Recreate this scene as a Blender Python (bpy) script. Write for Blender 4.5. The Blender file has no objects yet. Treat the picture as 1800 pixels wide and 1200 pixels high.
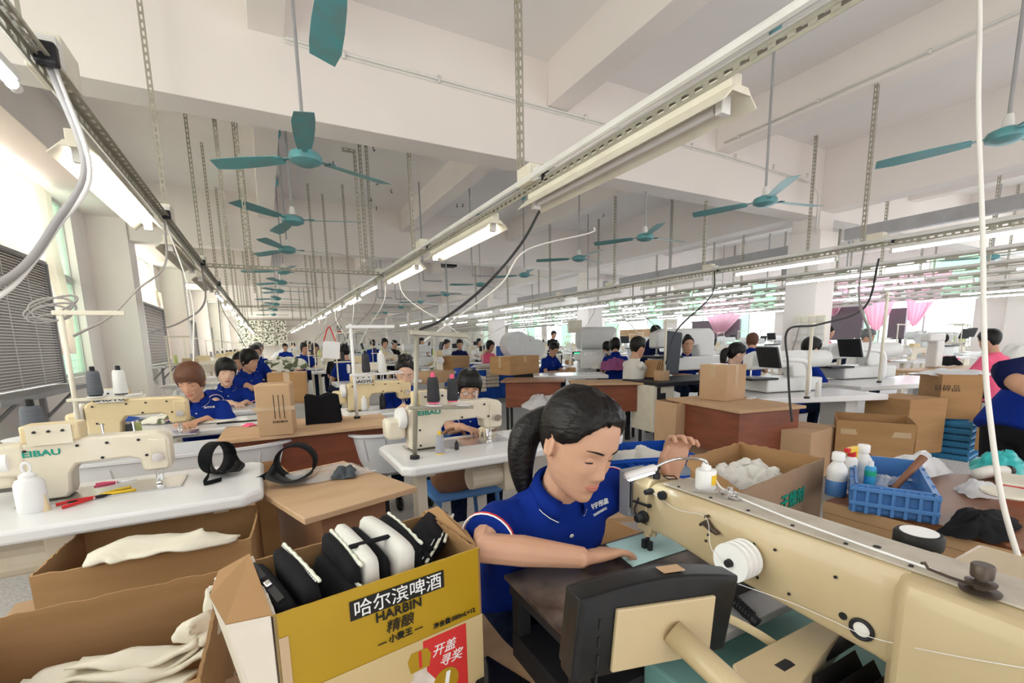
import bpy, bmesh, math, random
import numpy as np
from mathutils import Vector, Matrix, Euler
random.seed(7)
SC = bpy.context.scene
COL = SC.collection
PI = math.pi
# ------------------------------------------------------------ camera, sky, light, exposure
CAM_H = 1.32
def cam_axes(yaw=27.98, pitch=8.65, roll=-1.18):
    yaw, pitch, roll = map(math.radians, (yaw, pitch, roll))
    f = Vector((math.sin(yaw)*math.cos(pitch), math.cos(yaw)*math.cos(pitch), -math.sin(pitch)))
    r = Vector((math.cos(yaw), -math.sin(yaw), 0)); u = r.cross(f)
    return r*math.cos(roll)+u*math.sin(roll), -r*math.sin(roll)+u*math.cos(roll), f
CR, CU, CF = cam_axes()
camd = bpy.data.cameras.new('camera'); cam = bpy.data.objects.new('camera', camd); COL.objects.link(cam)
camd.sensor_fit = 'HORIZONTAL'; camd.sensor_width = 36; camd.lens = 16.0; camd.shift_y = 121/1800; camd.clip_start = .02; camd.clip_end = 300
cam.matrix_world = Matrix(((CR.x, CU.x, -CF.x, 0), (CR.y, CU.y, -CF.y, 0), (CR.z, CU.z, -CF.z, CAM_H), (0, 0, 0, 1)))
SC.camera = cam
w = bpy.data.worlds.new('sky'); SC.world = w; w.use_nodes = True
w.node_tree.nodes['Background'].inputs[0].default_value = (1, .975, .955, 1)
w.node_tree.nodes['Background'].inputs[1].default_value = 1.55
SC.view_settings.view_transform = 'Standard'; SC.view_settings.look = 'None'; SC.view_settings.gamma = 1
SC.view_settings.exposure = 0.27; SC.view_settings.use_curve_mapping = False
SC.cycles.use_denoising = True; SC.cycles.max_bounces = 7; SC.cycles.diffuse_bounces = 5; SC.cycles.glossy_bounces = 3
SC.cycles.transmission_bounces = 4; SC.cycles.transparent_max_bounces = 12; SC.cycles.sample_clamp_indirect = 6
SC.cycles.caustics_reflective = False; SC.cycles.caustics_refractive = False
def area(name, loc, rot, sx, sy, power, col):
    l = bpy.data.lights.new(name, 'AREA'); l.shape = 'RECTANGLE'; l.size = sx; l.size_y = sy; l.energy = power; l.color = col
    o = bpy.data.objects.new(name, l); COL.objects.link(o); o.location = loc; o.rotation_euler = rot; return o
# daylight entering through the window openings of both long walls
for i in range(6):
    area('window_daylight', (-2.9, 8.0+6*i-(1.0 if i == 0 else 0), 2.2), (0, -PI/2, 0), 2.4, 4.6, 260 if i == 0 else 430, (1, .92, .85))
    area('window_daylight', (18.9, 1.6+6*i, 2.2), (0, PI/2, 0), 2.4, 4.2, 340, (.84, .90, 1))
area('window_daylight', (-2.9, 2.0, 2.2), (0, -PI/2, 0), 2.4, 4.4, 170, (1, .93, .87))
# ------------------------------------------------------------ pixel -> point on a real plane
CAM = Vector((0, 0, CAM_H))
def ray(x, y): return CR*((x-900)/800) - CU*((y-721)/800) + CF
def atz(x, y, z): d = ray(x, y); return CAM + d*((z-CAM_H)/d.z)
def aty(x, y, Y): d = ray(x, y); return CAM + d*(Y/d.y)
def atx(x, y, X): d = ray(x, y); return CAM + d*(X/d.x)
def atd(x, y, D): return CAM + ray(x, y)*D
# ------------------------------------------------------------ materials
MATS = {}
def mat(name, col, rough=.6, metal=0., col2=None, scale=6., amount=.5, stretch=(1, 1, 1), bump=0., bscale=None, emit=None, alpha=None, spec=.4, coat=0, trans=0, sheen=0, det=5, lo=.35, hi=.65):
    if name in MATS: return MATS[name]
    m = bpy.data.materials.new(name); m.use_nodes = True; n = m.node_tree; b = n.nodes['Principled BSDF']; L = n.links.new
    b.inputs['Base Color'].default_value = (*col, 1); b.inputs['Roughness'].default_value = rough; b.inputs['Metallic'].default_value = metal
    b.inputs['Specular IOR Level'].default_value = spec; b.inputs['Coat Weight'].default_value = coat
    b.inputs['Sheen Weight'].default_value = sheen
    if trans: b.inputs['Transmission Weight'].default_value = trans
    if emit: b.inputs['Emission Color'].default_value = (*emit[0], 1); b.inputs['Emission Strength'].default_value = emit[1]
    if alpha is not None: b.inputs['Alpha'].default_value = alpha
    tc = n.nodes.new('ShaderNodeTexCoord'); mp = n.nodes.new('ShaderNodeMapping'); mp.inputs['Scale'].default_value = stretch; L(tc.outputs['Object'], mp.inputs[0])
    if col2 is None and not emit: col2 = tuple(c*.9 for c in col); amount = min(amount, .5)
    if col2 is not None:
        no = n.nodes.new('ShaderNodeTexNoise'); no.inputs['Scale'].default_value = scale; no.inputs['Detail'].default_value = det; L(mp.outputs[0], no.inputs['Vector'])
        r = n.nodes.new('ShaderNodeMapRange'); r.inputs[1].default_value = lo; r.inputs[2].default_value = hi; r.inputs[4].default_value = amount; L(no.outputs[0], r.inputs[0])
        x = n.nodes.new('ShaderNodeMix'); x.data_type = 'RGBA'; x.inputs[6].default_value = (*col, 1); x.inputs[7].default_value = (*col2, 1)
        L(r.outputs[0], x.inputs[0]); L(x.outputs[2], b.inputs['Base Color'])
    if bump:
        n2 = n.nodes.new('ShaderNodeTexNoise'); n2.inputs['Scale'].default_value = bscale or scale*3; n2.inputs['Detail'].default_value = 4; L(mp.outputs[0], n2.inputs['Vector'])
        bu = n.nodes.new('ShaderNodeBump'); bu.inputs['Strength'].default_value = bump; bu.inputs['Distance'].default_value = .01; L(n2.outputs[0], bu.inputs['Height']); L(bu.outputs[0], b.inputs['Normal'])
    MATS[name] = m; return m
M = {}
M['plaster'] = mat('white plaster', (.86, .80, .755), .8, col2=(.76, .72, .69), scale=.8, amount=.6, bump=.08, bscale=5)
M['ceil'] = mat('ceiling paint', (.88, .85, .83), .85, col2=(.74, .71, .70), scale=.5, amount=.5)
M['floor'] = mat('grey terrazzo', (.36, .35, .34), .5, col2=(.56, .54, .52), scale=60, amount=1, det=2)
M['steel'] = mat('galvanised steel', (.42, .40, .33), .5, .55, col2=(.30, .28, .22), scale=12)
M['steelg'] = mat('grey painted steel', (.40, .40, .41), .5, .3, col2=(.30, .30, .31), scale=6)
M['dark'] = mat('dark iron', (.025, .025, .028), .5, .3, spec=.3)
M['chrome'] = mat('chrome', (.75, .75, .76), .2, 1)
M['creamfix'] = mat('cream enamel', (.80, .76, .64), .4, col2=(.66, .60, .48), scale=8)
M['whitefix'] = mat('white enamel', (.82, .81, .78), .4, col2=(.68, .66, .62), scale=5)
M['teal'] = mat('teal fan paint', (.10, .36, .39), .4, .1, col2=(.16, .27, .27), scale=9, amount=.8)
M['tube_on'] = mat('lit fluorescent tube', (1, 1, 1), .5, emit=((.88, .95, 1), 22.0))
M['tube_warm'] = mat('lit warm fluorescent tube', (1, 1, 1), .5, emit=((1, .95, .86), 20.0))
M['tube_off'] = mat('unlit fluorescent tube', (.85, .83, .82), .25)
M['wcord'] = mat('white cable sheath', (.82, .80, .76), .5)
M['gcord'] = mat('grey cable sheath', (.33, .31, .30), .5)
M['bcord'] = mat('black cable sheath', (.03, .03, .03), .5)
M['mach'] = mat('cream machine enamel', (.78, .72, .60), .35, col2=(.68, .60, .46), scale=5, amount=.7, coat=.2)
M['machy'] = mat('yellowed machine enamel', (.74, .62, .38), .38, col2=(.66, .52, .30), scale=5, amount=.7)
M['machw'] = mat('white machine enamel', (.74, .75, .74), .35, col2=(.64, .65, .63), scale=5)
M['laminate'] = mat('white laminate', (.76, .76, .77), .22, col2=(.72, .72, .73), scale=3)
M['ply'] = mat('plywood', (.58, .39, .24), .5, col2=(.45, .28, .15), scale=3, stretch=(1, 3, 1), amount=.8)
M['redwood'] = mat('red brown veneer', (.24, .07, .035), .45, col2=(.15, .045, .022), scale=3, stretch=(1, 1, 5), amount=.8)
M['brown'] = mat('brown veneer board', (.30, .15, .08), .45, col2=(.20, .09, .05), scale=4, stretch=(1, 6, 1))
M['woodlite'] = mat('light wood veneer', (.58, .38, .22), .5, col2=(.42, .25, .13), scale=3, stretch=(6, 1, 1), amount=.8)
M['card'] = mat('corrugated cardboard', (.43, .25, .115), .85, col2=(.34, .19, .08), scale=3, stretch=(1, 1, 4), amount=.7, bump=.15, bscale=8)
M['cardp'] = mat('pale cardboard', (.53, .35, .21), .85, col2=(.44, .28, .155), scale=3, amount=.7, bump=.12, bscale=8)
M['tape'] = mat('packing tape', (.55, .40, .25), .15, spec=.7)
M['skin'] = mat('skin', (.58, .335, .225), .5, col2=(.52, .27, .17), scale=9, amount=.5, bump=.06, bscale=160, spec=.35)
M['skinp'] = mat('pale skin', (.66, .43, .32), .5, col2=(.68, .44, .33), scale=9, amount=.5, spec=.35)
M['hair'] = mat('black hair', (.005, .004, .004), .38, col2=(.011, .009, .008), scale=16, stretch=(6, 1, 6), bump=.4, bscale=16, spec=.28)
M['hairbr'] = mat('brown hair', (.13, .055, .03), .45, col2=(.07, .03, .018), scale=16, stretch=(6, 1, 6), bump=.35, bscale=16, spec=.3)
M['hairg'] = mat('greying hair', (.12, .12, .12), .45, bump=.4, bscale=30)
M['blue'] = mat('royal blue polo cotton', (.004, .024, .225), .85, col2=(.003, .018, .165), scale=4, spec=.12, bump=.3, bscale=9)
M['navy'] = mat('navy cotton', (.006, .010, .055), .85, spec=.12, bump=.3, bscale=9)
M['denim'] = mat('dark denim', (.006, .011, .028), .9, spec=.1, col2=(.02, .032, .07), scale=40, bump=.2)
M['blackcl'] = mat('black cloth', (.008, .008, .010), .85, col2=(.015, .015, .018), scale=9, spec=.15, bump=.35, bscale=18)
M['whitecl'] = mat('white cloth', (.70, .69, .65), .85, col2=(.60, .58, .53), scale=5, bump=.4, bscale=10)
M['pinkcl'] = mat('pink knit', (.86, .13, .25), .85, bump=.3, bscale=12)
M['glove'] = mat('cotton work glove', (.80, .70, .52), .9, bump=.3, bscale=60)
M['white'] = mat('white plastic', (.84, .84, .84), .4)
M['black'] = mat('black plastic', (.007, .007, .008), .45, col2=(.014, .014, .014), scale=30, spec=.25)
M['bluep'] = mat('blue crate plastic', (.008, .075, .42), .45, spec=.25)
M['bluep2'] = mat('turquoise crate plastic', (.04, .25, .50), .45); M['charc'] = mat('charcoal mesh', (.06, .07, .085), .7)
M['purplecl'] = mat('purple cloth', (.30, .08, .22), .8, bump=.4, bscale=9); M['beigest'] = mat('beige folded cloth', (.58, .52, .44), .85); 
M['tubw'] = mat('white tub plastic', (.74, .75, .78), .35)
M['bottlep'] = mat('milky plastic', (.80, .80, .80), .35)
M['red'] = mat('red plastic', (.62, .02, .02), .4)
M['yellow'] = mat('yellow plastic', (.85, .55, .03), .4)
M['green'] = mat('green plastic', (.03, .45, .25), .4)
M['tealp'] = mat('teal plastic sheet', (.03, .42, .42), .35)
M['bag'] = mat('clear plastic film', (.80, .82, .84), .15, alpha=.38, spec=.8, bump=1, bscale=25)
M['bagw'] = mat('milky plastic film', (.78, .79, .82), .3, alpha=.8, bump=1, bscale=18)
M['green_ink'] = mat('green lettering', (.0, .30, .22), .5)
M['ink'] = mat('black print', (.008, .008, .008), .6)
M['whiteink'] = mat('white print', (.88, .88, .88), .6)
M['glass'] = mat('eyeglass lens', (.9, .9, .9), .05, alpha=.18)
M['lip'] = mat('lip', (.50, .17, .13), .45)
M['eyew'] = mat('eye white', (.75, .72, .70), .3)
M['iris'] = mat('dark iris', (.02, .012, .01), .15)
M['machbig'] = mat('yellow cream machine enamel', (.56, .45, .28), .33, col2=(.44, .34, .19), scale=4, amount=.6, coat=.25)
M['machtop'] = mat('dusty machine top cover', (.52, .47, .40), .55, col2=(.40, .35, .28), scale=26, amount=.8)
M['darkbr'] = mat('dark brown metal', (.10, .075, .06), .4, .6)
M['tealbed'] = mat('green machine bed', (.16, .32, .30), .5, col2=(.12, .24, .23), scale=6)
M['wornmetal'] = mat('worn grease stained sheet metal', (.20, .16, .14), .28, .3, col2=(.05, .035, .03), scale=7, amount=1, det=8, lo=.42, hi=.58)
M['palecl'] = mat('pale aqua cloth', (.55, .80, .80), .7)
M['gold'] = mat('gold printed card', (.44, .27, .008), .38, col2=(.36, .21, .006), scale=4, spec=.5)
M['goldw'] = mat('white coated card', (.72, .66, .58), .5, col2=(.62, .54, .44), scale=5)
M['creamprint'] = mat('cream printed card', (.60, .46, .24), .45); M['creamprint2'] = mat('pale mountain print', (.80, .74, .66), .45, col2=(.35, .25, .2), scale=20)
M['redprint'] = mat('red printed card', (.62, .03, .03), .42)
M['foam'] = mat('foam edge', (.78, .80, .68), .9)
M['feltw'] = mat('cream felt', (.76, .71, .60), .9, col2=(.68, .62, .50), scale=6, bump=.3, bscale=40)
M['brownred'] = mat('brown red table board', (.28, .12, .06), .4, col2=(.20, .08, .04), scale=4, stretch=(1, 6, 1))
M['cardd'] = mat('weathered cardboard', (.34, .23, .15), .85, col2=(.26, .17, .11), scale=4, amount=.7)
M['bluel'] = mat('light blue crate plastic', (.08, .22, .52), .4); M['bluel2'] = mat('blue printed can', (.04, .35, .65), .35)
M['woodh'] = mat('old wooden handle', (.25, .11, .06), .5, col2=(.15, .06, .03), scale=9)
M['greasy'] = mat('dark glass jar', (.12, .12, .11), .2); M['greymesh'] = mat('grey mesh', (.22, .28, .34), .7, bump=.4, bscale=40)
# ------------------------------------------------------------ mesh builder
def frames(pts):
    pts = [Vector(p) for p in pts]; n = len(pts); T = []
    for i in range(n):
        t = pts[min(i+1, n-1)] - pts[max(i-1, 0)]; T.append(t.normalized() if t.length > 1e-9 else Vector((0, 0, 1)))
    a = Vector((0, 0, 1)) if abs(T[0].z) < .9 else Vector((1, 0, 0))
    N = (a - T[0]*a.dot(T[0])).normalized(); out = []
    for i in range(n):
        if i: N = (N - T[i]*N.dot(T[i])); N = N.normalized() if N.length > 1e-6 else T[i].orthogonal().normalized()
        out.append((pts[i], N.copy(), T[i].cross(N).normalized()))
    return out
class MB:
    def __init__(s): s.v = []; s.f = []; s.mi = []; s.k = 0; s.X = Matrix.Identity(4)
    def add(s, vs, fs):
        o = len(s.v); s.v += [tuple(s.X @ Vector(p)) for p in vs]; s.f += [tuple(i+o for i in f) for f in fs]; s.mi += [s.k]*len(fs); return s
    def box(s, c, d, rz=0, rot=None):
        R = rot or Matrix.Rotation(rz, 3, 'Z'); hx, hy, hz = d[0]/2, d[1]/2, d[2]/2
        vs = [Vector(c) + R @ Vector((x*hx, y*hy, z*hz)) for z in (-1, 1) for y in (-1, 1) for x in (-1, 1)]
        return s.add(vs, [(0, 2, 3, 1), (4, 5, 7, 6), (0, 1, 5, 4), (2, 6, 7, 3), (0, 4, 6, 2), (1, 3, 7, 5)])
    def bx(s, x0, x1, y0, y1, z0, z1): return s.box(((x0+x1)/2, (y0+y1)/2, (z0+z1)/2), (abs(x1-x0), abs(y1-y0), abs(z1-z0)))
    def loft(s, rings, cap=True, closed=True):
        n = len(rings[0]); vs = [p for r in rings for p in r]; fs = []
        for i in range(len(rings)-1):
            for j in range(n if closed else n-1):
                k = (j+1) % n; fs.append((i*n+j, i*n+k, (i+1)*n+k, (i+1)*n+j))
        if cap and closed: fs.append(tuple(range(n))[::-1]); fs.append(tuple((len(rings)-1)*n+j for j in range(n)))
        return s.add(vs, fs)
    def tube(s, pts, r, n=8, cap=True, flat=1.):
        fr = frames(pts); m = len(fr); rs = r if hasattr(r, '__len__') else [r]*m
        return s.loft([[p + N*(rs[i]*math.cos(2*PI*j/n)) + Bn*(rs[i]*flat*math.sin(2*PI*j/n)) for j in range(n)] for i, (p, N, Bn) in enumerate(fr)], cap)
    def lathe(s, prof, n=20, c=(0, 0, 0), axis='Z'):
        def q(r, a, z):
            p = (r*math.cos(a), r*math.sin(a), z)
            if axis == 'X': p = (p[2], p[0], p[1])
            if axis == 'Y': p = (p[1], p[2], p[0])
            return Vector(c) + Vector(p)
        return s.loft([[q(max(r, 1e-5), 2*PI*j/n, z) for j in range(n)] for r, z in prof])
    def prism(s, poly, a, b, axis='Z'):
        def q(p, h): return {'Z': (p[0], p[1], h), 'Y': (p[0], h, p[1]), 'X': (h, p[0], p[1])}[axis]
        return s.loft([[q(p, a) for p in poly], [q(p, b) for p in poly]])
    def ball(s, c, r, n=12, m=8):
        r = r if hasattr(r, '__len__') else (r, r, r); R = []
        for i in range(m+1):
            t = PI*i/m; z = -math.cos(t); q = max(math.sin(t), 1e-3)
            R.append([(c[0]+r[0]*q*math.cos(2*PI*j/n), c[1]+r[1]*q*math.sin(2*PI*j/n), c[2]+r[2]*z) for j in range(n)])
        return s.loft(R)
    def sheet(s, fn, nu, nv, thick=.002):
        P = [[Vector(fn(i/nu, j/nv)) for j in range(nv+1)] for i in range(nu+1)]; W = nv+1; vs = [p for r in P for p in r]; fs = []
        for i in range(nu):
            for j in range(nv): fs.append((i*W+j, (i+1)*W+j, (i+1)*W+j+1, i*W+j+1))
        return s.add(vs, fs)
    def mesh(s, name, mats, smooth=False):
        me = bpy.data.meshes.new(name); me.from_pydata(s.v, [], s.f)
        for m in (mats if isinstance(mats, (list, tuple)) else [mats]): me.materials.append(m)
        me.polygons.foreach_set('material_index', s.mi)
        bm = bmesh.new(); bm.from_mesh(me); bmesh.ops.recalc_face_normals(bm, faces=bm.faces); bm.to_mesh(me); bm.free()
        if smooth: me.shade_smooth() if smooth is True else me.set_sharp_from_angle(angle=smooth)
        return me
    def build(s, name, mats, parent=None, smooth=False, bevel=0, sub=0, solid=0, loc=None):
        me = s.mesh(name, mats, smooth is not False and smooth is not None)
        if smooth and smooth is not True: me.set_sharp_from_angle(angle=smooth)
        o = bpy.data.objects.new(name, me); COL.objects.link(o)
        if parent: o.parent = parent
        if loc: o.location = loc
        if solid: m = o.modifiers.new('t', 'SOLIDIFY'); m.thickness = solid; m.offset = 0
        if bevel: m = o.modifiers.new('b', 'BEVEL'); m.width = bevel; m.segments = 2; m.limit_method = 'ANGLE'; m.angle_limit = .6
        if sub: m = o.modifiers.new('s', 'SUBSURF'); m.levels = sub; m.render_levels = sub
        return o
SM = .7
def thing(name, label, cat, loc=(0, 0, 0), rz=0, group=None):
    o = bpy.data.objects.new(name, None); COL.objects.link(o); o.location = loc; o.rotation_euler = (0, 0, rz); o.empty_display_size = .1
    o['label'] = label; o['category'] = cat
    if group: o['group'] = group
    return o
def tag(o, label, cat, group=None, kind=None):
    o['label'] = label; o['category'] = cat
    if group: o['group'] = group
    if kind: o['kind'] = kind
    return o
def struct(o): o['kind'] = 'structure'; return o
def copy_tree(o, parent=None):
    c = o.copy(); COL.objects.link(c); c.parent = parent
    for ch in list(o.children): copy_tree(ch, c)
    return c
def dup(o, loc, rz=0, label=None, group=None, s=None):
    c = copy_tree(o); c.location = loc; c.rotation_euler = (0, 0, rz)
    if label: c['label'] = label
    if group: c['group'] = group
    elif 'group' in c: del c['group']
    if s: c.scale = (s, s, s) if not hasattr(s, '__len__') else s
    return c
def curve_pts(ctrl, n=8):
    P = [Vector(p) for p in ctrl]; P = [P[0]*2-P[1]] + P + [P[-1]*2-P[-2]]; out = []
    for i in range(1, len(P)-2):
        for k in range(n):
            t = k/n; a, b, c, d = P[i-1], P[i], P[i+1], P[i+2]
            out.append(.5*((2*b)+(c-a)*t+(2*a-5*b+4*c-d)*t*t+(3*b-a-3*c+d)*t**3))
    out.append(P[-2]); return out
def text_mesh(txt, size, mats, parent, name='lettering', loc=(0, 0, 0), rot=(PI/2, 0, 0), ext=.0006, sx=1., shear=0, font_w=0, align='CENTER'):
    cu = bpy.data.curves.new('t', 'FONT'); cu.body = txt; cu.size = size; cu.extrude = ext; cu.align_x = align; cu.align_y = 'CENTER'; cu.shear = shear; cu.offset = font_w
    cu.resolution_u = 3
    t = bpy.data.objects.new('t', cu); COL.objects.link(t); dg = bpy.context.evaluated_depsgraph_get()
    me = bpy.data.meshes.new_from_object(t.evaluated_get(dg)); bpy.data.objects.remove(t); me.materials.clear(); me.materials.append(mats)
    o = bpy.data.objects.new(name, me); COL.objects.link(o); o.parent = parent; o.location = loc; o.rotation_euler = rot; o.scale = (sx, 1, 1)
    return o
# ============================================================ the hall
ZC, ZB, ZS = CAM_H+2.88, CAM_H+1.87, CAM_H+2.45      # ceiling, underside of main beams, underside of secondary beams
XL, XR, YF, YN = -2.5, 18.4, 40.6, -1.6
struct(MB().bx(XL-.3, XR+.3, YN, YF, -.1, 0).build('floor', M['floor']))
struct(MB().bx(XL-.3, XR+.3, YN, YF, ZC, ZC+.1).build('ceiling', M['ceil']))
rowsY = [4.61+6*k for k in range(6)]
def beam(name, *b):
    o = MB().bx(*b).build(name, M['plaster'], bevel=.006); return struct(o)
n = 1
for y in [-1.39]+rowsY: beam('trim_%d' % n, -1.95, XR, y-.17, y+.15, ZB, ZC+.01); n += 1
for k, xs in enumerate([.09, 2.86, 5.52, 8.06, 10.9, 13.6, 16.2]):
    zz = ZB+.08 if k == 3 else ZS; ww = .26 if k != 3 else .34
    for y0, y1 in zip([-1.39]+rowsY, rowsY+[YF]): beam('trim_%d' % n, xs, xs+ww, y0+.15, y1-.17, zz, ZC+.01); n += 1
beam('trim_%d' % n, XL-.25, -1.95, YN, YF, CAM_H+2.23, ZC); n += 1
beam('trim_%d' % n, XR-.5, XR+.25, YN, YF, CAM_H+2.3, ZC); n += 1
# columns with clad lower shafts
pn = 1
for x in (8.2,):
    for k, y in enumerate(rowsY):
        m = MB(); m.bx(x-.2, x+.2, y-.2, y+.25, 0, ZB+.1); m.bx(x-.24, x+.27, y-.25, y+.27, 0, CAM_H+1.66)
        struct(m.build('wall_column_%d' % pn, M['plaster'], bevel=.012)); pn += 1
# side walls : piers between the window bays
sillL, headL = .92, CAM_H+2.23
ml = MB()
for y in [-1.39]+rowsY: ml.bx(XL-.25, -1.95, y-.22, y+.28, 0, ZC)
ys = [-1.39]+rowsY+[YF]
for y0, y1 in zip(ys[:-1], ys[1:]):
    ml.bx(XL-.2, XL, y0+.28, y1-.22, 0, sillL); ml.bx(XL-.2, XL, y1-.85, y1-.22, sillL, headL)
struct(ml.build('wall_left', M['plaster']))
mr = MB(); sillR, headR = .85, CAM_H+2.3
for y in [-1.39]+rowsY: mr.bx(XR-.35, XR+.2, y-.25, y+.25, 0, ZC)
for y0, y1 in zip(ys[:-1], ys[1:]):
    mr.bx(XR, XR+.2, y0+.25, y1-.25, 0, sillR); mr.bx(XR, XR+.2, y0+.25, y0+1.0, sillR, headR)
struct(mr.build('wall_right', M['plaster']))
struct(MB().bx(XL-.25, XR+.2, YF, YF+.2, 0, ZC).build('wall_far', M['plaster']))
# windows : frame and pane for each bay
M['wframe'] = mat('grey green window frame', (.55, .60, .55), .4)
M['pane'] = mat('window glass', (.80, .95, .88), .1, alpha=.25)
M['paneg'] = mat('green film glass', (.30, .85, .50), .2, alpha=.45, trans=0)
wn = 1
for side in (0, 1):
    for y0, y1 in zip(ys[:-1], ys[1:]):
        a, b = (y0+.28, y1-.85) if side == 0 else (y0+1.0, y1-.25); X = XL-.12 if side == 0 else XR+.1; s0, h0 = (sillL, headL) if side == 0 else (sillR, headR)
        f = MB(); mid = s0+(h0-s0)*.56
        for y in (a, a+(b-a)*.25, a+(b-a)*.5, a+(b-a)*.75, b): f.box((X, y, (s0+h0)/2), (.05, .05, h0-s0))
        for z in (s0+.02, mid, h0-.02): f.box((X, (a+b)/2, z), (.06, b-a, .07 if z != mid else .12))
        for k in range(26 if side == 0 else 0): f.box((X-.06, b-.05-k*.11, (s0+mid)/2), (.006, .006, mid-s0))
        for k in range(11 if side == 0 else 0): f.box((X-.06, (a+b)/2, s0+.12*k), (.006, b-a, .006))
        fo = struct(f.build('window_%d' % wn, M['wframe'])); wn += 1
        p = MB(); q = (b-a)/4
        for k in range(4):
            p.k = 1 if (k + wn) % 3 == 0 else 0
            p.bx(X-.004, X+.004, a+q*k, a+q*(k+1), s0, mid); p.k = 1 if k in (0, 3) else 0; p.bx(X-.004, X+.004, a+q*k, a+q*(k+1), mid, h0)
        p.build('window_glass', [M['pane'], M['paneg']], fo)
# conduits along the first beam
c = MB()
c.tube([(.35, 4.43, CAM_H+2.45), (2.0, 4.43, CAM_H+2.44), (5.6, 4.43, CAM_H+2.42), (7.7, 4.43, CAM_H+2.36), (7.95, 4.43, CAM_H+2.2), (7.95, 4.43, CAM_H+1.6)], .012, 6)
c.tube([(.35, 4.43, CAM_H+2.42), (5.6, 4.43, CAM_H+2.39), (7.6, 4.43, CAM_H+2.33)], .008, 6)
for k in range(9): c.box((.8+k*.85, 4.425, CAM_H+2.435), (.02, .03, .06))
tag(c.build('cable_conduit', M['whitefix'], smooth=True), 'pair of thin white conduits clipped along the face of the nearest big beam', 'conduit')
c = MB(); c.tube([(5.50, 4.3, CAM_H+2.5), (5.50, -1.2, CAM_H+2.5)], .012, 6)
for k in range(6): c.box((5.5, 4.1-k*.95, CAM_H+2.5), (.03, .02, .04))
tag(c.build('cable_conduit', M['whitefix'], smooth=True), 'white conduit running towards the camera along the lower edge of a ceiling beam', 'conduit')
# slotted ventilation duct / steel channel between columns
tag(MB().bx(9.0, 9.12, 4.9, 10.3, CAM_H+1.52, CAM_H+1.7).build('steel_channel', M['steelg']), 'grey steel channel hung between the second and third columns', 'channel')
tag(MB().bx(8.52, 8.64, -1.2, 4.3, CAM_H+1.52, CAM_H+1.7).build('steel_channel', M['steelg']), 'grey steel channel running from the nearest column out of the picture', 'channel')
tag(MB().bx(9.0, 9.12, 10.9, 16.3, CAM_H+1.52, CAM_H+1.7).build('steel_channel', M['steelg']), 'far grey steel channel beyond the second column', 'channel')
# ============================================================ ceiling fans, lighting rails, cables
ZR = CAM_H+.90
def ladder(m, p0, p1, side, wdt=.04, pitch=.05):
    """one slotted flange from p0 to p1, 'side' = unit vector across the flange"""
    p0, p1, side = Vector(p0), Vector(p1), Vector(side).normalized(); ax = (p1-p0); L = ax.length; ax.normalize(); nn = ax.cross(side)
    R = Matrix((ax, side, nn)).transposed()
    for s in (-.34, .34): m.box((p0+p1)/2+side*wdt*s, (L, wdt*.32, .002), rot=R)
    k = max(2, int(L/pitch))
    for i in range(k+1): m.box(p0+ax*(L*i/k), (pitch*.42, wdt*.40, .002), rot=R)
def slotted(m, p0, p1, s1, s2, wdt=.04, pitch=.05):
    s1, s2 = Vector(s1), Vector(s2)
    ladder(m, Vector(p0)+s1*wdt/2, Vector(p1)+s1*wdt/2, s1, wdt, pitch); ladder(m, Vector(p0)+s2*wdt/2, Vector(p1)+s2*wdt/2, s2, wdt, pitch)
# --- fans
def make_fan(label):
    t = thing('ceiling_fan', label, 'ceiling fan', group='teal ceiling fans')
    rod = 1.55
    MB().tube([(0, 0, .05), (0, 0, rod)], .012, 8).build('down_rod', M['steelg'], t, smooth=SM)
    MB().lathe([(.0, rod-.0), (.055, rod), (.05, rod-.07), (.025, rod-.12), (0, rod-.12)], 16).build('rod_canopy', M['teal'], t, smooth=SM)
    MB().lathe([(.0, .14), (.022, .14), (.03, .10), (.034, .06), (.0, .055)], 16).build('rod_coupling', M['whitefix'], t, smooth=SM)
    MB().lathe([(0, .055), (.05, .055), (.10, .035), (.112, .01), (.105, -.018), (.06, -.04), (.03, -.046), (0, -.047)], 28).build('motor_housing', M['teal'], t, smooth=SM)
    for k in range(3):
        a = 2*PI*k/3; b = MB(); b.X = Matrix.Rotation(a, 4, 'Z')
        R = Matrix.Rotation(math.radians(11), 3, 'X'); tw = lambda x, y: tuple(R @ Vector((x, y, 0)) + Vector((0, 0, .006)))
        pr = [(.17, .045), (.30, .058), (.45, .066), (.60, .068), (.70, .062)]
        rings = [[tw(x, -h) , tw(x, h), tuple(Vector(tw(x, h))+Vector((0, 0, .003))), tuple(Vector(tw(x, -h))+Vector((0, 0, .003)))] for x, h in pr]
        rings[-1] = [tw(.715, -.05), tw(.69, .062), tuple(Vector(tw(.69, .062))+Vector((0, 0, .003))), tuple(Vector(tw(.715, -.05))+Vector((0, 0, .003)))]
        b.loft(rings); bl = b.build('blade', M['teal'], t)
        b = MB(); b.X = Matrix.Rotation(a, 4, 'Z'); b.box((.135, 0, .012), (.11, .035, .005)); b.box((.19, 0, .012), (.05, .075, .005)); b.build('blade_iron', M['dark'] if k < 0 else M['teal'], bl)
    return t
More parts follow.
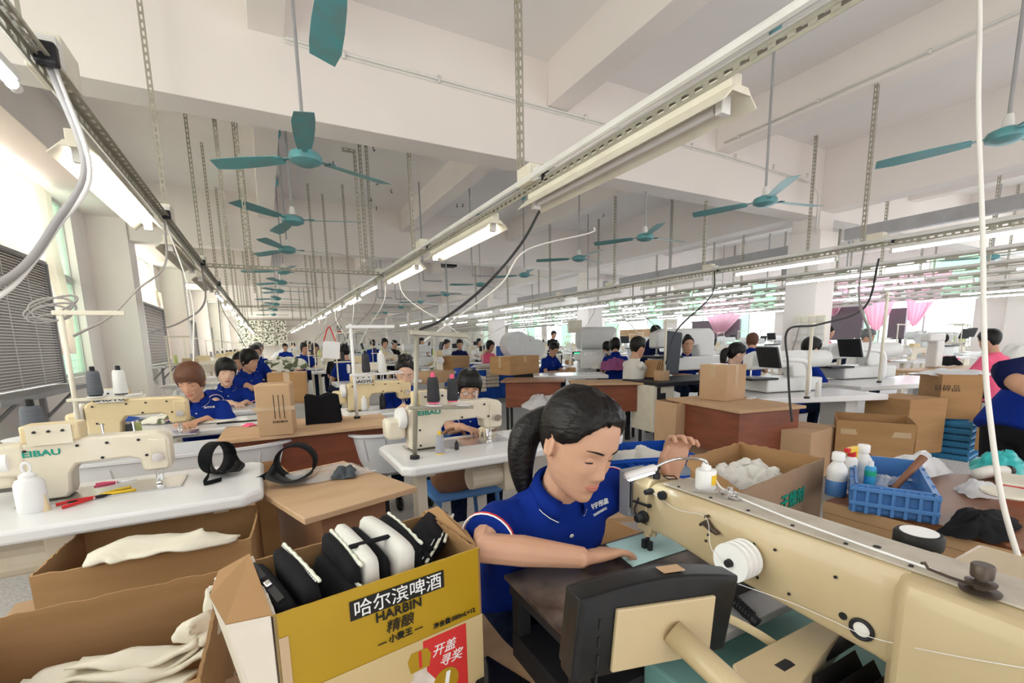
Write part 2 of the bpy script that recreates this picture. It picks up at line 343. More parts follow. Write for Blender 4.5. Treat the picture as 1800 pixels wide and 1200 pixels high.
fanspots = [(.33, 1.76, 0, 88), (.363, 3.72, 0, 25), (.367, 5.53, 0, -17), (.376, 7.22, 0, 3), (.39, 9.3, 0, 40), (.40, 10.9, 0, 10), (.40, 12.6, 0, 0), (.39, 14.6, 0, 20), (.39, 16.6, 0, 5), (.39, 19, 0, 15), (.39, 22, 0, 33),
            (4.549, 1.34, 0, -15), (4.45, 2.985, 0, -10), (4.50, 4.66, 0, 0), (4.62, 6.26, 0, 20), (4.70, 8.2, 0, 10), (4.5, 9.9, 0, 40), (4.5, 12.2, 0, 0), (4.5, 14.6, 0, 25), (4.5, 17, 0, 60), (4.6, 20, 0, 10),
            (11.6, 3.4, 0, 10), (11.7, 6.0, 0, 40), (11.7, 9.0, 0, 5)]
def fl(i, x):
    if i == 0: return 'nearest teal ceiling fan, only one downward blade showing at the top edge of the picture'
    if x < 1: return 'teal ceiling fan over the left aisle, %s from the camera' % ['', 'nearest whole one', 'second whole one', 'third whole one', 'fourth', 'fifth', 'sixth', 'seventh', 'eighth', 'ninth', 'tenth'][i]
    if x < 5: return 'teal ceiling fan right of the middle rail, %s from the camera' % ['nearest', 'second', 'third', 'fourth', 'fifth', 'sixth', 'seventh', 'eighth', 'ninth', 'tenth'][i-11]
    return 'grey-looking teal ceiling fan near the right windows, %s from the camera' % ['first', 'second', 'third'][i-21]
fan0 = None
for i, (x, y, _, a) in enumerate(fanspots):
    a = math.radians(a)
    if not fan0: fan0 = make_fan(fl(0, x)); fan0.location = (x, y, 2.62); fan0.rotation_euler = (0, 0, a)
    else: dup(fan0, (x, y, 2.62), a, fl(i, x), 'teal ceiling fans')
# --- rails
def rail(X, y0, y1, label, fine):
    t = thing('lighting_rail', label, 'lighting rail', (X, 0, ZR), group='slotted steel lighting rails')
    m = MB(); slotted(m, (0, y0, 0), (0, y1, 0), (1, 0, 0), (0, 0, -1), .042, .06 if fine else .3); m.build('slotted_angle', M['steel'], t)
    m = MB(); m.tube([(-.03, y0, .025), (-.03, y1, .02)], .018, 8); m.build('conduit', M['whitefix'], t, smooth=SM)
    m = MB(); m.tube([(.01, y0, .012), (.012, y1, .015)], .007, 6); m.tube([(.03, y0, .01), (.03, y1, .01)], .005, 6); m.build('wiring', M['wcord'], t, smooth=SM)
    return t
RX = [-.55, 1.45, 5.55, 7.35, 8.9, 10.15, 12.1, 13.5, 15.2]
nm = ['left aisle beside the windows', 'middle of the picture above the seated woman', 'right of the middle, carrying the nearest bright bare tubes', 'row behind the nearest column', 'fifth row from the left', 'sixth row from the left', 'seventh row from the left', 'eighth row from the left', 'last row beside the right windows']
for i, X in enumerate(RX): rail(X, 0.2 if i < 2 else 1.0, 38, 'slotted steel lighting rail, ' + nm[i], i < 3)
# --- fixtures
def make_fixture(kind, label):
    t = thing('light_fixture', label, 'fluorescent light', group='fluorescent fixtures on the rails')
    if kind in ('hood', 'hood_on', 'hood_warm'):
        MB().bx(-.028, .028, -.68, .68, -.05, 0).build('ballast_channel', M['creamfix'], t, bevel=.004)
        m = MB(); P = [(-.085, -.105), (-.08, -.10), (-.03, -.052), (.03, -.052), (.08, -.10), (.085, -.105), (.082, -.108), (.028, -.058), (-.028, -.058), (-.082, -.108)]
        m.prism([(x, z) for x, z in P], -.7, .7, 'Y'); m.build('reflector', M['creamfix'], t)
        for xx in (0,):
            m = MB(); m.tube([(xx, -.6, -.088), (xx, .6, -.088)], .014, 12); m.build('tube', M['tube_off'] if kind == 'hood' else M['tube_on'] if kind == 'hood_on' else M['tube_warm'], t, smooth=SM)
        for y in (-.63, .63): MB().box((0, y, -.085), (.045, .03, .06)).build('lamp_holder', M['whitefix'], t, bevel=.003)
        for y in (-.7, .7): MB().prism([(-.03, -.052), (.03, -.052), (.05, -.075), (-.05, -.075)], y-.002, y+.002, 'Y').build('end_plate', M['creamfix'], t)
    else:
        MB().bx(-.016, .016, -.62, .62, -.06, -.03).build('batten', M['whitefix'], t, bevel=.003)
        m = MB(); m.tube([(0, -.6, -.075), (0, .6, -.075)], .014, 12); m.build('tube', M['tube_on'] if kind == 'bare_on' else M['tube_off'], t, smooth=SM)
        for y in (-.61, .61): MB().tube([(0, y-.015, -.075), (0, y+.015, -.075)], .017, 10).build('end_cap', M['whitefix'], t, smooth=SM)
        for y in (-.4, .4): MB().box((0, y, -.02), (.012, .03, .05)).build('clip', M['steel'], t)
    return t
protos = {}
def fixture(kind, X, Y, label):
    if kind not in protos:
        protos[kind] = make_fixture(kind, label); protos[kind].location = (X, Y, ZR-.02)
    else: dup(protos[kind], (X, Y, ZR-.02), 0, label, 'fluorescent fixtures on the rails')
ordw = ['nearest', 'second', 'third', 'fourth', 'fifth', 'sixth', 'seventh', 'eighth', 'ninth', 'tenth', 'eleventh', 'twelfth', 'thirteenth', 'fourteenth', 'fifteenth', 'sixteenth', 'seventeenth', 'eighteenth', 'nineteenth', 'twentieth']
Lk = ['bare_on', 'hood_warm', 'hood', 'hood', 'bare_on', 'hood_warm'] + ['bare_on', 'hood_on']*7
Ly = [1.45, 3.25, 5.25, 7.2, 9.1, 11] + [13+2*k for k in range(12)]
Ck = ['hood', 'hood_warm', 'hood_warm', 'bare_on', 'hood_on', 'hood_warm', 'bare_on', 'hood_on'] + ['bare_on', 'hood_on']*6
Cy = [1.80, 3.65, 5.5, 7.4, 9.1, 10.9, 12.7] + [14.6+1.9*k for k in range(12)]
for i, y in enumerate(Ly[:17]): fixture(Lk[i], RX[0]-.06, y, 'fluorescent fixture on the left aisle rail, %s from the camera' % ordw[i])
for i, y in enumerate(Cy[:17]): fixture(Ck[i], RX[1]+.03, y, 'fluorescent fixture on the middle rail, %s from the camera' % ordw[i])
Rk = ['bare_on', 'bare_on', 'bare_off', 'bare_off', 'bare_off'] + ['bare_on']*12
for i in range(12): fixture(Rk[i], RX[2], 1.75+1.72*i, 'bare fluorescent tube on the rail right of the middle, %s from the camera' % ordw[i])
rr = random.Random(3)
for j, X in enumerate(RX[3:]):
    for i in range(11):
        y = 2.0+rr.uniform(-.3, .5)+i*(1.75)
        if j == 0 and i < 1: continue
        fixture('bare_off' if rr.random() < .12 else 'bare_on', X, y, 'bare fluorescent tube on the %s rail from the left, %s from the camera' % (ordw[j+3], ordw[i]))
# --- hangers
def make_hanger(L):
    m = MB(); slotted(m, (0, 0, 0), (0, 0, L), (1, 0, 0), (0, 1, 0), .034, .05); return m.mesh('hanger', M['steel'])
hm = make_hanger(ZC-ZR)
def hanger(x, y, label, grp='slotted hangers of the lighting rails', z=ZR, s=1):
    o = bpy.data.objects.new('rail_hanger', hm); COL.objects.link(o); o.location = (x, y, z); o.scale = (1, 1, s*(ZC-z)/(ZC-ZR)); tag(o, label, 'hanger', grp)
hl = {0: [1.95, 4.25, 6.4, 8.2, 10.3, 12.6, 14.6, 16.8, 19, 22], 1: [2.6, 4.95, 7.0, 9.2, 11.3, 13.4, 15.4, 17.6, 20, 23], 2: [2.62, 4.6, 6.5, 8.6, 10.6, 12.6, 15, 18], 3: [4.2, 6.9, 9.2, 12], 4: [3.9, 6.4, 8.8, 12, 15], 5: [3.0, 5.2, 8.1, 11], 6: [4.6, 7.5, 11.5], 7: [3.7, 6.6, 10.0, 14], 8: [5.5, 9.0, 13]}
for j, l in hl.items():
    for i, y in enumerate(l):
        hanger(RX[j]+(.02 if j else -.02), y, 'slotted steel hanger of the %s rail from the left, %s from the camera' % (ordw[j] if j else 'first', ordw[i]))
for i, (x, y) in enumerate([(-.30, 6.35), (1.25, 6.35), (-.14, 7.3), (-.1, 9.0), (.9, 9.4), (1.2, 9.9), (1.0, 12.4), (1.15, 12.8), (-.3, 12.4), (-.1, 13), (-.3, 15.5), (.0, 15.8), (.9, 18), (1.2, 18.5)]):
    hanger(x, y, 'slotted steel post between the left and middle rails, %s nearest' % ordw[i], 'slotted posts between the rails')
for i, (x, y) in enumerate([(3.3, 7.6), (3.9, 10.5), (2.7, 8.5), (3.1, 12.2), (6.6, 6.2), (6.9, 9.0), (2.6, 12), (3.4, 15), (9.9, 4.9), (11, 7.2)]):
    o = MB().tube([(0, 0, 0), (0, 0, ZC-CAM_H-1.15)], .014, 6).build('drop_pipe', M['steelg'], smooth=SM); o.location = (x, y, CAM_H+1.15); m = MB(); m.tube([(0, 0, 0), (.35, -.05, 0)], .014, 6); m.build('elbow', M['steelg'], o)
    tag(o, 'dark drop pipe with a bent foot hanging from the ceiling, %s nearest' % ordw[i], 'pipe', 'dark drop pipes')
for i, y in enumerate([6.32, 12.4, 18.5, 24.5]):
    m = MB(); slotted(m, (RX[0]-.02, y, ZR), (RX[1], y, ZR), (0, 1, 0), (0, 0, 1), .04, .06)
    tag(m.build('cross_bar', M['steel']), 'slotted steel cross bar joining the left and middle rails, %s from the camera' % ordw[i], 'bar', 'slotted cross bars')
m = MB(); slotted(m, (-.25, 5.0, ZC-.75), (-.02, 5.0, ZC-.75), (0, 1, 0), (0, 0, 1), .035); slotted(m, (-.08, 5.0, ZC-.75), (-.08, 5.0, ZR), (1, 0, 0), (0, 1, 0), .03); slotted(m, (-.24, 5.0, ZC), (-.24, 5.0, ZR), (1, 0, 0), (0, 1, 0), .034)
tag(m.build('stepped_hanger', M['steel']), 'slotted steel hanger with a short side arm, left of the nearest whole fan', 'hanger')
m = MB(); slotted(m, (1.0, 6.0, ZC-.62), (1.14, 6.0, ZC-.62), (0, 1, 0), (0, 0, 1), .035); slotted(m, (1.12, 6.0, ZC-.62), (1.12, 6.0, ZR), (1, 0, 0), (0, 1, 0), .03)
tag(m.build('stepped_hanger', M['steel']), 'slotted steel hanger hung from a short plate, right of the nearest whole fan', 'hanger')
# --- socket boxes on the rails
def sockbox(p, label, s=1.):
    t = thing('socket_box', label, 'socket box', p, group='socket boxes on the rails')
    MB().box((0, 0, .045*s), (.075*s, .13*s, .085*s)).build('housing', M['creamfix'], t, bevel=.004)
    MB().box((.01*s, -.09*s, .03*s), (.06*s, .05*s, .06*s)).build('outlet', M['whitefix'], t, bevel=.004)
    MB().box((.02*s, -.125*s, .01*s), (.045*s, .03*s, .05*s)).build('plug', M['dark'], t, bevel=.008)
    return t
for i, (x, y, j) in enumerate([(RX[0], 2.22, 0), (RX[0], 4.18, 0), (RX[0], 6.25, 0), (RX[0], 8.15, 0), (RX[1], 2.45, 1), (RX[1], 4.55, 1), (RX[1], 6.5, 1), (RX[1], 8.3, 1), (RX[2], 2.5, 2), (RX[2], 4.5, 2), (RX[2], 6.6, 2), (RX[2], 8.2, 2)]):
    sockbox((x, y, ZR), 'cream socket box with a dark plug on the %s rail, %s from the camera' % (['left aisle', 'middle', 'right hand'][j], ordw[i % 4]), 1.15 if i != 0 else 1.3)
# --- cables
def cable(pts, r, m, label, n=7, grp=None, name='power_cable'):
    o = MB().tube(curve_pts(pts, n), r, 6).build(name, M[m], smooth=True); tag(o, label, 'cable', grp); return o
def pd(x, y, D): return atd(x, y, D)
cable([(RX[0]+.02, 2.1, ZR), pd(150, 290, 1.5), pd(95, 395, 1.42), pd(40, 470, 1.36), pd(-40, 520, 1.3)], .012, 'gcord', 'thick grey cable swooping from the nearest socket box out at the left edge')
cable([(RX[0]+.03, 2.1, ZR), pd(158, 300, 1.5), pd(100, 400, 1.43), pd(30, 495, 1.36), pd(-40, 545, 1.3)], .008, 'wcord', 'pale cable beside the thick grey one at the left edge')
cable([pd(1722, -40, 1.3), pd(1722, 60, 1.3), pd(1720, 200, 1.28), pd(1727, 400, 1.25), pd(1731, 620, 1.2), pd(1741, 740, 1.15), pd(1762, 880, 1.1), pd(1800, 1010, 1.02), pd(1830, 1090, .95)], .006, 'wcord', 'white power cord hanging down the whole right side of the picture', name='hanging_cable')
cable([pd(950, 368, 3.0), pd(915, 430, 3.0), pd(850, 505, 2.95), pd(780, 560, 2.9), pd(735, 580, 2.85)], .009, 'bcord', 'black cable from the middle rail to the thread stand post')
cable([pd(1045, 400, 3.4), pd(1035, 410, 3.4), pd(925, 440, 3.3), pd(880, 500, 3.3), pd(800, 560, 3.2), pd(745, 600, 3.2)], .006, 'wcord', 'thin white cable hanging beside the black one below the middle rail')
cable([(RX[0], 4.1, ZR), pd(290, 465, 3.2), pd(240, 510, 2.9), pd(195, 555, 2.6), pd(130, 590, 2.35)], .007, 'gcord', 'grey cable from the left rail to the leftmost thread stand')
cable([(RX[0], 6.2, ZR), pd(360, 530, 4.4), pd(320, 565, 4.0), pd(262, 585, 3.6)], .008, 'gcord', 'grey cable from the left rail to the second thread stand')
cable([(RX[0], 4.1, ZR), pd(336, 520, 3.3), pd(340, 600, 3.25), pd(340, 690, 3.2)], .005, 'wcord', 'white cable hanging in front of the brown haired woman')
g = 'thin cables drooping from the rails'
dr = random.Random(5)
for i in range(30):
    j = dr.choice([0, 1, 1, 1, 2, 2, 2]); y = dr.uniform(5.5, 16); X = RX[j]; dx = dr.uniform(-.9, .9) if j else dr.uniform(-.6, .3); dy = dr.uniform(-.9, .9)
    p0 = Vector((X, y, ZR)); p1 = Vector((X+dx, y+dy, 1.3)); md = (p0+p1)/2+Vector((dx*.2, dy*.2, -.25))
    cable([p0, p0+Vector((dx*.1, 0, -.35)), md, p1], .006, dr.choice(['wcord', 'gcord', 'wcord']), 'thin drooping power cable below a lighting rail', 5, g)
cable([(RX[2], 2.6, ZR-.02), pd(1510, 520, 3.3), pd(1530, 590, 3.2), pd(1522, 640, 3.1)], .008, 'gcord', 'grey double cable hanging from the right hand rail above the white column machines')
cable([pd(1545, 455, 3.6), pd(1520, 540, 3.4), pd(1440, 570, 3.3), pd(1385, 580, 3.25), pd(1385, 640, 3.2), pd(1388, 700, 3.1), pd(1392, 740, 3.0)], .008, 'bcord', 'black cable looping from the right hand rail down behind the curved white pipe')
cable([(RX[2], 4.4, ZR), pd(1250, 520, 5.6), pd(1190, 580, 5.6), pd(1170, 640, 5.6)], .009, 'bcord', 'black cable slanting from the right hand rail to the dark headed machine')
cable([pd(1405, 575, 4.4), pd(1395, 610, 4.5), pd(1375, 660, 4.6)], .008, 'gcord', 'grey cable slanting from the switch panel of the nearest column')
# ============================================================ window dressing and wall things
def cloth_mat(name, col, tr=.28):
    m = bpy.data.materials.new(name); m.use_nodes = True; n = m.node_tree; b = n.nodes['Principled BSDF']; b.inputs['Base Color'].default_value = (*col, 1); b.inputs['Roughness'].default_value = .9
    t = n.nodes.new('ShaderNodeBsdfTranslucent'); t.inputs[0].default_value = (*col, 1); x = n.nodes.new('ShaderNodeMixShader'); x.inputs[0].default_value = tr
    n.links.new(b.outputs[0], x.inputs[1]); n.links.new(t.outputs[0], x.inputs[2]); n.links.new(x.outputs[0], n.nodes['Material Output'].inputs[0]); return m
M['curtc'] = cloth_mat('cream curtain', (.86, .76, .68)); M['curtp'] = cloth_mat('pink curtain', (.78, .46, .56), .3)
M['purple'] = mat('dark mauve panel', (.16, .13, .15), .7)
M['grille'] = mat('cooler grille', (.44, .39, .36), .7)
def drape(name, label, X, ya, yb, zt, yc, yd, zb, mat_, amp=.05, waves=9, sag=0, ybow=0, grp=None):
    def fn(u, v):
        y = (ya+(yb-ya)*u)*(1-v**1.25)+(yc+(yd-yc)*u)*v**1.25 + ybow*math.sin(PI*v)
        z = zt+(zb-zt)*v - sag*math.sin(PI*u)*v - .04*abs(math.sin(u*waves*PI))*(1-v)*(v < .02)
        return (X+amp*math.sin(u*waves*2*PI+v*2)*(.35+.65*v)+.02*math.sin(9*u+7*v), y, z)
    o = MB().sheet(fn, 72, 20).build(name, M[mat_], smooth=True); return tag(o, label, 'curtain', grp)
XC = XL+.05
drape('curtain', 'large cream curtain drawn diagonally over the nearest left window', XC, 4.2, 8.9, CAM_H+2.16, 8.0, 8.75, CAM_H-.05, 'curtc', .05, 11)
drape('curtain', 'cream curtain in the second window bay, swept towards the far pier', XC, 11.2, 15.3, CAM_H+2.1, 13.6, 15.5, CAM_H+.95, 'curtc', .05, 7, .2)
drape('curtain', 'long tail of cream curtain gathered at the far side of the second window', XC+.04, 15.0, 15.8, CAM_H+1.5, 15.1, 16.0, CAM_H-.3, 'curtc', .05, 3)
drape('curtain', 'cream curtain in the third window bay', XC, 17.2, 19.5, CAM_H+2.1, 19.4, 21.5, CAM_H-.2, 'curtc', .05, 6)
drape('curtain', 'cream curtain in the fourth window bay', XC, 23.2, 25.5, CAM_H+2.1, 25.4, 27.5, CAM_H-.2, 'curtc', .05, 6)
def cooler(y0, y1, z0, z1, label, fine):
    t = thing('window_cooler', label, 'cooler unit', (XL+.14, (y0+y1)/2, z0), 0, 'grilled cooler units in the left windows'); W = y1-y0; Hh = z1-z0
    MB().bx(.0, .10, -W/2, W/2, 0, Hh).build('cabinet', M['grille'], t, bevel=.01)
    m = MB(); k = 46 if fine else 20
    for i in range(k+1): m.bx(.125, .131, -W/2, W/2, Hh*i/k-.005, Hh*i/k+.005)
    for i in range(5 if fine else 0): m.bx(.131, .137, -W/2+W*i/4-.004, -W/2+W*i/4+.004, 0, Hh)
    m.build('wire_grille', M['whitefix'], t)
    m = MB(); 
    for a in (-W/2, W/2): m.bx(.06, .15, a-.02, a+.02, -.02, Hh+.02)
    m.bx(.06, .15, -W/2, W/2, Hh, Hh+.04); m.build('frame', M['steelg'], t)
    m = MB(); m.bx(-.1, .38, -W/2-.05, W/2+.1, -.08, -.03); m.build('shelf', M['steelg'], t)
    for a in (-W*.3, W*.36):
        m = MB(); m.tube([(.33, a, -.06), (.0, a, -.42)], .018, 6); m.bx(-.02, .03, a-.03, a+.03, -.6, -.06); m.build('bracket', M['steelg'], t)
cooler(5.35, 7.55, CAM_H-.38, CAM_H+1.0, 'large grilled cooler unit on a bracket shelf in the nearest left window', True)
cooler(12.4, 14.6, CAM_H-.35, CAM_H+.95, 'grilled cooler unit in the second left window', False)
cooler(18.6, 20.6, CAM_H-.35, CAM_H+.9, 'grilled cooler unit in the third left window', False)
cooler(24.6, 26.4, CAM_H-.35, CAM_H+.9, 'grilled cooler unit in the fourth left window', False)
# right windows : dark cooler backs and pink curtains
XP = XR-.12
def pb(x): r = ray(x, 585); return XP*r.y/r.x
def panel(x0, x1, z0, z1, label, m='purple'):
    o = MB().bx(XP-.02, XP+.1, pb(x1), pb(x0), z0, z1).build('window_panel', M[m], bevel=.01); tag(o, label, 'panel', 'dark panels in the right windows')
panel(1215, 1300, CAM_H-.15, CAM_H+.75, 'dark mauve panel low in the second right window'); panel(1446, 1515, CAM_H-.2, CAM_H+1.0, 'dark mauve panel just right of the nearest column')
panel(1560, 1590, CAM_H-.2, CAM_H+.8, 'dark mauve panel between two pink curtains')
panel(1090, 1150, CAM_H-.2, CAM_H+.5, 'plywood coloured panel inside the green far right window', 'woodlite')
def pink(x0, x1, ztop, xb0, xb1, zb, label, sag=.1, X=XP-.25):
    drape('curtain', label, X, pb(x1), pb(x0), ztop, pb(xb1), pb(xb0), zb, 'curtp', .06, 6, sag, grp='pink curtains on the right windows')
pink(1235, 1330, CAM_H+1.6, 1262, 1280, CAM_H+.2, 'pink curtain knotted to a point left of the nearest column')
pink(1500, 1590, CAM_H+1.9, 1530, 1560, CAM_H+.42, 'pink curtain sagging in a wide loop right of the nearest column', .35)
pink(1585, 1670, CAM_H+1.9, 1598, 1625, CAM_H+.5, 'pink curtain swept to the left beside the bright right window', .3)
pink(1446, 1500, CAM_H+1.9, 1462, 1475, CAM_H+.75, 'short pink curtain end against the nearest column')
# switch panel on the nearest column
t = thing('switch_panel', 'panel of sixteen cream switches on the nearest white column', 'switch panel', (7.95, 4.42, CAM_H-.08))
MB().box((0, 0, .18), (.05, .5, .42)).build('backboard', M['creamfix'], t, bevel=.004)
for i in range(4):
    for k in range(4):
        q = MB().box((-.03, -.185+.123*i, .03+.1*k), (.018, .112, .09)).build('switch_plate', M['whitefix' if k < 3 else 'creamfix'], t, bevel=.004)
        MB().box((-.042, -.185+.123*i, .03+.1*k), (.01, .03, .03)).build('rocker', M['whitefix'], q, bevel=.003)
# hung boards, speaker
tag(MB().bx(8.5, 8.58, 4.9, 5.3, CAM_H+1.0, CAM_H+1.55).build('signboard', M['steelg']), 'dark grey board hanging behind the nearest column', 'board')
t = thing('loudspeaker', 'small black box loudspeaker hanging high on the third column', 'speaker', (lambda p: (p.x, p.y, min(p.z, 4.0)))(atz(789, 463, 3.4)))
MB().box((0, 0, .2), (.36, .3, .6)).build('cabinet', M['black'], t, bevel=.02); MB().lathe([(0, 0), (.12, 0), (.13, -.01), (.05, .02), (0, .02)], 16, (0, -.155, .12), 'Y').build('cone', M['dark'], t)
MB().tube([(0, 0, .5), (0, .0, 1.6)], .03, 6).build('bracket', M['steelg'], t)
# printed cloths hanging at the far wall, notices
M['camo'] = mat('printed camouflage cloth', (.72, .70, .62), .8, col2=(.10, .12, .06), scale=7, amount=1, det=3, lo=.5, hi=.55)
for i in range(4):
    for k in range(2):
        tag(MB().bx(-1.75+i*.83, -1.75+i*.83+.78, YF-.9, YF-.85, 1.35+k*1.0, 2.25+k*1.0).build('hanging_cloth', M['camo']), 'patterned cloth hung near the far end wall, %s, %s of four from the left' % (['lower row', 'upper row'][k], ordw[i].replace('nearest', 'first')), 'cloth', 'patterned cloths at the far end')
def board(px0, py0, px1, py1, Y, m, label, name='notice_board', cat='notice board'):
    a = aty(px0, py0, Y); b = aty(px1, py1, Y); t = thing(name, label, cat, ((a.x+b.x)/2, Y, (a.z+b.z)/2)); wd, hh = abs(b.x-a.x), abs(a.z-b.z)
    MB().box((0, 0, 0), (wd, .04, hh)).build('panel', M[m], t); f = MB()
    for s in (-1, 1): f.box((s*wd/2, -.025, 0), (.05, .03, hh)); f.box((0, -.025, s*hh/2), (wd, .03, .05))
    f.build('frame', M['steelg'], t); return t
board(595, 587, 607, 612, 30, 'whitefix', 'framed white notice beside the round prohibition sign'); board(610, 587, 622, 612, 30, 'whitefix', 'framed white notice, the middle one of three'); board(625, 586, 641, 610, 30, 'whitefix', 'framed white notice nearest the standing man')
t = thing('warning_sign', 'round no smoking sign on a white plate above the notices', 'sign', tuple(aty(596, 578, 29.9)))
MB().box((0, 0, 0), (.30, .02, .5)).build('plate', M['whitefix'], t); m = MB(); m.tube([(.12*math.cos(a), -.02, .07+.12*math.sin(a)) for a in [2*PI*i/24 for i in range(25)]], .016, 6); m.tube([(-.08, -.02, .15), (.08, -.02, -.01)], .012, 6); m.build('prohibition_ring', M['ink'], t); MB().box((0, -.015, -.17), (.26, .01, .1)).build('caption_strip', M['red'], t)
# ============================================================ furniture and machine builders
TZ = .80
def carton(name, label, w, d, h, loc, rz=0, mat_='card', open_=True, flaps=(0, 0, 0, 0), tape=False, th=.006, cat='cardboard box', group=None, torn=0, flap_ang=None):
    """flaps: front(-Y), right(+X), back(+Y), left(-X) lengths; angle 0 = straight up, PI/2 = level outwards"""
    t = thing(name, label, cat, loc, rz, group); rnd = random.Random(hash(label) % 999 if False else len(label)*7+int(w*100))
    def wall(p0, p1, jag):
        n = 24; p0, p1 = Vector(p0), Vector(p1); ax = (p1-p0).normalized(); nn = Vector((ax.y, -ax.x, 0)); m = MB(); R = []
        for i in range(n+1):
            q = p0+(p1-p0)*i/n; top = h-(rnd.random()*jag if jag else 0); bow = .004*math.sin(PI*i/n)
            R.append([q+nn*bow, q+nn*(bow), q+nn*(-th+bow), q-nn*(th-bow)]); R[-1] = [q+nn*bow*0, q+nn*bow+Vector((0, 0, top)), q+nn*(bow-th)+Vector((0, 0, top+(.001))), q-nn*th]
        m.loft(R); return m
    sd = [((-w/2, -d/2, 0), (w/2, -d/2, 0)), ((w/2, -d/2, 0), (w/2, d/2, 0)), ((w/2, d/2, 0), (-w/2, d/2, 0)), ((-w/2, d/2, 0), (-w/2, -d/2, 0))]
    if open_:
        for a, b in sd: wall(a, b, torn).build('side_panel', M[mat_], t)
        MB().bx(-w/2+th, w/2-th, -d/2+th, d/2-th, 0, th).build('bottom_panel', M[mat_], t)
        for i, (a, b) in enumerate(sd):
            if flaps[i]:
                a, b = Vector(a)+Vector((0, 0, h)), Vector(b)+Vector((0, 0, h)); ax = (b-a).normalized(); nn = Vector((ax.y, -ax.x, 0)); an = (flap_ang or (1.9,)*4)[i]; dr_ = nn*math.sin(an)+Vector((0, 0, math.cos(an)))
                m = MB(); th2 = dr_.cross(ax)*.004; L = flaps[i]; R = []
                for j in range(13):
                    u = j/12; q = a+(b-a)*u; e = q+dr_*(L-rnd.random()*.006)+dr_.cross(ax)*(.01*math.sin(PI*u)); R.append([q, e, e+th2, q+th2])
                m.loft(R); m.build('flap', M[mat_], t)
    else:
        MB().bx(-w/2, w/2, -d/2, d/2, 0, h).build('box_body', M[mat_], t, bevel=.006)
        m = MB(); m.bx(-w/2, w/2, -.0012, .0012, h-.0005, h+.0006); m.build('lid_seam', M['dark'], t)
    if tape:
        m = MB(); z0 = h+.001; m.bx(-w/2-.001, w/2+.001, -.025, .025, h, h+.0012) if not open_ else None
        m.bx(-.025, .025, -d/2-.0016, -d/2, h*.35 if open_ else h-.10, h+(0 if open_ else .001)); m.bx(-w/2-.0016, -w/2, -.025, .025, h*.4, h) ; m.bx(w/2, w/2+.0016, -.025, .025, h*.4, h); m.build('packing_tape', M['tape'], t)
    return t
def carton_px(name, label, bl, br, z, h_px, depth, h=None, **k):
    """front bottom corners from the picture on the supporting height z"""
    a, b = atz(*bl, z), atz(*br, z); c = (a+b)/2; dv = b-a; w = math.hypot(dv.x, dv.y); rz = math.atan2(dv.y, dv.x)
    dist = (c-CAM).dot(CF); hh = h or h_px*dist/800*1.0
    cc = c+Vector((-math.sin(rz), math.cos(rz), 0))*depth/2
    return carton(name, label, w, depth, hh, (cc.x, cc.y, z), rz, **k)
def sewing_table(label, loc, w=1.15, d=.55, rz=0, top='laminate', group=None, motor=True):
    t = thing('sewing_table', label, 'sewing table', loc, rz, group)
    m = MB(); P = [(-w/2+.04, -d/2), (w/2-.06, -d/2), (w/2, -d/2+.06), (w/2, d/2-.04), (w/2-.04, d/2), (-w/2+.04, d/2), (-w/2, d/2-.04), (-w/2, -d/2+.04)]
    m.prism(P, TZ-.045, TZ); m.build('tabletop', M[top], t, bevel=.012, smooth=SM)
    for s in (-1, 1):
        m = MB(); m.box((s*(w/2-.14), 0, (TZ-.05)/2), (.05, .09, TZ-.05)); m.box((s*(w/2-.14), 0, .035), (.06, d*.95, .05)); m.box((s*(w/2-.14), 0, TZ-.06), (.05, d*.7, .03)); m.build('leg', M['mach'], t, bevel=.005)
    MB().box((0, d*.3, .3), (w-.3, .03, .06)).build('cross_rail', M['mach'], t)
    if motor:
        m = MB(); m.box((.0, .02, TZ-.16), (.09, .14, .2)); m.lathe([(0, -.1), (.06, -.1), (.06, .08), (0, .08)], 16, (-.12, .02, TZ-.18), 'X'); m.build('motor', M['mach'], t, bevel=.006)
        MB().box((-.05, -.02, .1), (.3, .25, .02), rot=Matrix.Rotation(.2, 3, 'X')).build('treadle', M['dark'], t)
    return t
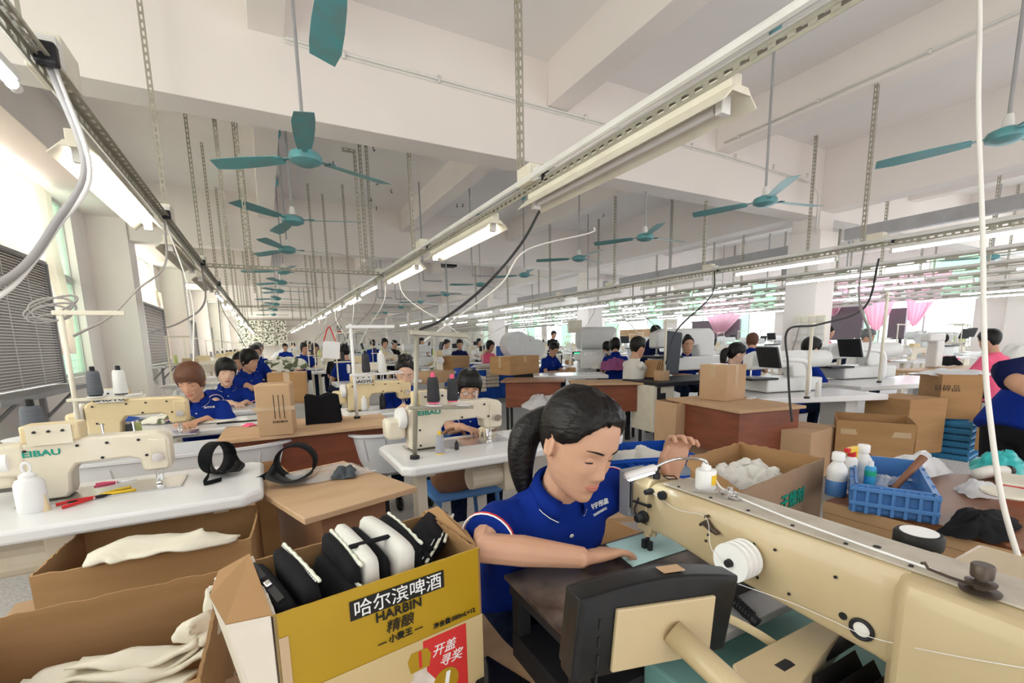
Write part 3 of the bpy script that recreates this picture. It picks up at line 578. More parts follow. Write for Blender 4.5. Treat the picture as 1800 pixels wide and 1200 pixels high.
def lockstitch(label, loc, rz=0, txt=None, body='mach', cover=True, sc=1., group=None, ext=0):
    t = thing('sewing_machine', label, 'sewing machine', loc, rz, group); t.scale = sc if hasattr(sc, '__len__') else (sc,)*3
    MB().bx(-.24, .27, -.09, .09, 0, .006).build('bed_plate', M['chrome'], t, bevel=.002)
    m = MB(); P = [(-.235, .0), (-.10, .0), (-.088, .03), (-.082, .11), (-.06, .145), (.10, .150), (.135, .135), (.14, .085), (.155, .075), (.225, .075), (.238, .09), (.24, .22), (.225, .245), (.19, .255), (-.10, .262), (-.19, .258), (-.225, .245), (-.24, .22)]
    P = [(x, z+.006) for x, z in P]; m.prism(P, -.045, .045, 'Y'); o = m.build('arm', M[body], t, bevel=.014, smooth=SM)
    m = MB(); 
    for x, z in ((-.20, .23), (-.05, .235), (.04, .235), (.14, .235), (-.19, .03), (-.19, .12), (.02, .17), (.16, .16), (.185, .13), (.21, .16), (.2, .2)): m.lathe([(0, -.003), (.006, -.003), (.005, 0), (0, 0)], 10, (x, -.0455, z), 'Y')
    m.build('screws', M['dark'], o)
    m = MB(); m.prism([(.165, .09), (.222, .09), (.23, .11), (.23, .23), (.17, .235)], -.052, -.044, 'Y'); m.build('face_plate', M[body], t, bevel=.004)
    m = MB(); m.tube([(.19, -.0, .09), (.19, -.0, .02)], .0055, 8); m.tube([(.175, .0, .09), (.175, .0, .022)], .005, 8); m.box((.18, .0, .014), (.016, .034, .008)); m.box((.186, 0, .04), (.02, .02, .018)); m.build('needle_bar', M['chrome'], t, smooth=SM)
    m = MB(); m.lathe([(0, -.035), (.055, -.035), (.062, -.025), (.062, -.005), (.05, 0), (0, 0)], 24, (-.245, 0, .19), 'X'); m.build('handwheel', M['white'], t, smooth=SM)
    m = MB(); m.lathe([(0, 0), (.02, 0), (.02, .006), (.008, .012), (.008, .028), (0, .028)], 14, (.20, -.075, .15), 'Y'); m.build('tension_dial', M['chrome'], t, smooth=SM)
    m = MB()
    for x in (.12, .02): m.tube([(x, 0, .26), (x, 0, .31)], .004, 6); m.lathe([(0, 0), (.009, 0), (.009, .004), (0, .004)], 10, (x, 0, .31))
    m.build('thread_post', M['chrome'], t)
    m = MB(); m.box((-.29, .03, .13), (.09, .1, .12)); m.build('motor_housing', M[body], t, bevel=.02, smooth=SM)
    if ext: MB().prism([(-.22-ext, .14), (-.22-ext, .22), (-.20-ext, .245), (-.2, .262), (-.2, .12)], -.05, .05, 'Y').build('rear_arm', M[body], t, bevel=.015, smooth=SM)
    if cover:
        m = MB(); m.box((-.12, -.01, .30), (.17, .09, .075)); c = m.build('control_box', M['machy'], t, bevel=.008, smooth=SM)
        m = MB(); m.box((-.12, -.058, .295), (.13, .004, .085)); q = m.build('cover_plate', M['machw' if body != 'mach' else 'mach'], c)
        m = MB()
        for x in (-.16, -.12, -.08): m.lathe([(0, -.012), (.003, -.012), (.006, -.001), (0, 0)], 8, (x, -.06, .31), 'Y')
        m.build('plate_screws', M['dark'], q)
    if txt: text_mesh(txt[0], .036, M[txt[1]], t, 'lettering', txt[2] if len(txt) > 2 else (-.125, -.0465, .205), (PI/2, 0, 0), .0008, 1.15, font_w=.0008)
    return t
def cone(label, loc, col='black', h=.16, core='white', sc=1., group='thread cones'):
    key = 'thread_'+col
    cm = {'black': ((.03, .03, .035), (.06, .06, .07)), 'white': ((.80, .80, .78), (.70, .70, .68)), 'grey': ((.42, .42, .46), (.34, .34, .38)), 'charcoal': ((.10, .11, .13), (.16, .17, .19)), 'lime': ((.62, .72, .30), (.55, .62, .25))}[col]
    mt = mat(key, cm[0], .75, col2=cm[1], scale=6, stretch=(.3, .3, 14), bump=.4, bscale=30)
    t = thing('thread_cone', label, 'thread cone', loc, 0, group); t.scale = (sc,)*3
    MB().lathe([(0, .006), (.024, .006), (.027, .012), (.022, h-.02), (.018, h-.012), (0, h-.012)], 20).build('thread', mt, t, smooth=SM)
    MB().lathe([(0, 0), (.023, 0), (.023, .006), (.010, h-.014), (.009, h+.006), (.005, h+.008), (0, h+.008)], 14).build('cone_core', M[core], t, smooth=SM)
    return t
def thread_stand(label, loc, rz=0, h=.62, top=.3, mat_='creamfix', trays=(.28,), group=None, dia=.011, reach=.32):
    t = thing('thread_stand', label, 'thread stand', loc, rz, group)
    MB().tube([(0, 0, 0), (0, 0, h)], dia, 10).build('pole', M[mat_], t, smooth=True)
    MB().bx(-.03, reach, -.012, .012, h-.03, h-.008).build('top_arm', M[mat_], t, bevel=.003)
    for z in trays:
        q = MB().bx(-.03, reach+.04, -.012, .012, z, z+.016).build('spool_arm', M[mat_], t, bevel=.003)
        for x in (reach*.35, reach*.95): MB().lathe([(0, 0), (.036, 0), (.038, .006), (0, .006)], 20, (x, 0, z+.016)).build('spool_disc', M['white'], q, smooth=SM)
    MB().lathe([(0, 0), (.022, 0), (.022, .015), (0, .015)], 14).build('base_nut', M['dark'], t); return t
def tub(label, loc, a, b, h, rz=0, group=None):
    t = thing('plastic_tub', label, 'tub', loc, rz, group); m = MB()
    def ring(s, z): return [(a*s*math.copysign(abs(math.cos(q))**.7, math.cos(q)), b*s*math.copysign(abs(math.sin(q))**.7, math.sin(q)), z) for q in [2*PI*j/40 for j in range(40)]]
    m.loft([ring(.55, .0), ring(.74, .03), ring(.84, h*.4), ring(.92, h*.9), ring(.93, h-.02), ring(1.0, h-.015), ring(1.0, h), ring(.91, h), ring(.9, h*.85), ring(.8, h*.35), ring(.66, .03), ring(.1, .02)]); m.build('basin', M['tubw'], t, smooth=SM)
    r = MB()
    for j in range(12): q = 2*PI*j/12+.2; f = lambda s, z: (a*s*math.copysign(abs(math.cos(q))**.7, math.cos(q)), b*s*math.copysign(abs(math.sin(q))**.7, math.sin(q)), z); r.tube([f(.85, h*.4), f(.93, h*.88)], .004, 5)
    r.build('ribs', M['tubw'], t); return t
def crate(label, loc, w, d, h, rz=0, mat_='bluep', group=None, mesh_=True):
    t = thing('plastic_crate', label, 'crate', loc, rz, group); m = MB(); th = .006
    for (x0, x1, y0, y1) in ((-w/2, w/2, -d/2, -d/2+th), (-w/2, w/2, d/2-th, d/2), (-w/2, -w/2+th, -d/2, d/2), (w/2-th, w/2, -d/2, d/2)): m.bx(x0, x1, y0, y1, 0, h)
    m.bx(-w/2, w/2, -d/2, d/2, 0, th); m.build('crate_body', M[mat_], t)
    m = MB(); e = .012
    for z in ((h-.012, h*.72, h*.38, .03) if mesh_ else (h-.012, .03)):
        for s in (-1, 1): m.bx(-w/2-e, w/2+e, s*(d/2)-(e if s < 0 else 0), s*(d/2)+(e if s > 0 else 0), z-.006, z+.006); m.bx(s*(w/2)-(e if s < 0 else 0), s*(w/2)+(e if s > 0 else 0), -d/2, d/2, z-.006, z+.006)
    m.build('rim', M[mat_], t, bevel=.002); m = MB()
    for i in range(7):
        x = -w/2+w*i/6
        for s in (-1, 1): m.box((x, s*(d/2+.005), h/2), (.008, .012, h*.94))
    for i in range(5):
        y = -d/2+d*i/4
        for s in (-1, 1): m.box((s*(w/2+.005), y, h/2), (.012, .008, h*.94))
    m.build('ribs', M[mat_], t); return t
def cloth_pile(name, label, cat, loc, rx, ry, h, mat_, seed=1, n=5, group=None, parent=None):
    rnd = random.Random(seed); m = MB()
    def fn(u, v):
        a = 2*PI*v; r = u; k = 1-u**2.2
        z = h*max(0, k)*(.75+.3*math.sin(n*a+seed)*u+.25*math.sin(3.1*a*1+seed*2+5*u)*u)
        q = 1+.12*math.sin(4*a+seed)+.07*math.sin(9*a+seed*3); return (rx*r*math.cos(a)*q, ry*r*math.sin(a)*q, max(.002, z))
    m.sheet(fn, 14, 40); o = m.build(name, M[mat_], parent, smooth=True, loc=loc); tx = bpy.data.textures.new('crumple', 'CLOUDS'); tx.noise_scale = max(rx, .1)*.35
    d = o.modifiers.new('d', 'DISPLACE'); d.texture = tx; d.strength = h*.5; d.mid_level = .35
    if not parent: tag(o, label, cat, group)
    return o
def desk(label, loc, w, d, rz=0, h=.76, top='ply', body='redwood', group=None, over=.06):
    t = thing('work_desk', label, 'desk', loc, rz, group)
    MB().bx(-w/2, w/2, -d/2, d/2, h-.022, h).build('desktop', M[top], t, bevel=.003)
    MB().bx(-w/2+over, w/2-over, -d/2+over, d/2-over, h-.36, h-.022).build('drawer_box', M[body], t, bevel=.004)
    for sx in (-1, 1):
        for sy in (-1, 1): MB().box((sx*(w/2-over-.02), sy*(d/2-over-.02), (h-.03)/2), (.035, .035, h-.03)).build('leg', M['dark'], t)
    return t
# ============================================================ left workstations
def on(p, dz=0): return (p[0], p[1], p[2]+dz)
FR = atz(462, 866, TZ)
T1 = sewing_table('long white sewing table at the left edge, nearest to the camera', (FR.x-.62, FR.y+.27, 0), 1.24, .54)
nd = atz(283, 850, TZ)
mA = lockstitch('cream sewing machine with green lettering on the left white table', (nd.x-.165, nd.y, TZ), 0, ('FEIBAU', 'green_ink', (-.165, -.0465, .215)), 'mach', True, (.90, 1.0, .80), ext=.32)
mb = cone('fat charcoal thread cone on a white disc above the leftmost machine', tuple(atd(62, 768, 1.72)), 'charcoal', .10, 'black', 1.35, None)
p = atd(62, 768, 1.72); t = thing('spool_holder', 'white spool disc on a post behind the leftmost machine', 'spool holder', (p.x, p.y, p.z))
MB().lathe([(0, -.006), (.085, -.006), (.09, 0), (0, 0)], 28).build('spool_disc', M['white'], t, smooth=SM); MB().tube([(0, 0, -.006), (0, 0, TZ-p.z)], .008, 8).build('post', M['chrome'], t); MB().box((-.13, .0, -.03), (.3, .025, .02)).build('spool_arm', M['machy'], t)
def pins(name, label, cat, px, r=.0, **k): pass
# oil bottle, small cone, snips, visor on the left table
b = atz(60, 898, TZ); t = thing('oil_bottle', 'milky white squeeze bottle with a handle loop at the left table front', 'bottle', tuple(b)); t.scale = (.66, .66, .80)
MB().lathe([(0, 0), (.052, 0), (.058, .012), (.058, .115), (.048, .135), (.03, .142), (0, .142)], 24).build('bottle_body', M['bottlep'], t, smooth=SM)
m = MB(); m.lathe([(0, .14), (.032, .14), (.032, .155), (.014, .165), (0, .165)], 18); m.tube([(.016*math.cos(a), 0, .182+.022*math.sin(a)) for a in [2*PI*i/16 for i in range(17)]], .006, 6); m.build('cap', M['bottlep'], t, smooth=SM)
b = atz(74, 896, TZ); t = thing('nozzle_cap', 'small pale yellow cone cap beside the milky bottle', 'cap', (b.x+.012, b.y-.01, TZ)); MB().lathe([(0, 0), (.014, 0), (.012, .008), (.005, .062), (0, .064)], 14).build('cap_body', M['machy'], t, smooth=SM)
def pliers(label, px, rz, m1, m2, name='thread_snips', sc=1.):
    b = atz(*px, TZ); t = thing(name, label, 'hand tool', (b.x, b.y, TZ+.006), rz); t.scale = (sc,)*3
    for s in (-1, 1):
        MB().tube(curve_pts([(-.09, s*.028, 0), (-.05, s*.022, .002), (-.01, s*.005, .002), (.005, 0, .002)], 4), .0058, 6, flat=.7).build('handle', M[m1], t, smooth=True)
        MB().prism([(0, 0), (.02, s*.007), (.085, s*.002), (.09, 0)], -.002+.001*s, .003+.001*s).build('blade', M[m2], t)
    MB().lathe([(0, -.004), (.006, -.004), (.006, .006), (0, .006)], 10).build('pivot', M['chrome'], t); return t
pliers('yellow handled scissors lying on the left table', (180, 873), 3.6, 'yellow', 'dark', 'scissors'); pliers('orange and black pliers lying across the scissors', (165, 878), .55, 'red', 'dark', 'pliers'); pliers('pink thread snips lying by the leftmost machine needle', (205, 850), .1, 'pinkcl', 'chrome', 'thread_snips', .7)
def visor(label, loc, rz, sc=1.):
    t = thing('sun_visor', label, 'visor', loc, rz); t.scale = (sc,)*3
    m = MB(); R = []
    for i in range(25):
        a = 2*PI*i/24; r = .085; R.append([(r*math.cos(a), .04+r*.9*math.sin(a)*.55, .05+r*.85*math.sin(a)+z) if 0 else (r*math.cos(a)*1.0, z, .085+.08*math.sin(a)) for z in (0, .075)])
    m.loft(R, closed=False); m.build('head_band', M['blackcl'], t, smooth=True, solid=.006)
    m = MB(); R = []
    for i in range(15):
        a = -.2+3.5*i/14; R.append([(.085*math.cos(a), .0, .085-.08*math.sin(a)*.95), (.10*math.cos(a)-.02, -.12*math.sin(a)*.6-.02, .02+.02*abs(math.cos(a)))])
    m.loft(R, closed=False); m.build('brim', M['black'], t, smooth=True, solid=.004)
    m = MB(); m.tube(curve_pts([(-.08, .02, .06), (-.14, -.02, .03), (-.2, -.05, .012), (-.13, -.08, .01)], 4), .014, 6, flat=.25); m.build('strap', M['blackcl'], t, smooth=True); return t
b = atz(398, 832, TZ); visor('black visor standing on its side at the right end of the left table', (b.x, b.y, TZ), .95, .80)
# row two, left: tub, table, machine, woman
b = atz(300, 790, .78); tub('large white plastic tub hung at the edge of the brown haired woman\'s table', (b.x, b.y+.12, .40), .60, .20, .36)
T2p = atz(300, 760, TZ); T2 = sewing_table('white table where the brown haired woman sews', (T2p.x+.0, T2p.y+.27, 0), 1.35, .52, motor=False)
b = atz(268, 768, TZ)
lockstitch('yellowed sewing machine with a spelled nameplate in front of the brown haired woman', (b.x-.05, b.y+.05, TZ), 0, ('BAOYU', 'ink', (-.12, -.062, .272)), 'machy', True, (1, 1, .88))
def stand_with(px, label, zt_px, reach=.32, col='creamfix', rz=0, Z=TZ, trays=(.28,), dia=.011):
    b = atz(*px, Z); D = (b-CAM).dot(CF); h = (px[1]-zt_px)*D/800; return thread_stand(label, (b.x, b.y, Z), rz, h, 0, col, trays, None, dia, reach), b, h
D0 = 2.2
s1_, b, h = stand_with((148, 800), 'cream thread stand pole beside the left window with a coiled grey cable', 548, .24, trays=(.27,))
m = MB(); rnd = random.Random(2)
for q in range(4): m.tube([(b.x-.03+(.07+.01*q)*math.cos(a), b.y, TZ+h-.02+(.035+.006*q)*math.sin(a+.3*q)+.03*(q % 2)) for a in [2*PI*i/18 for i in range(19)]], .005, 5)
tag(m.build('coiled_cable', M['gcord'], smooth=True), 'grey cable coiled around the top of the leftmost thread stand', 'cable')
for px, c, lab in (((168, 690), 'charcoal', 'charcoal thread cone on the leftmost stand arm'), ((213, 690), 'white', 'white thread cone on the leftmost stand arm')):
    dd = (b-CAM).dot(CF); q = aty(*px, b.y); q.z = TZ+.27+.022; cone(lab, (q.x, b.y, q.z), c, .12, 'dark' if c == 'white' else 'black', 1.15, None)
for px, c, lab in (((232, 765), 'charcoal', 'slim blue grey thread spool beside the yellowed machine'), ((248, 762), 'lime', 'cream thread spool beside the yellowed machine')):
    q = atz(*px, TZ); cone(lab, (q.x, q.y-.05, TZ), c, .11, 'white', .8, None)
for i, (px, mm, rx, ry, h_, lab, nm_) in enumerate([((298, 742), 'camo', .16, .08, .07, 'black and white patterned cloth under the machine needle on the left', 'patterned_cloth'), ((380, 742), 'whitecl', .14, .05, .012, 'folded white strip on the brown haired woman\'s table', 'cloth_strip'), ((185, 742), 'bluep', .22, .1, .03, 'crumpled blue plastic on the left window table', 'plastic_sheet'), ((318, 712), 'bag', .10, .10, .16, 'crumpled clear plastic cover by the brown haired woman\'s hands', 'plastic_cover')]):
    q = atz(*px, TZ); cloth_pile(nm_, lab, 'cloth', (q.x, q.y, TZ+.002), rx, ry, h_, mm, i+3)
q = atz(420, 742, TZ); tag(MB().prism([(-.13, -.012), (.10, -.012), (.12, 0), (.10, .012), (-.13, .012)], 0, .008).build('awl', M['black'], bevel=.002, loc=(q.x, q.y, TZ)), 'long black awl lying on the woman\'s white table', 'tool')
q = atz(438, 748, TZ); cloth_pile('cloth_scrap', 'small maroon cloth scrap at the end of the table', 'cloth', (q.x, q.y, TZ), .04, .05, .02, 'pinkcl', 9)
# row three left : second woman's table
q = atz(400, 722, TZ); sewing_table('white table of the second woman on the left', (q.x-.1, q.y+.2, 0), 1.2, .5, motor=False)
# desk with cartons
q1 = atz(455, 772, .80); q2 = atz(617, 745, .80)
desk('wooden desk with red brown side carrying a carton and black bags', ((q1.x+q2.x)/2+.03, (q1.y+q2.y)/2+.26, 0), 1.0, .6, -.02, .80, 'ply', 'redwood')
L1 = carton_px('cardboard_box', 'tall pinkish cardboard box with three printed lines on the desk, left of centre', (455, 768), (517, 763), .80, 90, .20, open_=False, mat_='cardp', tape=False)
for i in range(3): MB().bx(.0+.025*i, .003+.025*i, -.1028+.0, -.1012, .10, .24).build('printed_line', M['ink'], L1)
for i in range(3): text_mesh('衬布', .016, M['ink'], L1, 'lettering', (.002+.025*i, -.102, .08), (PI/2, 0, 0), .0005)
MB().bx(-.11, .11, -.1024, -.1008, .148, .172).build('packing_tape', M['tape'], L1)
carton_px('cardboard_box', 'ochre cardboard box behind the pinkish one, left of centre', (474, 712), (541, 708), .80, 55, .22, open_=False, mat_='card', tape=True)
q = atz(570, 745, .80)
for i in range(3):
    m = MB(); R = []
    for k in range(9): u = k/8; R.append([(-.11+.22*u, -.012+.012*math.sin(6*u+i), 0), (-.105+.20*u, -.008+.014*math.sin(5*u+i), .19+.01*math.sin(9*u+i)), (-.105+.20*u, .012+.014*math.sin(5*u+i), .19+.01*math.sin(9*u+i)), (-.11+.22*u, .012+.012*math.sin(6*u+i), 0)])
    m.loft(R); tag(m.build('folded_bag', M['blackcl'], smooth=SM, loc=(q.x+.01*i, q.y+.03+.035*i, .80)), 'folded black cloth bag standing on the desk, %s of three' % ['front', 'middle', 'back'][i], 'bag', 'folded black bags')
# wood work desk in the aisle with bag and visor
a, b_, c_ = atz(535, 912, .76), atz(733, 855, .76), atz(458, 852, .76)
rz = math.atan2(b_.y-a.y, b_.x-a.x); wv = (b_-a).length; dv = .62
cx, cy = a.x+math.cos(rz)*wv/2-math.sin(rz)*dv/2, a.y+math.sin(rz)*wv/2+math.cos(rz)*dv/2
WD = desk('brown desk under a loose square plywood sheet in the aisle', (cx, cy, 0), wv, dv, rz, .76, 'ply', 'brown', over=.09)
q = atz(520, 848, .76); visor('black padded visor in a clear bag on the plywood desk', (q.x, q.y, .765), -.3, .9)
q = atz(585, 835, .76); cloth_pile('clear_plastic_bag', 'clear plastic bag crumpled over the plywood desk', 'bag', (q.x-.03, q.y, .762), .20, .10, .045, 'bag', 4)
q = atz(606, 838, .76); cloth_pile('mesh_bundle', 'dark mesh bundle inside the clear bag on the plywood desk', 'cloth', (q.x, q.y, .764), .055, .05, .05, 'charc' if 'charc' in M else 'blackcl', 6)
carton_px('cardboard_box', 'narrow open cardboard box standing left of the plywood desk', (460, 985), (520, 968), .28, 120, .3, h=.42, mat_='card', flaps=(0, 0, 0, .0))
# middle workstation: machine two
fl_, fr_ = atz(718, 822, TZ), atz(905, 792, TZ)
T3 = sewing_table('white sewing table in the middle behind the plywood desk', (fl_.x+.60, fl_.y+.25, 0), 1.25, .52)
q = atz(858, 770, TZ)
mB = lockstitch('cream sewing machine with green lettering in front of the woman with glasses', (q.x-.20, q.y-.03, TZ), 0, ('FEIBAU', 'green_ink', (-.15, -.0465, .215)), 'mach', True, (1.05, 1.05, .85))
s3_, b, h = stand_with((729, 806), 'tall grey thread stand pole on the middle white table', 580, .24, 'steel', trays=(.225,), dia=.011); s3_.rotation_euler = (0, .07, 0)
q = aty(762, 700, b.y); cone('black thread cone with a pink top on the middle stand, left', (q.x, b.y, TZ+.225+.022), 'black', .12, 'pinkcl', 1.1, None); q = aty(803, 700, b.y); cone('black thread cone with a pink top on the middle stand, right', (q.x-.02, b.y, TZ+.225+.022), 'black', .12, 'pinkcl', 1.0, None)
q = atz(774, 797, TZ); cone('grey thread spool with a lime top on the middle white table', (q.x, q.y, TZ), 'grey', .12, 'yellow', .85, None); q = atz(803, 790, TZ); cone('tiny black bobbin standing on the middle white table', (q.x, q.y, TZ), 'black', .10, 'black', .42, None)
q = atz(670, 745, .78)
tub('light grey plastic tub below the bun haired woman\'s machine', (q.x+.12, q.y, .45), .36, .24, .30)
q = atz(600, 735, TZ); q2 = atz(690, 712, TZ)
sewing_table('wooden edged sewing table of the bun haired woman', (q.x+.62, q.y+.30, 0), 1.2, .5, 0, 'laminate', motor=False)
q = atz(690, 716, TZ); lockstitch('yellowed sewing machine with black nameplate in front of the bun haired woman', (q.x-.10, q.y, TZ), 0, ('BAOYU', 'ink', (-.12, -.062, .272)), 'machy', True, (1.05, 1.05, .85))
s4_, b, h = stand_with((628, 735), 'white bent tube thread stand left of the bun haired woman', 572, .3, 'white', trays=(.3,))
for px, c, nm_ in ((644, 'black', 'black'), (671, 'white', 'white')): q = aty(px, 656, b.y); cone('%s thread cone on the bent white stand' % nm_, (q.x, b.y, TZ+.322), c, .13, 'white' if c == 'white' else 'black', 1.1, None)
for px, c, nm_ in (((673, 717), 'black', 'stubby black thread cone at the end of the bun haired woman\'s table'), ((641, 722), 'white', 'milky bottle shaped spool at the end of the bun haired woman\'s table')): q = atz(*px, TZ); cone(nm_, (q.x, q.y, TZ), c, .12, 'white' if c == 'white' else 'black', .95, None)
q = atz(600, 634, 1.25); t = thing('paper_tag', 'white paper sheet clipped under a red hanger near the far middle', 'paper', tuple(aty(582, 610, 5.2))); MB().box((0, 0, -.03), (.17, .003, .18), rot=Matrix.Rotation(.12, 3, 'Y')).build('sheet', M['white'], t); MB().tube([(-.07, 0, .06), (-.02, 0, .2), (.0, 0, .22), (.05, 0, .06)], .006, 6).build('red_hook', M['red'], t)
# ============================================================ middle and right workstations
def crate_px(label, bl, br, z, d, h, **k):
    a, b = atz(*bl, z), atz(*br, z); c = (a+b)/2; rz = math.atan2(b.y-a.y, b.x-a.x); cc = c+Vector((-math.sin(rz), math.cos(rz), 0))*d/2
    return crate(label, (cc.x, cc.y, z), (b-a).length, d, h, rz, **k)
crate_px('large royal blue crate on the floor behind the woman with glasses', (842, 703), (902, 697), .35, .9, .50); crate_px('royal blue crate behind the other, partly hidden by the black hair', (790, 680), (850, 676), .35, .6, .45)
crate_px('tall ribbed blue crate standing right of the third column', (905, 640), (930, 638), .75, .6, .45)
BX = lambda *a, **k: carton_px('cardboard_box', *a, **k)
q = atz(925, 668, .8); d1 = desk('red brown desk carrying a taped carton, behind the seated woman\'s hair', (q.x+.18, q.y+.1, 0), .85, .6, math.radians(-35), .8, 'brown', 'redwood')
BX('taped cardboard box on the red brown desk in the centre', (897, 660), (948, 655), .8, 32, .45, open_=False, tape=True)
BX('brown cardboard box with faint print among the centre rows', (797, 651), (826, 648), .8, 24, .4, open_=False, mat_='card')
BX('wide low cardboard box behind the woman with glasses', (755, 675), (800, 670), .7, 20, .4, open_=False, mat_='cardp')
def shortdesk(px, label, w, d, rz, h=.8, **k): q = atz(*px, h); return desk(label, (q.x, q.y, 0), w, d, rz, h, **k)
shortdesk((1066, 670), 'red brown desk with a plywood top beside the man in white', .95, .6, math.radians(-32), .78, top='cardp')
def patterntable(px, label, w, d, rz, m='laminate'):
    q = atz(*px, TZ); t = thing('machine_table', label, 'machine table', (q.x, q.y, 0), rz)
    MB().bx(-w/2, w/2, -d/2, d/2, TZ-.05, TZ).build('tabletop', M[m], t, bevel=.008)
    for s in (-1, 1): MB().box((s*(w/2-.2), 0, (TZ-.05)/2), (.12, .3, TZ-.05)).build('pedestal', M['machw'], t, bevel=.01)
    return t
patterntable((1000, 657), 'white pedestal table with an overlock machine in the centre', 1.1, .7, math.radians(-30)); patterntable((870, 642), 'small white table in the middle distance by the blue crates', 1.0, .7, math.radians(-30))
def overlock(label, loc, rz, sc=1., grp=None):
    t = thing('overlock_machine', label, 'sewing machine', loc, rz, grp); t.scale = (sc,)*3
    m = MB(); m.box((0, 0, .12), (.34, .2, .24)); m.box((-.2, 0, .17), (.14, .12, .1)); m.build('machine_body', M['machw'], t, bevel=.03, smooth=SM)
    m = MB(); m.tube([(.2, 0, .24), (.2, 0, .05)], .012, 8); m.lathe([(0, 0), (.05, 0), (.055, .02), (.05, .04), (0, .04)], 16, (-.28, 0, .16), 'X'); m.build('drive_parts', M['chrome'], t, smooth=SM)
    m = MB()
    for i in range(4): m.lathe([(0, 0), (.014, 0), (.014, .03), (0, .035)], 10, (-.1+.07*i, -.11, .2))
    m.tube([(-.15, 0, .24), (-.15, 0, .42), (.12, 0, .42)], .006, 6); m.build('tension_posts', M['white'], t); return t
q = atz(1040, 648, TZ); overlock('white overlock machine on the centre pedestal table', (q.x, q.y, TZ), math.radians(-30), 1.25)
q = atz(900, 634, TZ); overlock('white overlock machine on the small white table in the distance', (q.x, q.y, TZ), math.radians(-30), 1.2)
# embroidery head on a cabinet
q = atz(1040, 640, .75); t = thing('embroidery_machine', 'tall cream industrial machine with a rounded head left of the man in white', 'machine', (q.x, q.y, 0), math.radians(-25))
MB().box((0, 0, .55), (.5, .6, 1.1)).build('cabinet', M['machw'], t, bevel=.04); m = MB(); m.box((.1, 0, 1.35), (.9, .45, .5)); m.box((.45, 0, 1.0), (.2, .35, .4)); m.build('sewing_head', M['machw'], t, bevel=.10, smooth=SM); MB().box((-.35, -.1, .95), (.25, .1, .2)).build('control_panel', M['dark'], t, bevel=.02); MB().box((-.35, -.155, .97), (.18, .01, .12)).build('display', mat('green display', (0, .1, .05), emit=((.05, .9, .4), 1.5)), t)
MB().box((-.4, 0, 1.62), (.3, .2, .28)).build('switch_box', M['creamfix'], t, bevel=.01)
# cabinet station with long arm machine
q = atz(1175, 668, TZ); t = thing('machine_table', 'dark topped machine station with a cream control cabinet', 'machine table', (q.x+.42, q.y+.1, 0), math.radians(-5))
MB().bx(-.75, .85, -.35, .35, TZ-.05, TZ).build('tabletop', M['dark'], t, bevel=.008); MB().box((-.62, -.1, .48), (.32, .4, .56)).build('control_cabinet', M['creamfix'], t, bevel=.01); MB().box((-.66, -.305, .60), (.12, .01, .14)).build('vent_grille', M['dark'], t)
MB().box((-.6, -.305, .36), (.14, .01, .08)).build('vent_grille', M['steelg'], t)
for x in (-.7, .8):
    for y in (-.28, .28): MB().box((x, y, TZ/2-.03), (.05, .05, TZ-.06)).build('leg', M['dark'], t)
def longarm(label, loc, rz, sc=1., L=.75, name='pattern_sewing_machine', mm='machw', tube_=True, cyl=True):
    t = thing(name, label, 'sewing machine', loc, rz); t.scale = (sc,)*3
    m = MB(); m.box((.05, 0, .08), (L*.9, .42, .14)); m.build('machine_base', M[mm], t, bevel=.015, smooth=SM)
    m = MB(); m.prism([(-L*.5, .24), (-L*.5, .40), (-L*.35, .44), (L*.38, .44), (L*.45, .38), (L*.45, .14), (L*.2, .14), (L*.16, .26)], -.07, .07, 'Y'); m.build('arm', M[mm], t, bevel=.02, smooth=SM)
    if cyl: MB().lathe([(0, 0), (.085, 0), (.095, .02), (.095, .30), (.085, .33), (0, .33)], 22, (L*.42, 0, .34), 'X').build('motor_cover', M[mm], t, smooth=SM)
    m = MB(); m.tube([(-L*.46, -.03, .25), (-L*.46, -.03, .15)], .01, 8); m.box((-L*.46, -.03, .16), (.03, .04, .03)); m.build('needle_bar', M['chrome'], t)
    MB().box((-L*.45, -.05, .155), (.34, .36, .02)).build('clamp_plate', M['dark'], t, bevel=.004)
    if tube_:
        MB().tube(curve_pts([(.12, -.3, .0), (.12, -.3, .22), (.06, -.3, .33), (-.12, -.28, .36), (-.25, -.24, .36)], 5), .027, 12).build('bent_support_tube', M['white'], t, smooth=True)
        s = MB().box((-.32, -.24, .38), (.05, .26, .2), rot=Matrix.Rotation(-.3, 3, 'Y')).build('control_screen', M['machw'], t, bevel=.02); MB().box((-.35, -.24, .385), (.02, .28, .22), rot=Matrix.Rotation(-.3, 3, 'Y')).build('screen_bezel', M['dark'], s)
    m = MB()
    for x in (.0, .1): m.tube([(x, 0, .44), (x, 0, .5)], .005, 6)
    m.lathe([(0, 0), (.03, 0), (.03, .01), (0, .01)], 12, (-.2, 0, .44)); m.build('thread_guides', M['chrome'], t); return t
q = atz(1200, 650, TZ); longarm('cream long arm sewing machine on the dark topped station', (q.x, q.y, TZ), math.radians(-8), 1.5, .8, tube_=False, cyl=False)
for i, px in enumerate(((1178, 645), (1192, 643))): q = atz(*px, TZ); cone('white thread cone behind the dark topped station, %s' % ['left', 'right'][i], (q.x, q.y-.3, TZ+.22), 'white', .15, 'white', 1.3, None)
q = atz(1150, 665, TZ); 
for i in range(5): tag(MB().box((0, 0, .12), (.015, .22, .22), rot=Matrix.Rotation(.25, 3, 'Y')).build('card_template', M['card'], loc=(q.x+.035*i-.05, q.y+.03, TZ+.005)), 'leaning brown card template on the dark topped station, %s from the left' % ['first', 'second', 'third', 'fourth', 'fifth'][i], 'template', 'leaning brown templates')
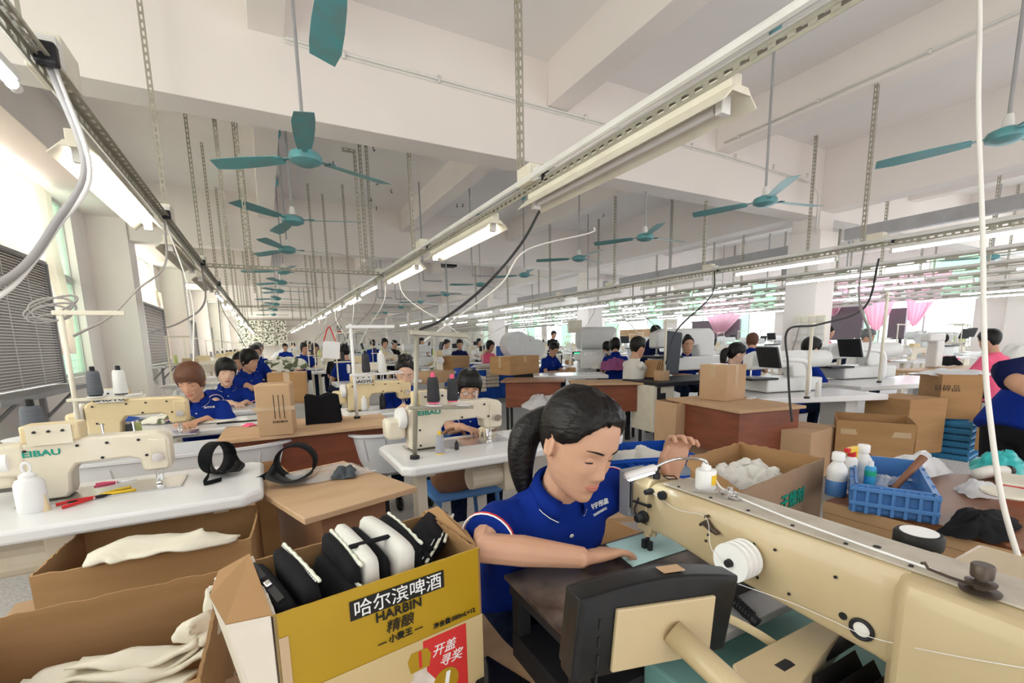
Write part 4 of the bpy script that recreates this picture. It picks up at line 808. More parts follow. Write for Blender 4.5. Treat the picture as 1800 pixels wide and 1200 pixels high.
q = atz(1163, 668, TZ); carton('cardboard_box', 'little light wooden box beside the leaning templates', .14, .12, .12, (q.x, q.y, TZ), 0, 'woodlite')
b = q; thread_stand('white thread stand pole on the dark topped station', (q.x+.05, q.y, TZ), 0, .75, 0, 'creamfix', (), None, .014, .15)
lb = atz(1213, 655, 1.0)
m = MB(); m.box((0, 0, -.15), (.32, .04, .62), rot=Matrix.Rotation(.1, 3, 'Y')); o = m.build('backrest_board', M['charc'], bevel=.05, loc=tuple(atd(1182, 602, 6.6))); tag(o, 'dark grey rounded board standing right of the man in dark top', 'board')
# open tall carton, big desk, box on it
c1 = BX('tall open pale cardboard box with small black print beside the big desk', (1149, 800), (1186, 812), 0.28, 110, .42, h=.50, mat_='cardp'); text_mesh('高 品', .05, M['ink'], c1, 'lettering', (0, -.213, .12), (PI/2, 0, 0), .0005)
dF, dL, dR = atz(1300, 722, .8), atz(1172, 699, .8), atz(1368, 710, .8); rzd_ = math.atan2(dF.y-dL.y, dF.x-dL.x); dW = (dF-dL).length; dD = .62
bd = desk('big desk with a pale wooden top and scratched red panel, right of centre', (dL.x+math.cos(rzd_)*dW/2-math.sin(rzd_)*dD/2, dL.y+math.sin(rzd_)*dW/2+math.cos(rzd_)*dD/2, 0), dW, dD, rzd_, .8, 'cardp', 'redwood', over=.03); print('desk', dW, math.degrees(rzd_), (dR-dF).length)
BX('large taped cardboard box standing on the big desk', (1228, 701), (1276, 706), .8, 62, .28, open_=False, tape=True, mat_='cardp')
q = atz(1320, 700, .8); tag(MB().box((0, 0, .004), (.12, .04, .008), rz=.3).build('paper_strip', M['white'], loc=(q.x, q.y, .8)), 'folded paper strip on the big desk', 'paper')
patterntable((1405, 690), 'grey edged table of the pattern sewing machine with the curved pipe', 1.2, .6, math.radians(-22)); q = atz(1385, 688, TZ); longarm('white pattern sewing machine with a curved white pipe, nearer of two', (q.x+.0, q.y+.12, TZ), math.radians(-14), .86, .8)
patterntable((1560, 668), 'grey edged table of the farther pattern sewing machine', 1.7, .8, math.radians(-15)); q = atz(1535, 662, TZ); longarm('white pattern sewing machine with a curved white pipe, farther of two', (q.x-.30, q.y+.1, TZ), math.radians(-14), .95, .9)
q = atz(1418, 700, TZ); thread_stand('cream thread stand pole in front of the nearer pattern machine', (q.x, q.y, TZ), .2, .62, 0, 'creamfix', (), None, .012, .1)
q = atz(1437, 697, TZ); cone('white thread cone at the front of the nearer pattern machine', (q.x, q.y, TZ), 'white', .15, 'white', .9, None)
q = atz(1545, 672, TZ); thread_stand('cream thread stand pole in front of the farther pattern machine', (q.x, q.y, TZ), .2, .95, 0, 'creamfix', (.45,), None, .014, .2)
t = thing('post_machine', 'grey post bed machine on the wooden edged table at right', 'sewing machine', tuple(atz(1640, 646, TZ)), math.radians(-10)); t.scale = (.72,)*3; MB().box((0, 0, .28), (.22, .2, .55)).build('post', M['machw'], t, bevel=.03, smooth=SM); m = MB(); m.box((-.1, 0, .62), (.5, .18, .16)); m.box((.08, 0, .45), (.14, .16, .3)); m.build('arm', M['machw'], t, bevel=.03, smooth=SM); MB().lathe([(0, 0), (.1, 0), (.1, .04), (0, .04)], 18, (.18, 0, .6), 'X').build('handwheel', M['dark'], t)
patterntable((1690, 647), 'long table with an orange wooden edge at right', 1.9, .7, math.radians(-12), 'woodlite'); q = atz(1665, 642, TZ); cloth_pile('black_bag', 'black bag slumped on the orange edged table', 'bag', (q.x, q.y, TZ), .22, .16, .16, 'blackcl', 2)
patterntable((1830, 640), 'white table where the woman in pink works', 1.8, .9, math.radians(-12))
# cartons at right
BX('wide closed cardboard box in front of the big desk', (1330, 830), (1420, 850), .26, 80, .45, h=.37, open_=False, mat_='cardp')
c2 = BX('big open cardboard box with taped rim, right of the closed one', (1462, 845), (1600, 862), .22, 80, .45, h=.47, mat_='card', flaps=(0, 0, 0, 0)); text_mesh('出入口', .03, M['ink'], c2, 'lettering', (-.05, -.228, .22), (PI/2, 0, 0), .0005); MB().bx(-.2, .2, -.2275, -.2258, .37, .41).build('packing_tape', M['tape'], c2)
BX('cardboard box partly hidden behind the open taped one', (1590, 800), (1655, 795), .3, 80, .4, h=.47, open_=False)
c3 = BX('open cardboard box lined with a clear bag, standing on blue crates', (1648, 735), (1722, 738), .58, 70, .5, h=.38, mat_='card'); cloth_pile('bag_lining', '', '', (0, 0, .36), .26, .2, .06, 'bagw', 3, parent=c3); text_mesh('易碎品', .06, M['ink'], c3, 'lettering', (-.1, -.253, .26), (PI/2, 0, 0), .0005)
q = atz(1700, 790, .3)
for i in range(6): crate('flat turquoise crate in the stack under the bag lined carton, %s from the top' % ['sixth', 'fifth', 'fourth', 'third', 'second', 'first'][i], (q.x+.05, q.y+.15, .22+.058*i), .44, .36, .05, .1, 'tealp' if 0 else 'bluep2', 'stacked turquoise crates', False) if 'bluep2' in M else None
BX('small open cardboard box right of the turquoise crates', (1712, 790), (1750, 796), .38, 70, .3, h=.24, mat_='card', flaps=(0, 0, 0, .06))
# ============================================================ foreground : the big machine, boxes, right table
def wl(T, p): return T.matrix_world.inverted() @ Vector(p)
MXF, MXB, MT = .775, .885, .982
t = thing('pattern_sewing_machine', 'huge cream long arm sewing machine filling the lower right corner', 'sewing machine', (0, 0, 0)); BIG = t
m = MB(); secs = []
for y, zb, zt, dx in ((.775, .862, .968, 0), (.765, .862, .978, 0), (.70, .862, .982, 0), (.60, .848, .982, 0), (.45, .842, .982, 0), (.30, .832, .984, 0), (.27, .826, .984, 0)):
    secs.append([(MXF+.006, y, zb), (MXF, y, zb+.012), (MXF, y, zt-.018), (MXF+.010, y, zt-.003), (MXF+.022, y, zt), (MXB-.012, y, zt), (MXB, y, zt-.012), (MXB, y, zb)])
m.loft(secs); m.build('arm', M['machbig'], t, smooth=SM, bevel=.002)
m = MB(); m.loft([[(MXF-a, y, .74), (MXF-a, y, .957-a*.3), (MXF-a+.012, y, .975), (MXF+.03, y, .985), (MXB, y, .985), (MXB+.05, y, .9), (MXB+.05, y, .74)] for y, a in ((.285, .0), (.268, .022), (-.35, .026))]); m.build('arm_housing', M['machbig'], t, bevel=.006, smooth=SM)
m = MB(); m.bx(MXF+.012, MXB-.008, -.35, .74, MT, MT+.004); m.build('top_cover', M['machtop'], t, bevel=.0015)
m = MB(); rnd = random.Random(4)
for i in range(9): y = .70-.085*i; m.lathe([(0, 0), (.0035, 0), (.003, .002), (0, .002)], 8, (MXF+.020, y, MT+.004)); 
for (y, z) in ((.62, .93), (.60, .915), (.605, .90), (.50, .935), (.46, .94), (.43, .87), (.36, .935), (.2, .93)): m.lathe([(0, -.002), (.0028, -.002), (.0024, 0), (0, 0)], 8, (MXF-.001, y, z), 'X')
m.build('screws', M['dark'], t)
m = MB(); m.lathe([(0, -.0015), (.006, -.0015), (.006, .001), (0, .001)], 16, (MXF, .345, .875), 'X'); m.lathe([(0, -.001), (.003, -.001), (.003, .001), (0, .001)], 10, (MXF, .49, .872), 'X'); m.lathe([(0, 0), (.0055, 0), (.0055, .001), (0, .001)], 12, (MXF+.05, .33, MT+.004)); m.build('oil_holes', M['ink'], t)
m = MB(); m.tube([(MXF-.002, .318+.0145*math.cos(a), .868+.0145*math.sin(a)) for a in [2*PI*i/28 for i in range(29)]], .0032, 8); q_ = m.build('sight_ring', M['dark'], t, smooth=SM); MB().lathe([(0, 0), (.012, 0), (.012, .002), (0, .002)], 24, (MXF-.002, .318, .868), 'X').build('sight_glass', M['whitefix'], q_)
# head : face cover, grey side box, tension, presser
m = MB(); m.loft([[(MXF+.004, y, .885), (MXF-.002, y, .895), (MXF-.002, y, .965), (MXF+.012, y, .985), (MXF+.06, y, .985), (MXF+.09, y, .975), (MXF+.09, y, .885)] for y in (.775, .825)]); m.build('head_cover', M['machbig'], t, bevel=.004, smooth=SM)
m = MB(); m.bx(MXF-.004, MXF+.075, .832, .872, .872, .99); m.build('grey_side_box', M['steelg'], t, bevel=.004)
m = MB(); m.bx(MXF-.005, MXF-.002, .828, .830, .9, .975); m.build('cover_seam', M['dark'], t)
hy = .790
m = MB(); m.tube([(MXF+.02, hy, .90), (MXF+.02, hy, .835)], .011, 12); m.tube([(MXF+.02, hy-.02, .90), (MXF+.02, hy-.02, .842)], .007, 10); m.box((MXF+.015, hy-.005, .862), (.03, .045, .018)); m.build('presser_bar', M['machbig'], t, bevel=.002, smooth=SM)
m = MB(); m.tube([(MXF+.02, hy, .84), (MXF+.02, hy, .802)], .0045, 8); m.box((MXF+.016, hy+.005, .812), (.014, .012, .026)); m.box((MXF+.016, hy-.012, .812), (.010, .010, .028)); m.tube([(MXF+.02, hy-.004, .835), (MXF+.02, hy-.004, .793)], .0016, 6); m.build('presser_foot', M['dark'], t, bevel=.0015)
m = MB(); m.lathe([(0, -.03), (.008, -.03), (.010, -.028), (.0115, -.014), (.0095, -.012), (.015, -.010), (.015, -.004), (.012, 0), (0, 0)], 20, (MXF, .78, .893), 'X'); m.lathe([(0, -.022), (.006, -.022), (.008, -.006), (.006, 0), (0, 0)], 14, (MXF, .76, .963), 'X'); m.lathe([(0, -.010), (.010, -.010), (.0105, 0), (0, 0)], 14, (MXF, .725, .963), 'X'); m.build('tension_dials', M['dark'], t, smooth=SM)
m = MB(); m.tube([(MXF-.006, .815, .922), (MXF-.006, .765, .925)], .0035, 6); m.lathe([(0, -.008), (.005, -.008), (.005, 0), (0, 0)], 10, (MXF, .765, .925), 'X'); m.tube([(MXF-.004, .80, .935), (MXF-.010, .808, .905), (MXF-.008, .80, .88)], .002, 6); m.build('take_up_parts', M['dark'], t, smooth=SM)
m = MB(); m.prism([(.615, .938), (.59, .928), (.575, .925), (.57, .931), (.585, .936), (.60, .95)], MXF-.012, MXF-.002, 'X'); m.tube([(MXF-.012, .602, .955), (MXF+.0, .602, .955)], .0035, 8); m.build('thread_lever', M['darkbr'], t, bevel=.0015)
m = MB(); m.tube([(MXF+.03, .80, .985), (MXF+.03, .80, 1.012)], .0055, 10); m.lathe([(0, 0), (.009, 0), (.009, .012), (.0055, .014), (.0055, .022), (.009, .024), (.009, .032), (0, .032)], 14, (MXF+.028, .775, .985)); m.tube([(MXF+.05, .775, .988), (MXF+.072, .76, .988), (MXF+.06, .74, .988), (MXF+.04, .75, .988), (MXF+.05, .775, .988)], .0015, 5); m.build('thread_guides', M['dark'], t, smooth=SM)
m = MB(); m.box((MXF+.05, .60, MT+.010), (.022, .022, .012)); m.lathe([(0, 0), (.014, 0), (.014, .004), (.006, .006), (.006, .014), (0, .014)], 16, (MXF+.055, .595, MT+.012)); m.tube([(MXF+.02, .66, MT+.008), (MXF+.045, .62, MT+.010), (MXF+.05, .57, MT+.008)], .003, 6); m.build('rear_tension_unit', M['chrome'], t, smooth=SM)
m = MB(); m.lathe([(0, 0), (.020, 0), (.021, .003), (.008, .005), (.008, .010), (.015, .011), (.016, .014), (.006, .016), (.006, .020), (.0115, .021), (.012, .036), (.0105, .038), (0, .038)], 24, tuple(atz(1722, 1040, MT+.004))); q = atz(1722, 1040, MT+.004); m.tube([q+Vector((0, 0, .006)), q+Vector((-.005, .03, .008)), q+Vector((-.01, .05, .012)), q+Vector((-.012, .054, .02)), q+Vector((-.008, .058, .016))], .0022, 6); m.build('thread_tensioner', M['darkbr'], t, smooth=SM)
m = MB(); sp = (MXF-.052, .512, .905); m.lathe([(0, 0), (.036, 0), (.036, .003), (.034, .004), (.034, .013), (.036, .014), (.036, .017), (.034, .018), (.034, .027), (.036, .028), (.036, .031), (.034, .032), (.034, .040), (.036, .041), (.036, .044), (0, .044)], 40, sp, 'X'); m.build('bobbin_discs', M['white'], t, smooth=.4); m = MB(); m.lathe([(0, -.008), (.007, -.008), (.008, 0), (.008, .06), (0, .06)], 14, sp, 'X'); m.build('bobbin_spindle', M['dark'], t, smooth=SM)
# machine bed, clamp carriage, bellows
m = MB(); m.bx(.60, 1.2, -.3, .60, .62, .70); m.build('bed', M['tealbed'], t, bevel=.006)
m = MB(); m.bx(.66, .98, .50, .70, .755, .775); m.build('slide_plate', M['steelg'], t, bevel=.003)
m = MB(); A = atz(1290, 1150, .75); m.prism([(.60, .345), (.60, .40), (.635, .435), (.90, .435), (.90, .395), (.64, .345)], .735, .785); m.build('carriage_arm', M['machbig'], t, bevel=.004)
m = MB(); m.lathe([(0, -.003), (.009, -.003), (.009, 0), (0, 0)], 18, (.628, .345, .760), 'Y'); m.lathe([(0, -.004), (.004, -.004), (.004, 0), (0, 0)], 12, (.628, .345, .760), 'Y'); m.tube([(.615, .337, .76), (.625, .344, .76)], .005, 8); m.build('carriage_screws', M['dark'], t)
m = MB(); m.tube([(.63, .39, .765), (.92, .39, .765)], .014, 14); m.lathe([(.014, 0), (.022, 0), (.022, .03), (.014, .03)], 16, (.69, .39, .765), 'X'); m.build('shaft', M['dark'], t, smooth=SM)
m = MB(); m.tube([(.70, .36, .75), (.72, .05, .74), (.73, -.2, .735)], .0095, 14); m.lathe([(0, 0), (.013, 0), (.013, .02), (0, .02)], 14, (.702, .30, .745), 'Y'); m.build('guide_rod', M['steelg'], t, smooth=SM)
m = MB()
for i in range(16):
    y = .36-.028*i; m.loft([[(.735, y, .71), (.735, y, .775-.0), (.86, y, .775), (.86, y, .71)], [(.742, y-.014, .71), (.742, y-.014, .752), (.86, y-.014, .752), (.86, y-.014, .71)], [(.735, y-.028, .71), (.735, y-.028, .775), (.86, y-.028, .775), (.86, y-.028, .71)]])
m.build('bellows', M['black'], t)
m = MB(); m.tube([(.785, .56, .80), (.785, .49, .775)], .010, 10); 
for i in range(12): m.lathe([(.008, 0), (.0125, .002), (.008, .004)], 12, (.785, .50+.006*i, .781+.0022*i), 'Y')
m.build('spring_rod', M['dark'], t, smooth=SM)
m = MB(); m.tube(curve_pts([(.70, .62, .80), (.72, .54, .795), (.735, .47, .79), (.76, .44, .77)], 4), .009, 8, flat=.6); m.build('link_arm', M['machbig'], t, smooth=SM)
# tray in front of the operator, glowing work area
tr = thing('work_tray', 'worn dark metal work tray under the seated woman\'s hands', 'tray', (0, 0, 0))
m = MB(); m.prism([(.425, .60), (.428, .862), (1.02, .885), (1.02, .60)], TZ-.012, TZ-.002); m.build('tray_sheet', M['wornmetal'], tr, bevel=.002); m = MB(); m.bx(.44, 1.02, .57, .60, TZ-.05, TZ-.004); m.bx(.44, .47, .60, .86, TZ-.05, TZ-.013); m.bx(.44, 1.0, .60, .85, .60, .66); m.build('tray_frame', M['dark'], tr, bevel=.003)
for x, y in ((.46, .62), (.46, .84), (1.0, .62), (1.0, .84)): MB().bx(x-.015, x+.015, y-.015, y+.015, 0, TZ-.013).build('leg', M['dark'], tr)
a, b, c, d = atz(1085, 985, TZ), atz(1190, 955, TZ), atz(1205, 975, TZ), atz(1130, 992, TZ)
m = MB(); m.prism([(.70, .74), (.72, .86), (.90, .86), (.90, .74)], TZ-.001, TZ+.003); tag(m.build('fabric_piece', M['palecl'], bevel=.001), 'pale aqua fabric piece being stitched under the needle', 'fabric')
# legs of the machine base
MB().bx(.66, 1.15, -.25, .5, 0, .62).build('base_cabinet', M['machbig'], t, bevel=.01)
# desk lamp with magnetic base
lb = Vector((.84, .665, MT+.004)); t = thing('machine_lamp', 'small white lamp with a magnetic can base and bent chrome neck', 'lamp', tuple(lb))
MB().lathe([(0, 0), (.021, 0), (.022, .003), (.022, .040), (.020, .043), (0, .043)], 24).build('magnetic_base', M['white'], t, smooth=SM); m = MB(); m.box((0, 0, .047), (.018, .014, .010)); m.lathe([(0, .05), (.009, .05), (.005, .062), (0, .062)], 10, (-.004, 0, 0)); m.build('switch', M['white'], t, bevel=.002)
m = MB(); m.loft([[(.0223*math.cos(a), .0223*math.sin(a), z) for a in [-1.9+.9*i/8 for i in range(9)]] for z in (.012, .034)], closed=False); m.build('yellow_label', M['yellow'], t)
hd0 = atd(1098, 838, 1.04); hd1 = atd(1150, 822, 1.06)
loc = lambda p: Vector(p)-lb
neck = curve_pts([(0, 0, .045), loc(lb+Vector((-.01, .0, .066))), loc(atd(1195, 806, 1.05)), loc(atd(1170, 812, 1.055)), loc(hd1)], 6); MB().tube(neck, .0033, 8).build('gooseneck', M['chrome'], t, smooth=True)
h0, h1 = loc(hd0), loc(hd1); ax = (h1-h0).normalized(); m = MB(); N = Vector((0, 0, 1)); N = (N-ax*N.dot(ax)).normalized(); Bn = ax.cross(N)
m.loft([[p+N*(.009*s*math.cos(q))+Bn*(.011*s*math.sin(q)) for q in [2*PI*j/14 for j in range(14)]] for p, s in ((h0, .5), (h0+ax*.006, 1), (h1, 1), (h1+ax*.004, .7))]); m.build('lamp_head', M['white'], t, smooth=SM)
m = MB(); m.loft([[p-N*.0092+Bn*.008*s for s in (-1, 1)]+[p-N*.0112+Bn*.006*s for s in (1, -1)] for p in (h0+ax*.008, h1-ax*.004)]); m.build('led_strip', mat('lit led strip', (1, 1, 1), emit=((.85, .97, 1), 14)), t)
m = MB(); m.tube(curve_pts([loc(lb)+Vector((.018, -.008, .022)), loc(atz(1275, 862, MT+.012)), loc(atz(1360, 900, MT+.006)), loc(atz(1480, 945, MT+.006)), loc(atz(1650, 1005, MT+.006))], 5), .0022, 6); m.build('lamp_cord', M['white'], t, smooth=True)
# thread running along the arm
def th(pts, label): tag(MB().tube(curve_pts(pts, 6), .0006, 5).build('sewing_thread', M['white']), label, 'thread')
th([(MXF-.004, .76, .962), (MXF-.006, .68, .945), (MXF-.012, .60, .955), (MXF-.055, .55, .918), (MXF-.054, .50, .885)], 'white thread from the tension dial down to the bobbin discs')
th([(MXF-.056, .49, .875), (MXF-.012, .42, .862), (MXF-.006, .36, .862), (MXF-.01, .30, .868), (MXF-.03, .2, .91), (MXF-.03, .1, .95)], 'long slack white thread hanging across the front of the big arm')
# operator monitor seen from behind
TL, TR = atd(1012, 1040, .52), atd(1288, 1000, .60); u = (TR-TL); W = u.length; u.normalize(); n_ = Vector((u.y, -u.x, 0)).normalized(); up = Vector((0, 0, 1)); up = (up*.93 - n_*-.37*-1).normalized() if 0 else (up*.97+n_*-.24*-1).normalized() if 0 else Vector((0, 0, 1))
nn = Vector((0, 0, 1)).cross(u).normalized()*-1         # towards the camera
C0 = (TL+TR)/2; t = thing('control_monitor', 'black control monitor seen from behind, cream back plate, in front of the seated woman', 'monitor', tuple(C0))
Rm = Matrix((u, -nn, (u.cross(-nn)))).transposed(); tilt = Matrix.Rotation(math.radians(-1), 3, 'X'); t.rotation_euler = (Rm @ tilt).to_euler()
Hm_ = .104
def outline(g, bow=.012): return [(-W/2-.004+g, -Hm_+g), (W/2-.012-g, -Hm_+.0+g), (W/2-g, -.004-g)] + [(W/2*(1-2*i/12), -.004+bow*math.sin(PI*i/12)-g) for i in range(1, 12)] + [(-W/2+g, -.004-g)]
m = MB(); m.loft([[(x, y, z) for x, z in outline(g)] for y, g in ((-.014, .006), (-.010, .0), (.018, .0), (.022, .003), (.030, .003), (.032, .006))]); m.build('housing', M['black'], t, bevel=.002, smooth=SM)
MB().box((.0, -.0165, -Hm_*.56), (W*.62, .006, Hm_*.74), rot=Matrix.Rotation(.02, 3, 'Y')).build('back_plate', M['machbig'], t, bevel=.002)
MB().box((.02, .006, .0092), (.032, .016, .0012)).build('sticker', M['cardp'], t)
m = MB()
for i in range(4): m.box((-W/2+.026, -.0143, -.035-.022*i), (.0025, .002, .012))
m.build('vent_slots', M['ink'], t); MB().box((0, .0335, -Hm_*.5), (W*.8, .002, Hm_*.75)).build('screen', mat('lit screen', (.6, .8, .8), .2, emit=((.5, .8, .8), .6)), t)
m = MB(); m.tube([(.01, -.018, -Hm_*.56), (.045, -.09, -Hm_*.9), (.09, -.18, -Hm_*1.5), (.1, -.2, -Hm_*4)], .0155, 20); m.build('support_tube', M['machbig'], t, smooth=True)
# ---- foreground cardboard boxes
HB = thing('beer_carton', 'open gold and white printed beer carton full of padded strips, bottom centre', 'cardboard box')
Zt = .905; P0, P1, P2, P3 = atz(480, 1083, Zt), atz(843, 962, Zt), atz(790, 905, Zt-.01), atz(470, 945, Zt-.02)
ctr = (P0+P1+P2+P3)/4; rz = math.atan2(P1.y-P0.y, P1.x-P0.x); Wb = (P1-P0).length; Db = .26; Hb = .30
fc = (P0+P1)/2; HB.location = (fc.x-math.sin(rz)*Db/2, fc.y+math.cos(rz)*Db/2, Zt-Hb); HB.rotation_euler = (0, 0, rz)
def pw(name, x0, x1, y0, y1, mt, jag=.004, h=Hb, par=HB):
    m = MB(); n = 26; R = []; rnd = random.Random(int(x0*999)); L = math.hypot(x1-x0, y1-y0); nx, ny = (y1-y0)/L*.005, -(x1-x0)/L*.005
    for i in range(n+1): u = i/n; x, y = x0+(x1-x0)*u, y0+(y1-y0)*u; hh = h-jag*rnd.random(); R.append([(x, y, 0), (x, y, hh), (x-nx, y-ny, hh), (x-nx, y-ny, 0)])
    m.loft(R); return m.build(name, M[mt], par)
pw('front_panel', -Wb/2, Wb/2, -Db/2, -Db/2, 'gold', .001); pw('side_panel', Wb/2, Wb/2, -Db/2, Db/2, 'card', .006); pw('back_panel', Wb/2, -Wb/2, Db/2, Db/2, 'card', .002, Hb-.01); pw('side_panel', -Wb/2, -Wb/2, Db/2, -Db/2, 'goldw', .004)
MB().bx(-Wb/2, Wb/2, -Db/2, Db/2, 0, .006).build('bottom_panel', M['card'], HB)
def flapx(par, pts, mt, name='flap', th=.005):
    m = MB(); v = [Vector(p) for p in pts]; nrm = (v[1]-v[0]).cross(v[2]-v[0]).normalized()*th; m.loft([v, [p+nrm for p in v]]); return m.build(name, M[mt], par)
flapx(HB, [(-Wb/2, -Db/2, Hb), (-Wb/2, Db/2, Hb), (-Wb/2-.055, Db/2-.02, Hb-.010), (-Wb/2-.075, .0, Hb-.004), (-Wb/2-.06, -Db/2+.03, Hb-.008)], 'card')
flapx(HB, [(-Wb/2-.075, .0, Hb-.004), (-Wb/2-.06, -Db/2+.03, Hb-.010), (-Wb/2-.003, -Db/2, Hb-.002), (-Wb/2-.003, -Db/2-.0, .0), (-Wb/2-.02, -Db/2+.03, 0)], 'goldw')
flapx(HB, [(Wb/2, -Db/2+.01, Hb), (Wb/2, Db/2, Hb), (Wb/2+.03, Db/2-.02, Hb+.012), (Wb/2+.035, -.02, Hb-.01)], 'card')
yf = -Db/2-.0008
MB().bx(-Wb/2+.012, Wb/2-.0, yf-.0008, yf, 0, .155).build('cream_print', M['creamprint'], HB); MB().bx(Wb/2-.135, Wb/2-.04, yf-.0016, yf-.0008, 0, .150).build('red_print', M['redprint'], HB)
MB().bx(-.075, .105, yf-.0016, yf, .245, .280).build('black_band', M['ink'], HB)
def ftx(s, size, mt, x, z, sx=1, sh=0, fw=.0006, al='CENTER'): return text_mesh(s, size, M[mt], HB, 'lettering', (x, yf-.0024, z), (PI/2, 0, 0), .0006, sx, sh, fw, al)
ftx('哈尔滨啤酒', .034, 'whiteink', .015, .261, 1, 0, 0); ftx('HARBIN', .025, 'ink', .012, .233, 1.0, 0, .0004); ftx('精酿', .026, 'ink', .012, .206, 1.05, .15, 0); ftx('— 小麦王 —', .0155, 'ink', .012, .182, 1, 0, .0003); ftx('净含量:580mL×12', .0125, 'ink', .125, .171, 1, 0, .0002)
ftx('开盖', .026, 'whiteink', Wb/2-.092, .118, 1, .25, 0); ftx('寻奖', .026, 'whiteink', Wb/2-.078, .090, 1, .25, 0)
m = MB(); m.lathe([(0, -.0008), (.028, -.0008), (.028, 0), (0, 0)], 32, (Wb/2-.09, yf-.0018, .045), 'Y'); m.build('gold_disc', M['gold'], HB); text_mesh('1', .05, M['whiteink'], HB, 'lettering', (Wb/2-.092, yf-.0036, .045), (PI/2, 0, 0), .0006, 1, .2, .002)
m = MB(); m.prism([(-.0, .0), (.062, .0), (.062, .06), (.045, .085), (.044, .1), (.018, .1), (.017, .085), (0, .06)], yf-.0020, yf-.0009, 'Y'); o = m.build('bottle_print', M['creamprint2'], HB); o.location = (.015, 0, 0)
m = MB(); m.prism([(.012, .095), (.05, .095), (.055, .12), (.047, .135), (.015, .135), (.007, .12)], yf-.0022, yf-.001, 'Y'); o = m.build('bottle_cap_print', M['gold'], HB); o.location = (.015, 0, 0); MB().bx(.044, .05, yf-.0026, yf-.002, .1, .134).build('red_tab_print', M['redprint'], HB)
m = MB(); m.bx(-Wb/2+.004, -Wb/2+.018, yf-.001, yf+.0, .0, .26); m.build('edge_tape', M['tape'], HB)
# padded strips in the carton
Th = HB.rotation_euler.z
def pad(x, y, L, lean, yaw, mt, label, hgt=.075, thick=.024, z0=.205, edge=True, zip_=False):
    t = thing('padded_strip', label, 'padded strip', (0, 0, 0), 0, 'padded strips in the beer carton')
    base = HB.location+Matrix.Rotation(Th, 3, 'Z') @ Vector((x, y, z0)); t.location = base; t.rotation_euler = Euler((0, lean, Th+yaw))
    m = MB(); R = []; 
    for i in range(15):
        u = i/14; yy = (u-.5)*L; q = math.sin(PI*min(1, max(0, u)))**.25 if 0 < u < 1 else .25; w_ = thick*(.6+.4*q); hh = hgt*(.9+.12*q)
        R.append([(-w_/2, yy, 0), (-w_*.62, yy, hh*.4), (-w_/2, yy, hh*.9), (-w_*.2, yy, hh), (w_*.25, yy, hh), (w_/2, yy, hh*.9), (w_*.6, yy, hh*.4), (w_/2, yy, 0)])
    m.loft(R); m.build('pad_body', M[mt], t, smooth=True)
    if edge:
        m = MB(); m.tube([(thick*.45, (u-.5)*L, hgt*(.97+.03*math.sin(PI*u))+.0015*math.sin(40*u)) for u in [i/30 for i in range(31)]], .0035, 6); m.build('foam_edge', M['foam'], t, smooth=True)
        m = MB()
        for i in range(22): m.box((thick*.28, (i/21-.5)*L*.94, hgt*.985), (.0016, L*.026, .002))
        m.build('stitching', M['white'], t)
    if zip_:
        m = MB(); m.bx(-.006, .006, -L*.46, L*.46, hgt-.001, hgt+.0015); m.build('zip_tape', M['ink'], t); MB().box((0, -L*.1, hgt+.004), (.011, .02, .004)).build('zip_pull', M['chrome'], t, bevel=.002)
    return t
pads = [(-.185, .02, .15, -.9, .1, 'blackcl', 'black padded strip slumped at the left end of the beer carton', .08, .036, .20, True, False), (-.155, .0, .19, -.35, .12, 'blackcl', 'black zipped strip, second from the left in the beer carton', .07, .034, .205, False, True),
        (-.125, .0, .20, -.12, .1, 'blackcl', 'curved black strip with foam edge, third from the left', .078, .03, .21, True, False), (-.085, -.02, .19, .3, .05, 'blackcl', 'short black strip leaning right, left of the white strips', .07, .028, .195, True, False),
        (-.052, .01, .2, .05, .0, 'blackcl', 'black strip touching the left white strip', .075, .024, .215, True, False), (-.022, .01, .21, .05, .0, 'whitecl', 'left one of the two white padded strips', .085, .03, .215, False, False),
        (.008, .02, .20, .05, 0, 'blackcl', 'narrow black strip between the two white ones', .07, .022, .215, False, False), (.034, .01, .215, .15, .05, 'whitecl', 'right one of the two white padded strips, larger', .085, .036, .218, False, False),
        (.066, .02, .20, .15, -.05, 'blackcl', 'black strip with foam edge right of the white strips', .08, .026, .215, True, False), (.092, .0, .16, .2, -.1, 'blackcl', 'short plain black strip right of centre in the carton', .065, .026, .20, False, False)]
for p in pads: p = list(p); p[7] *= 1.12; p[9] += .022; pad(*p)
def padflat(x, y, z, L, yaw, tx, label, zip_=False, mt='blackcl'):
    t = pad(x, y, L, 0, yaw, mt, label, .05, .06, 0, True, zip_); t.location = HB.location+Matrix.Rotation(Th, 3, 'Z') @ Vector((x, y, z)); t.rotation_euler = Euler((tx, .55, Th+yaw)); return t
padflat(.125, .03, .245, .24, -.75, -.12, 'large black zipped strip lying across the right half of the carton', True); padflat(.15, .055, .255, .22, -.7, -.1, 'black strip lying behind the zipped one in the carton'); padflat(.175, .075, .25, .2, -.65, -.1, 'black and white edged strip at the right end of the carton')
m = MB(); m.box((.0, -.03, .334), (.080, .014, .006)); o = m.build('webbing_strap', M['blackcl'], bevel=.002); o.location = HB.location+Vector((0, 0, -.002)); o.rotation_euler = (0, 0, Th); tag(o, 'short black webbing strap across the two white strips', 'strap')
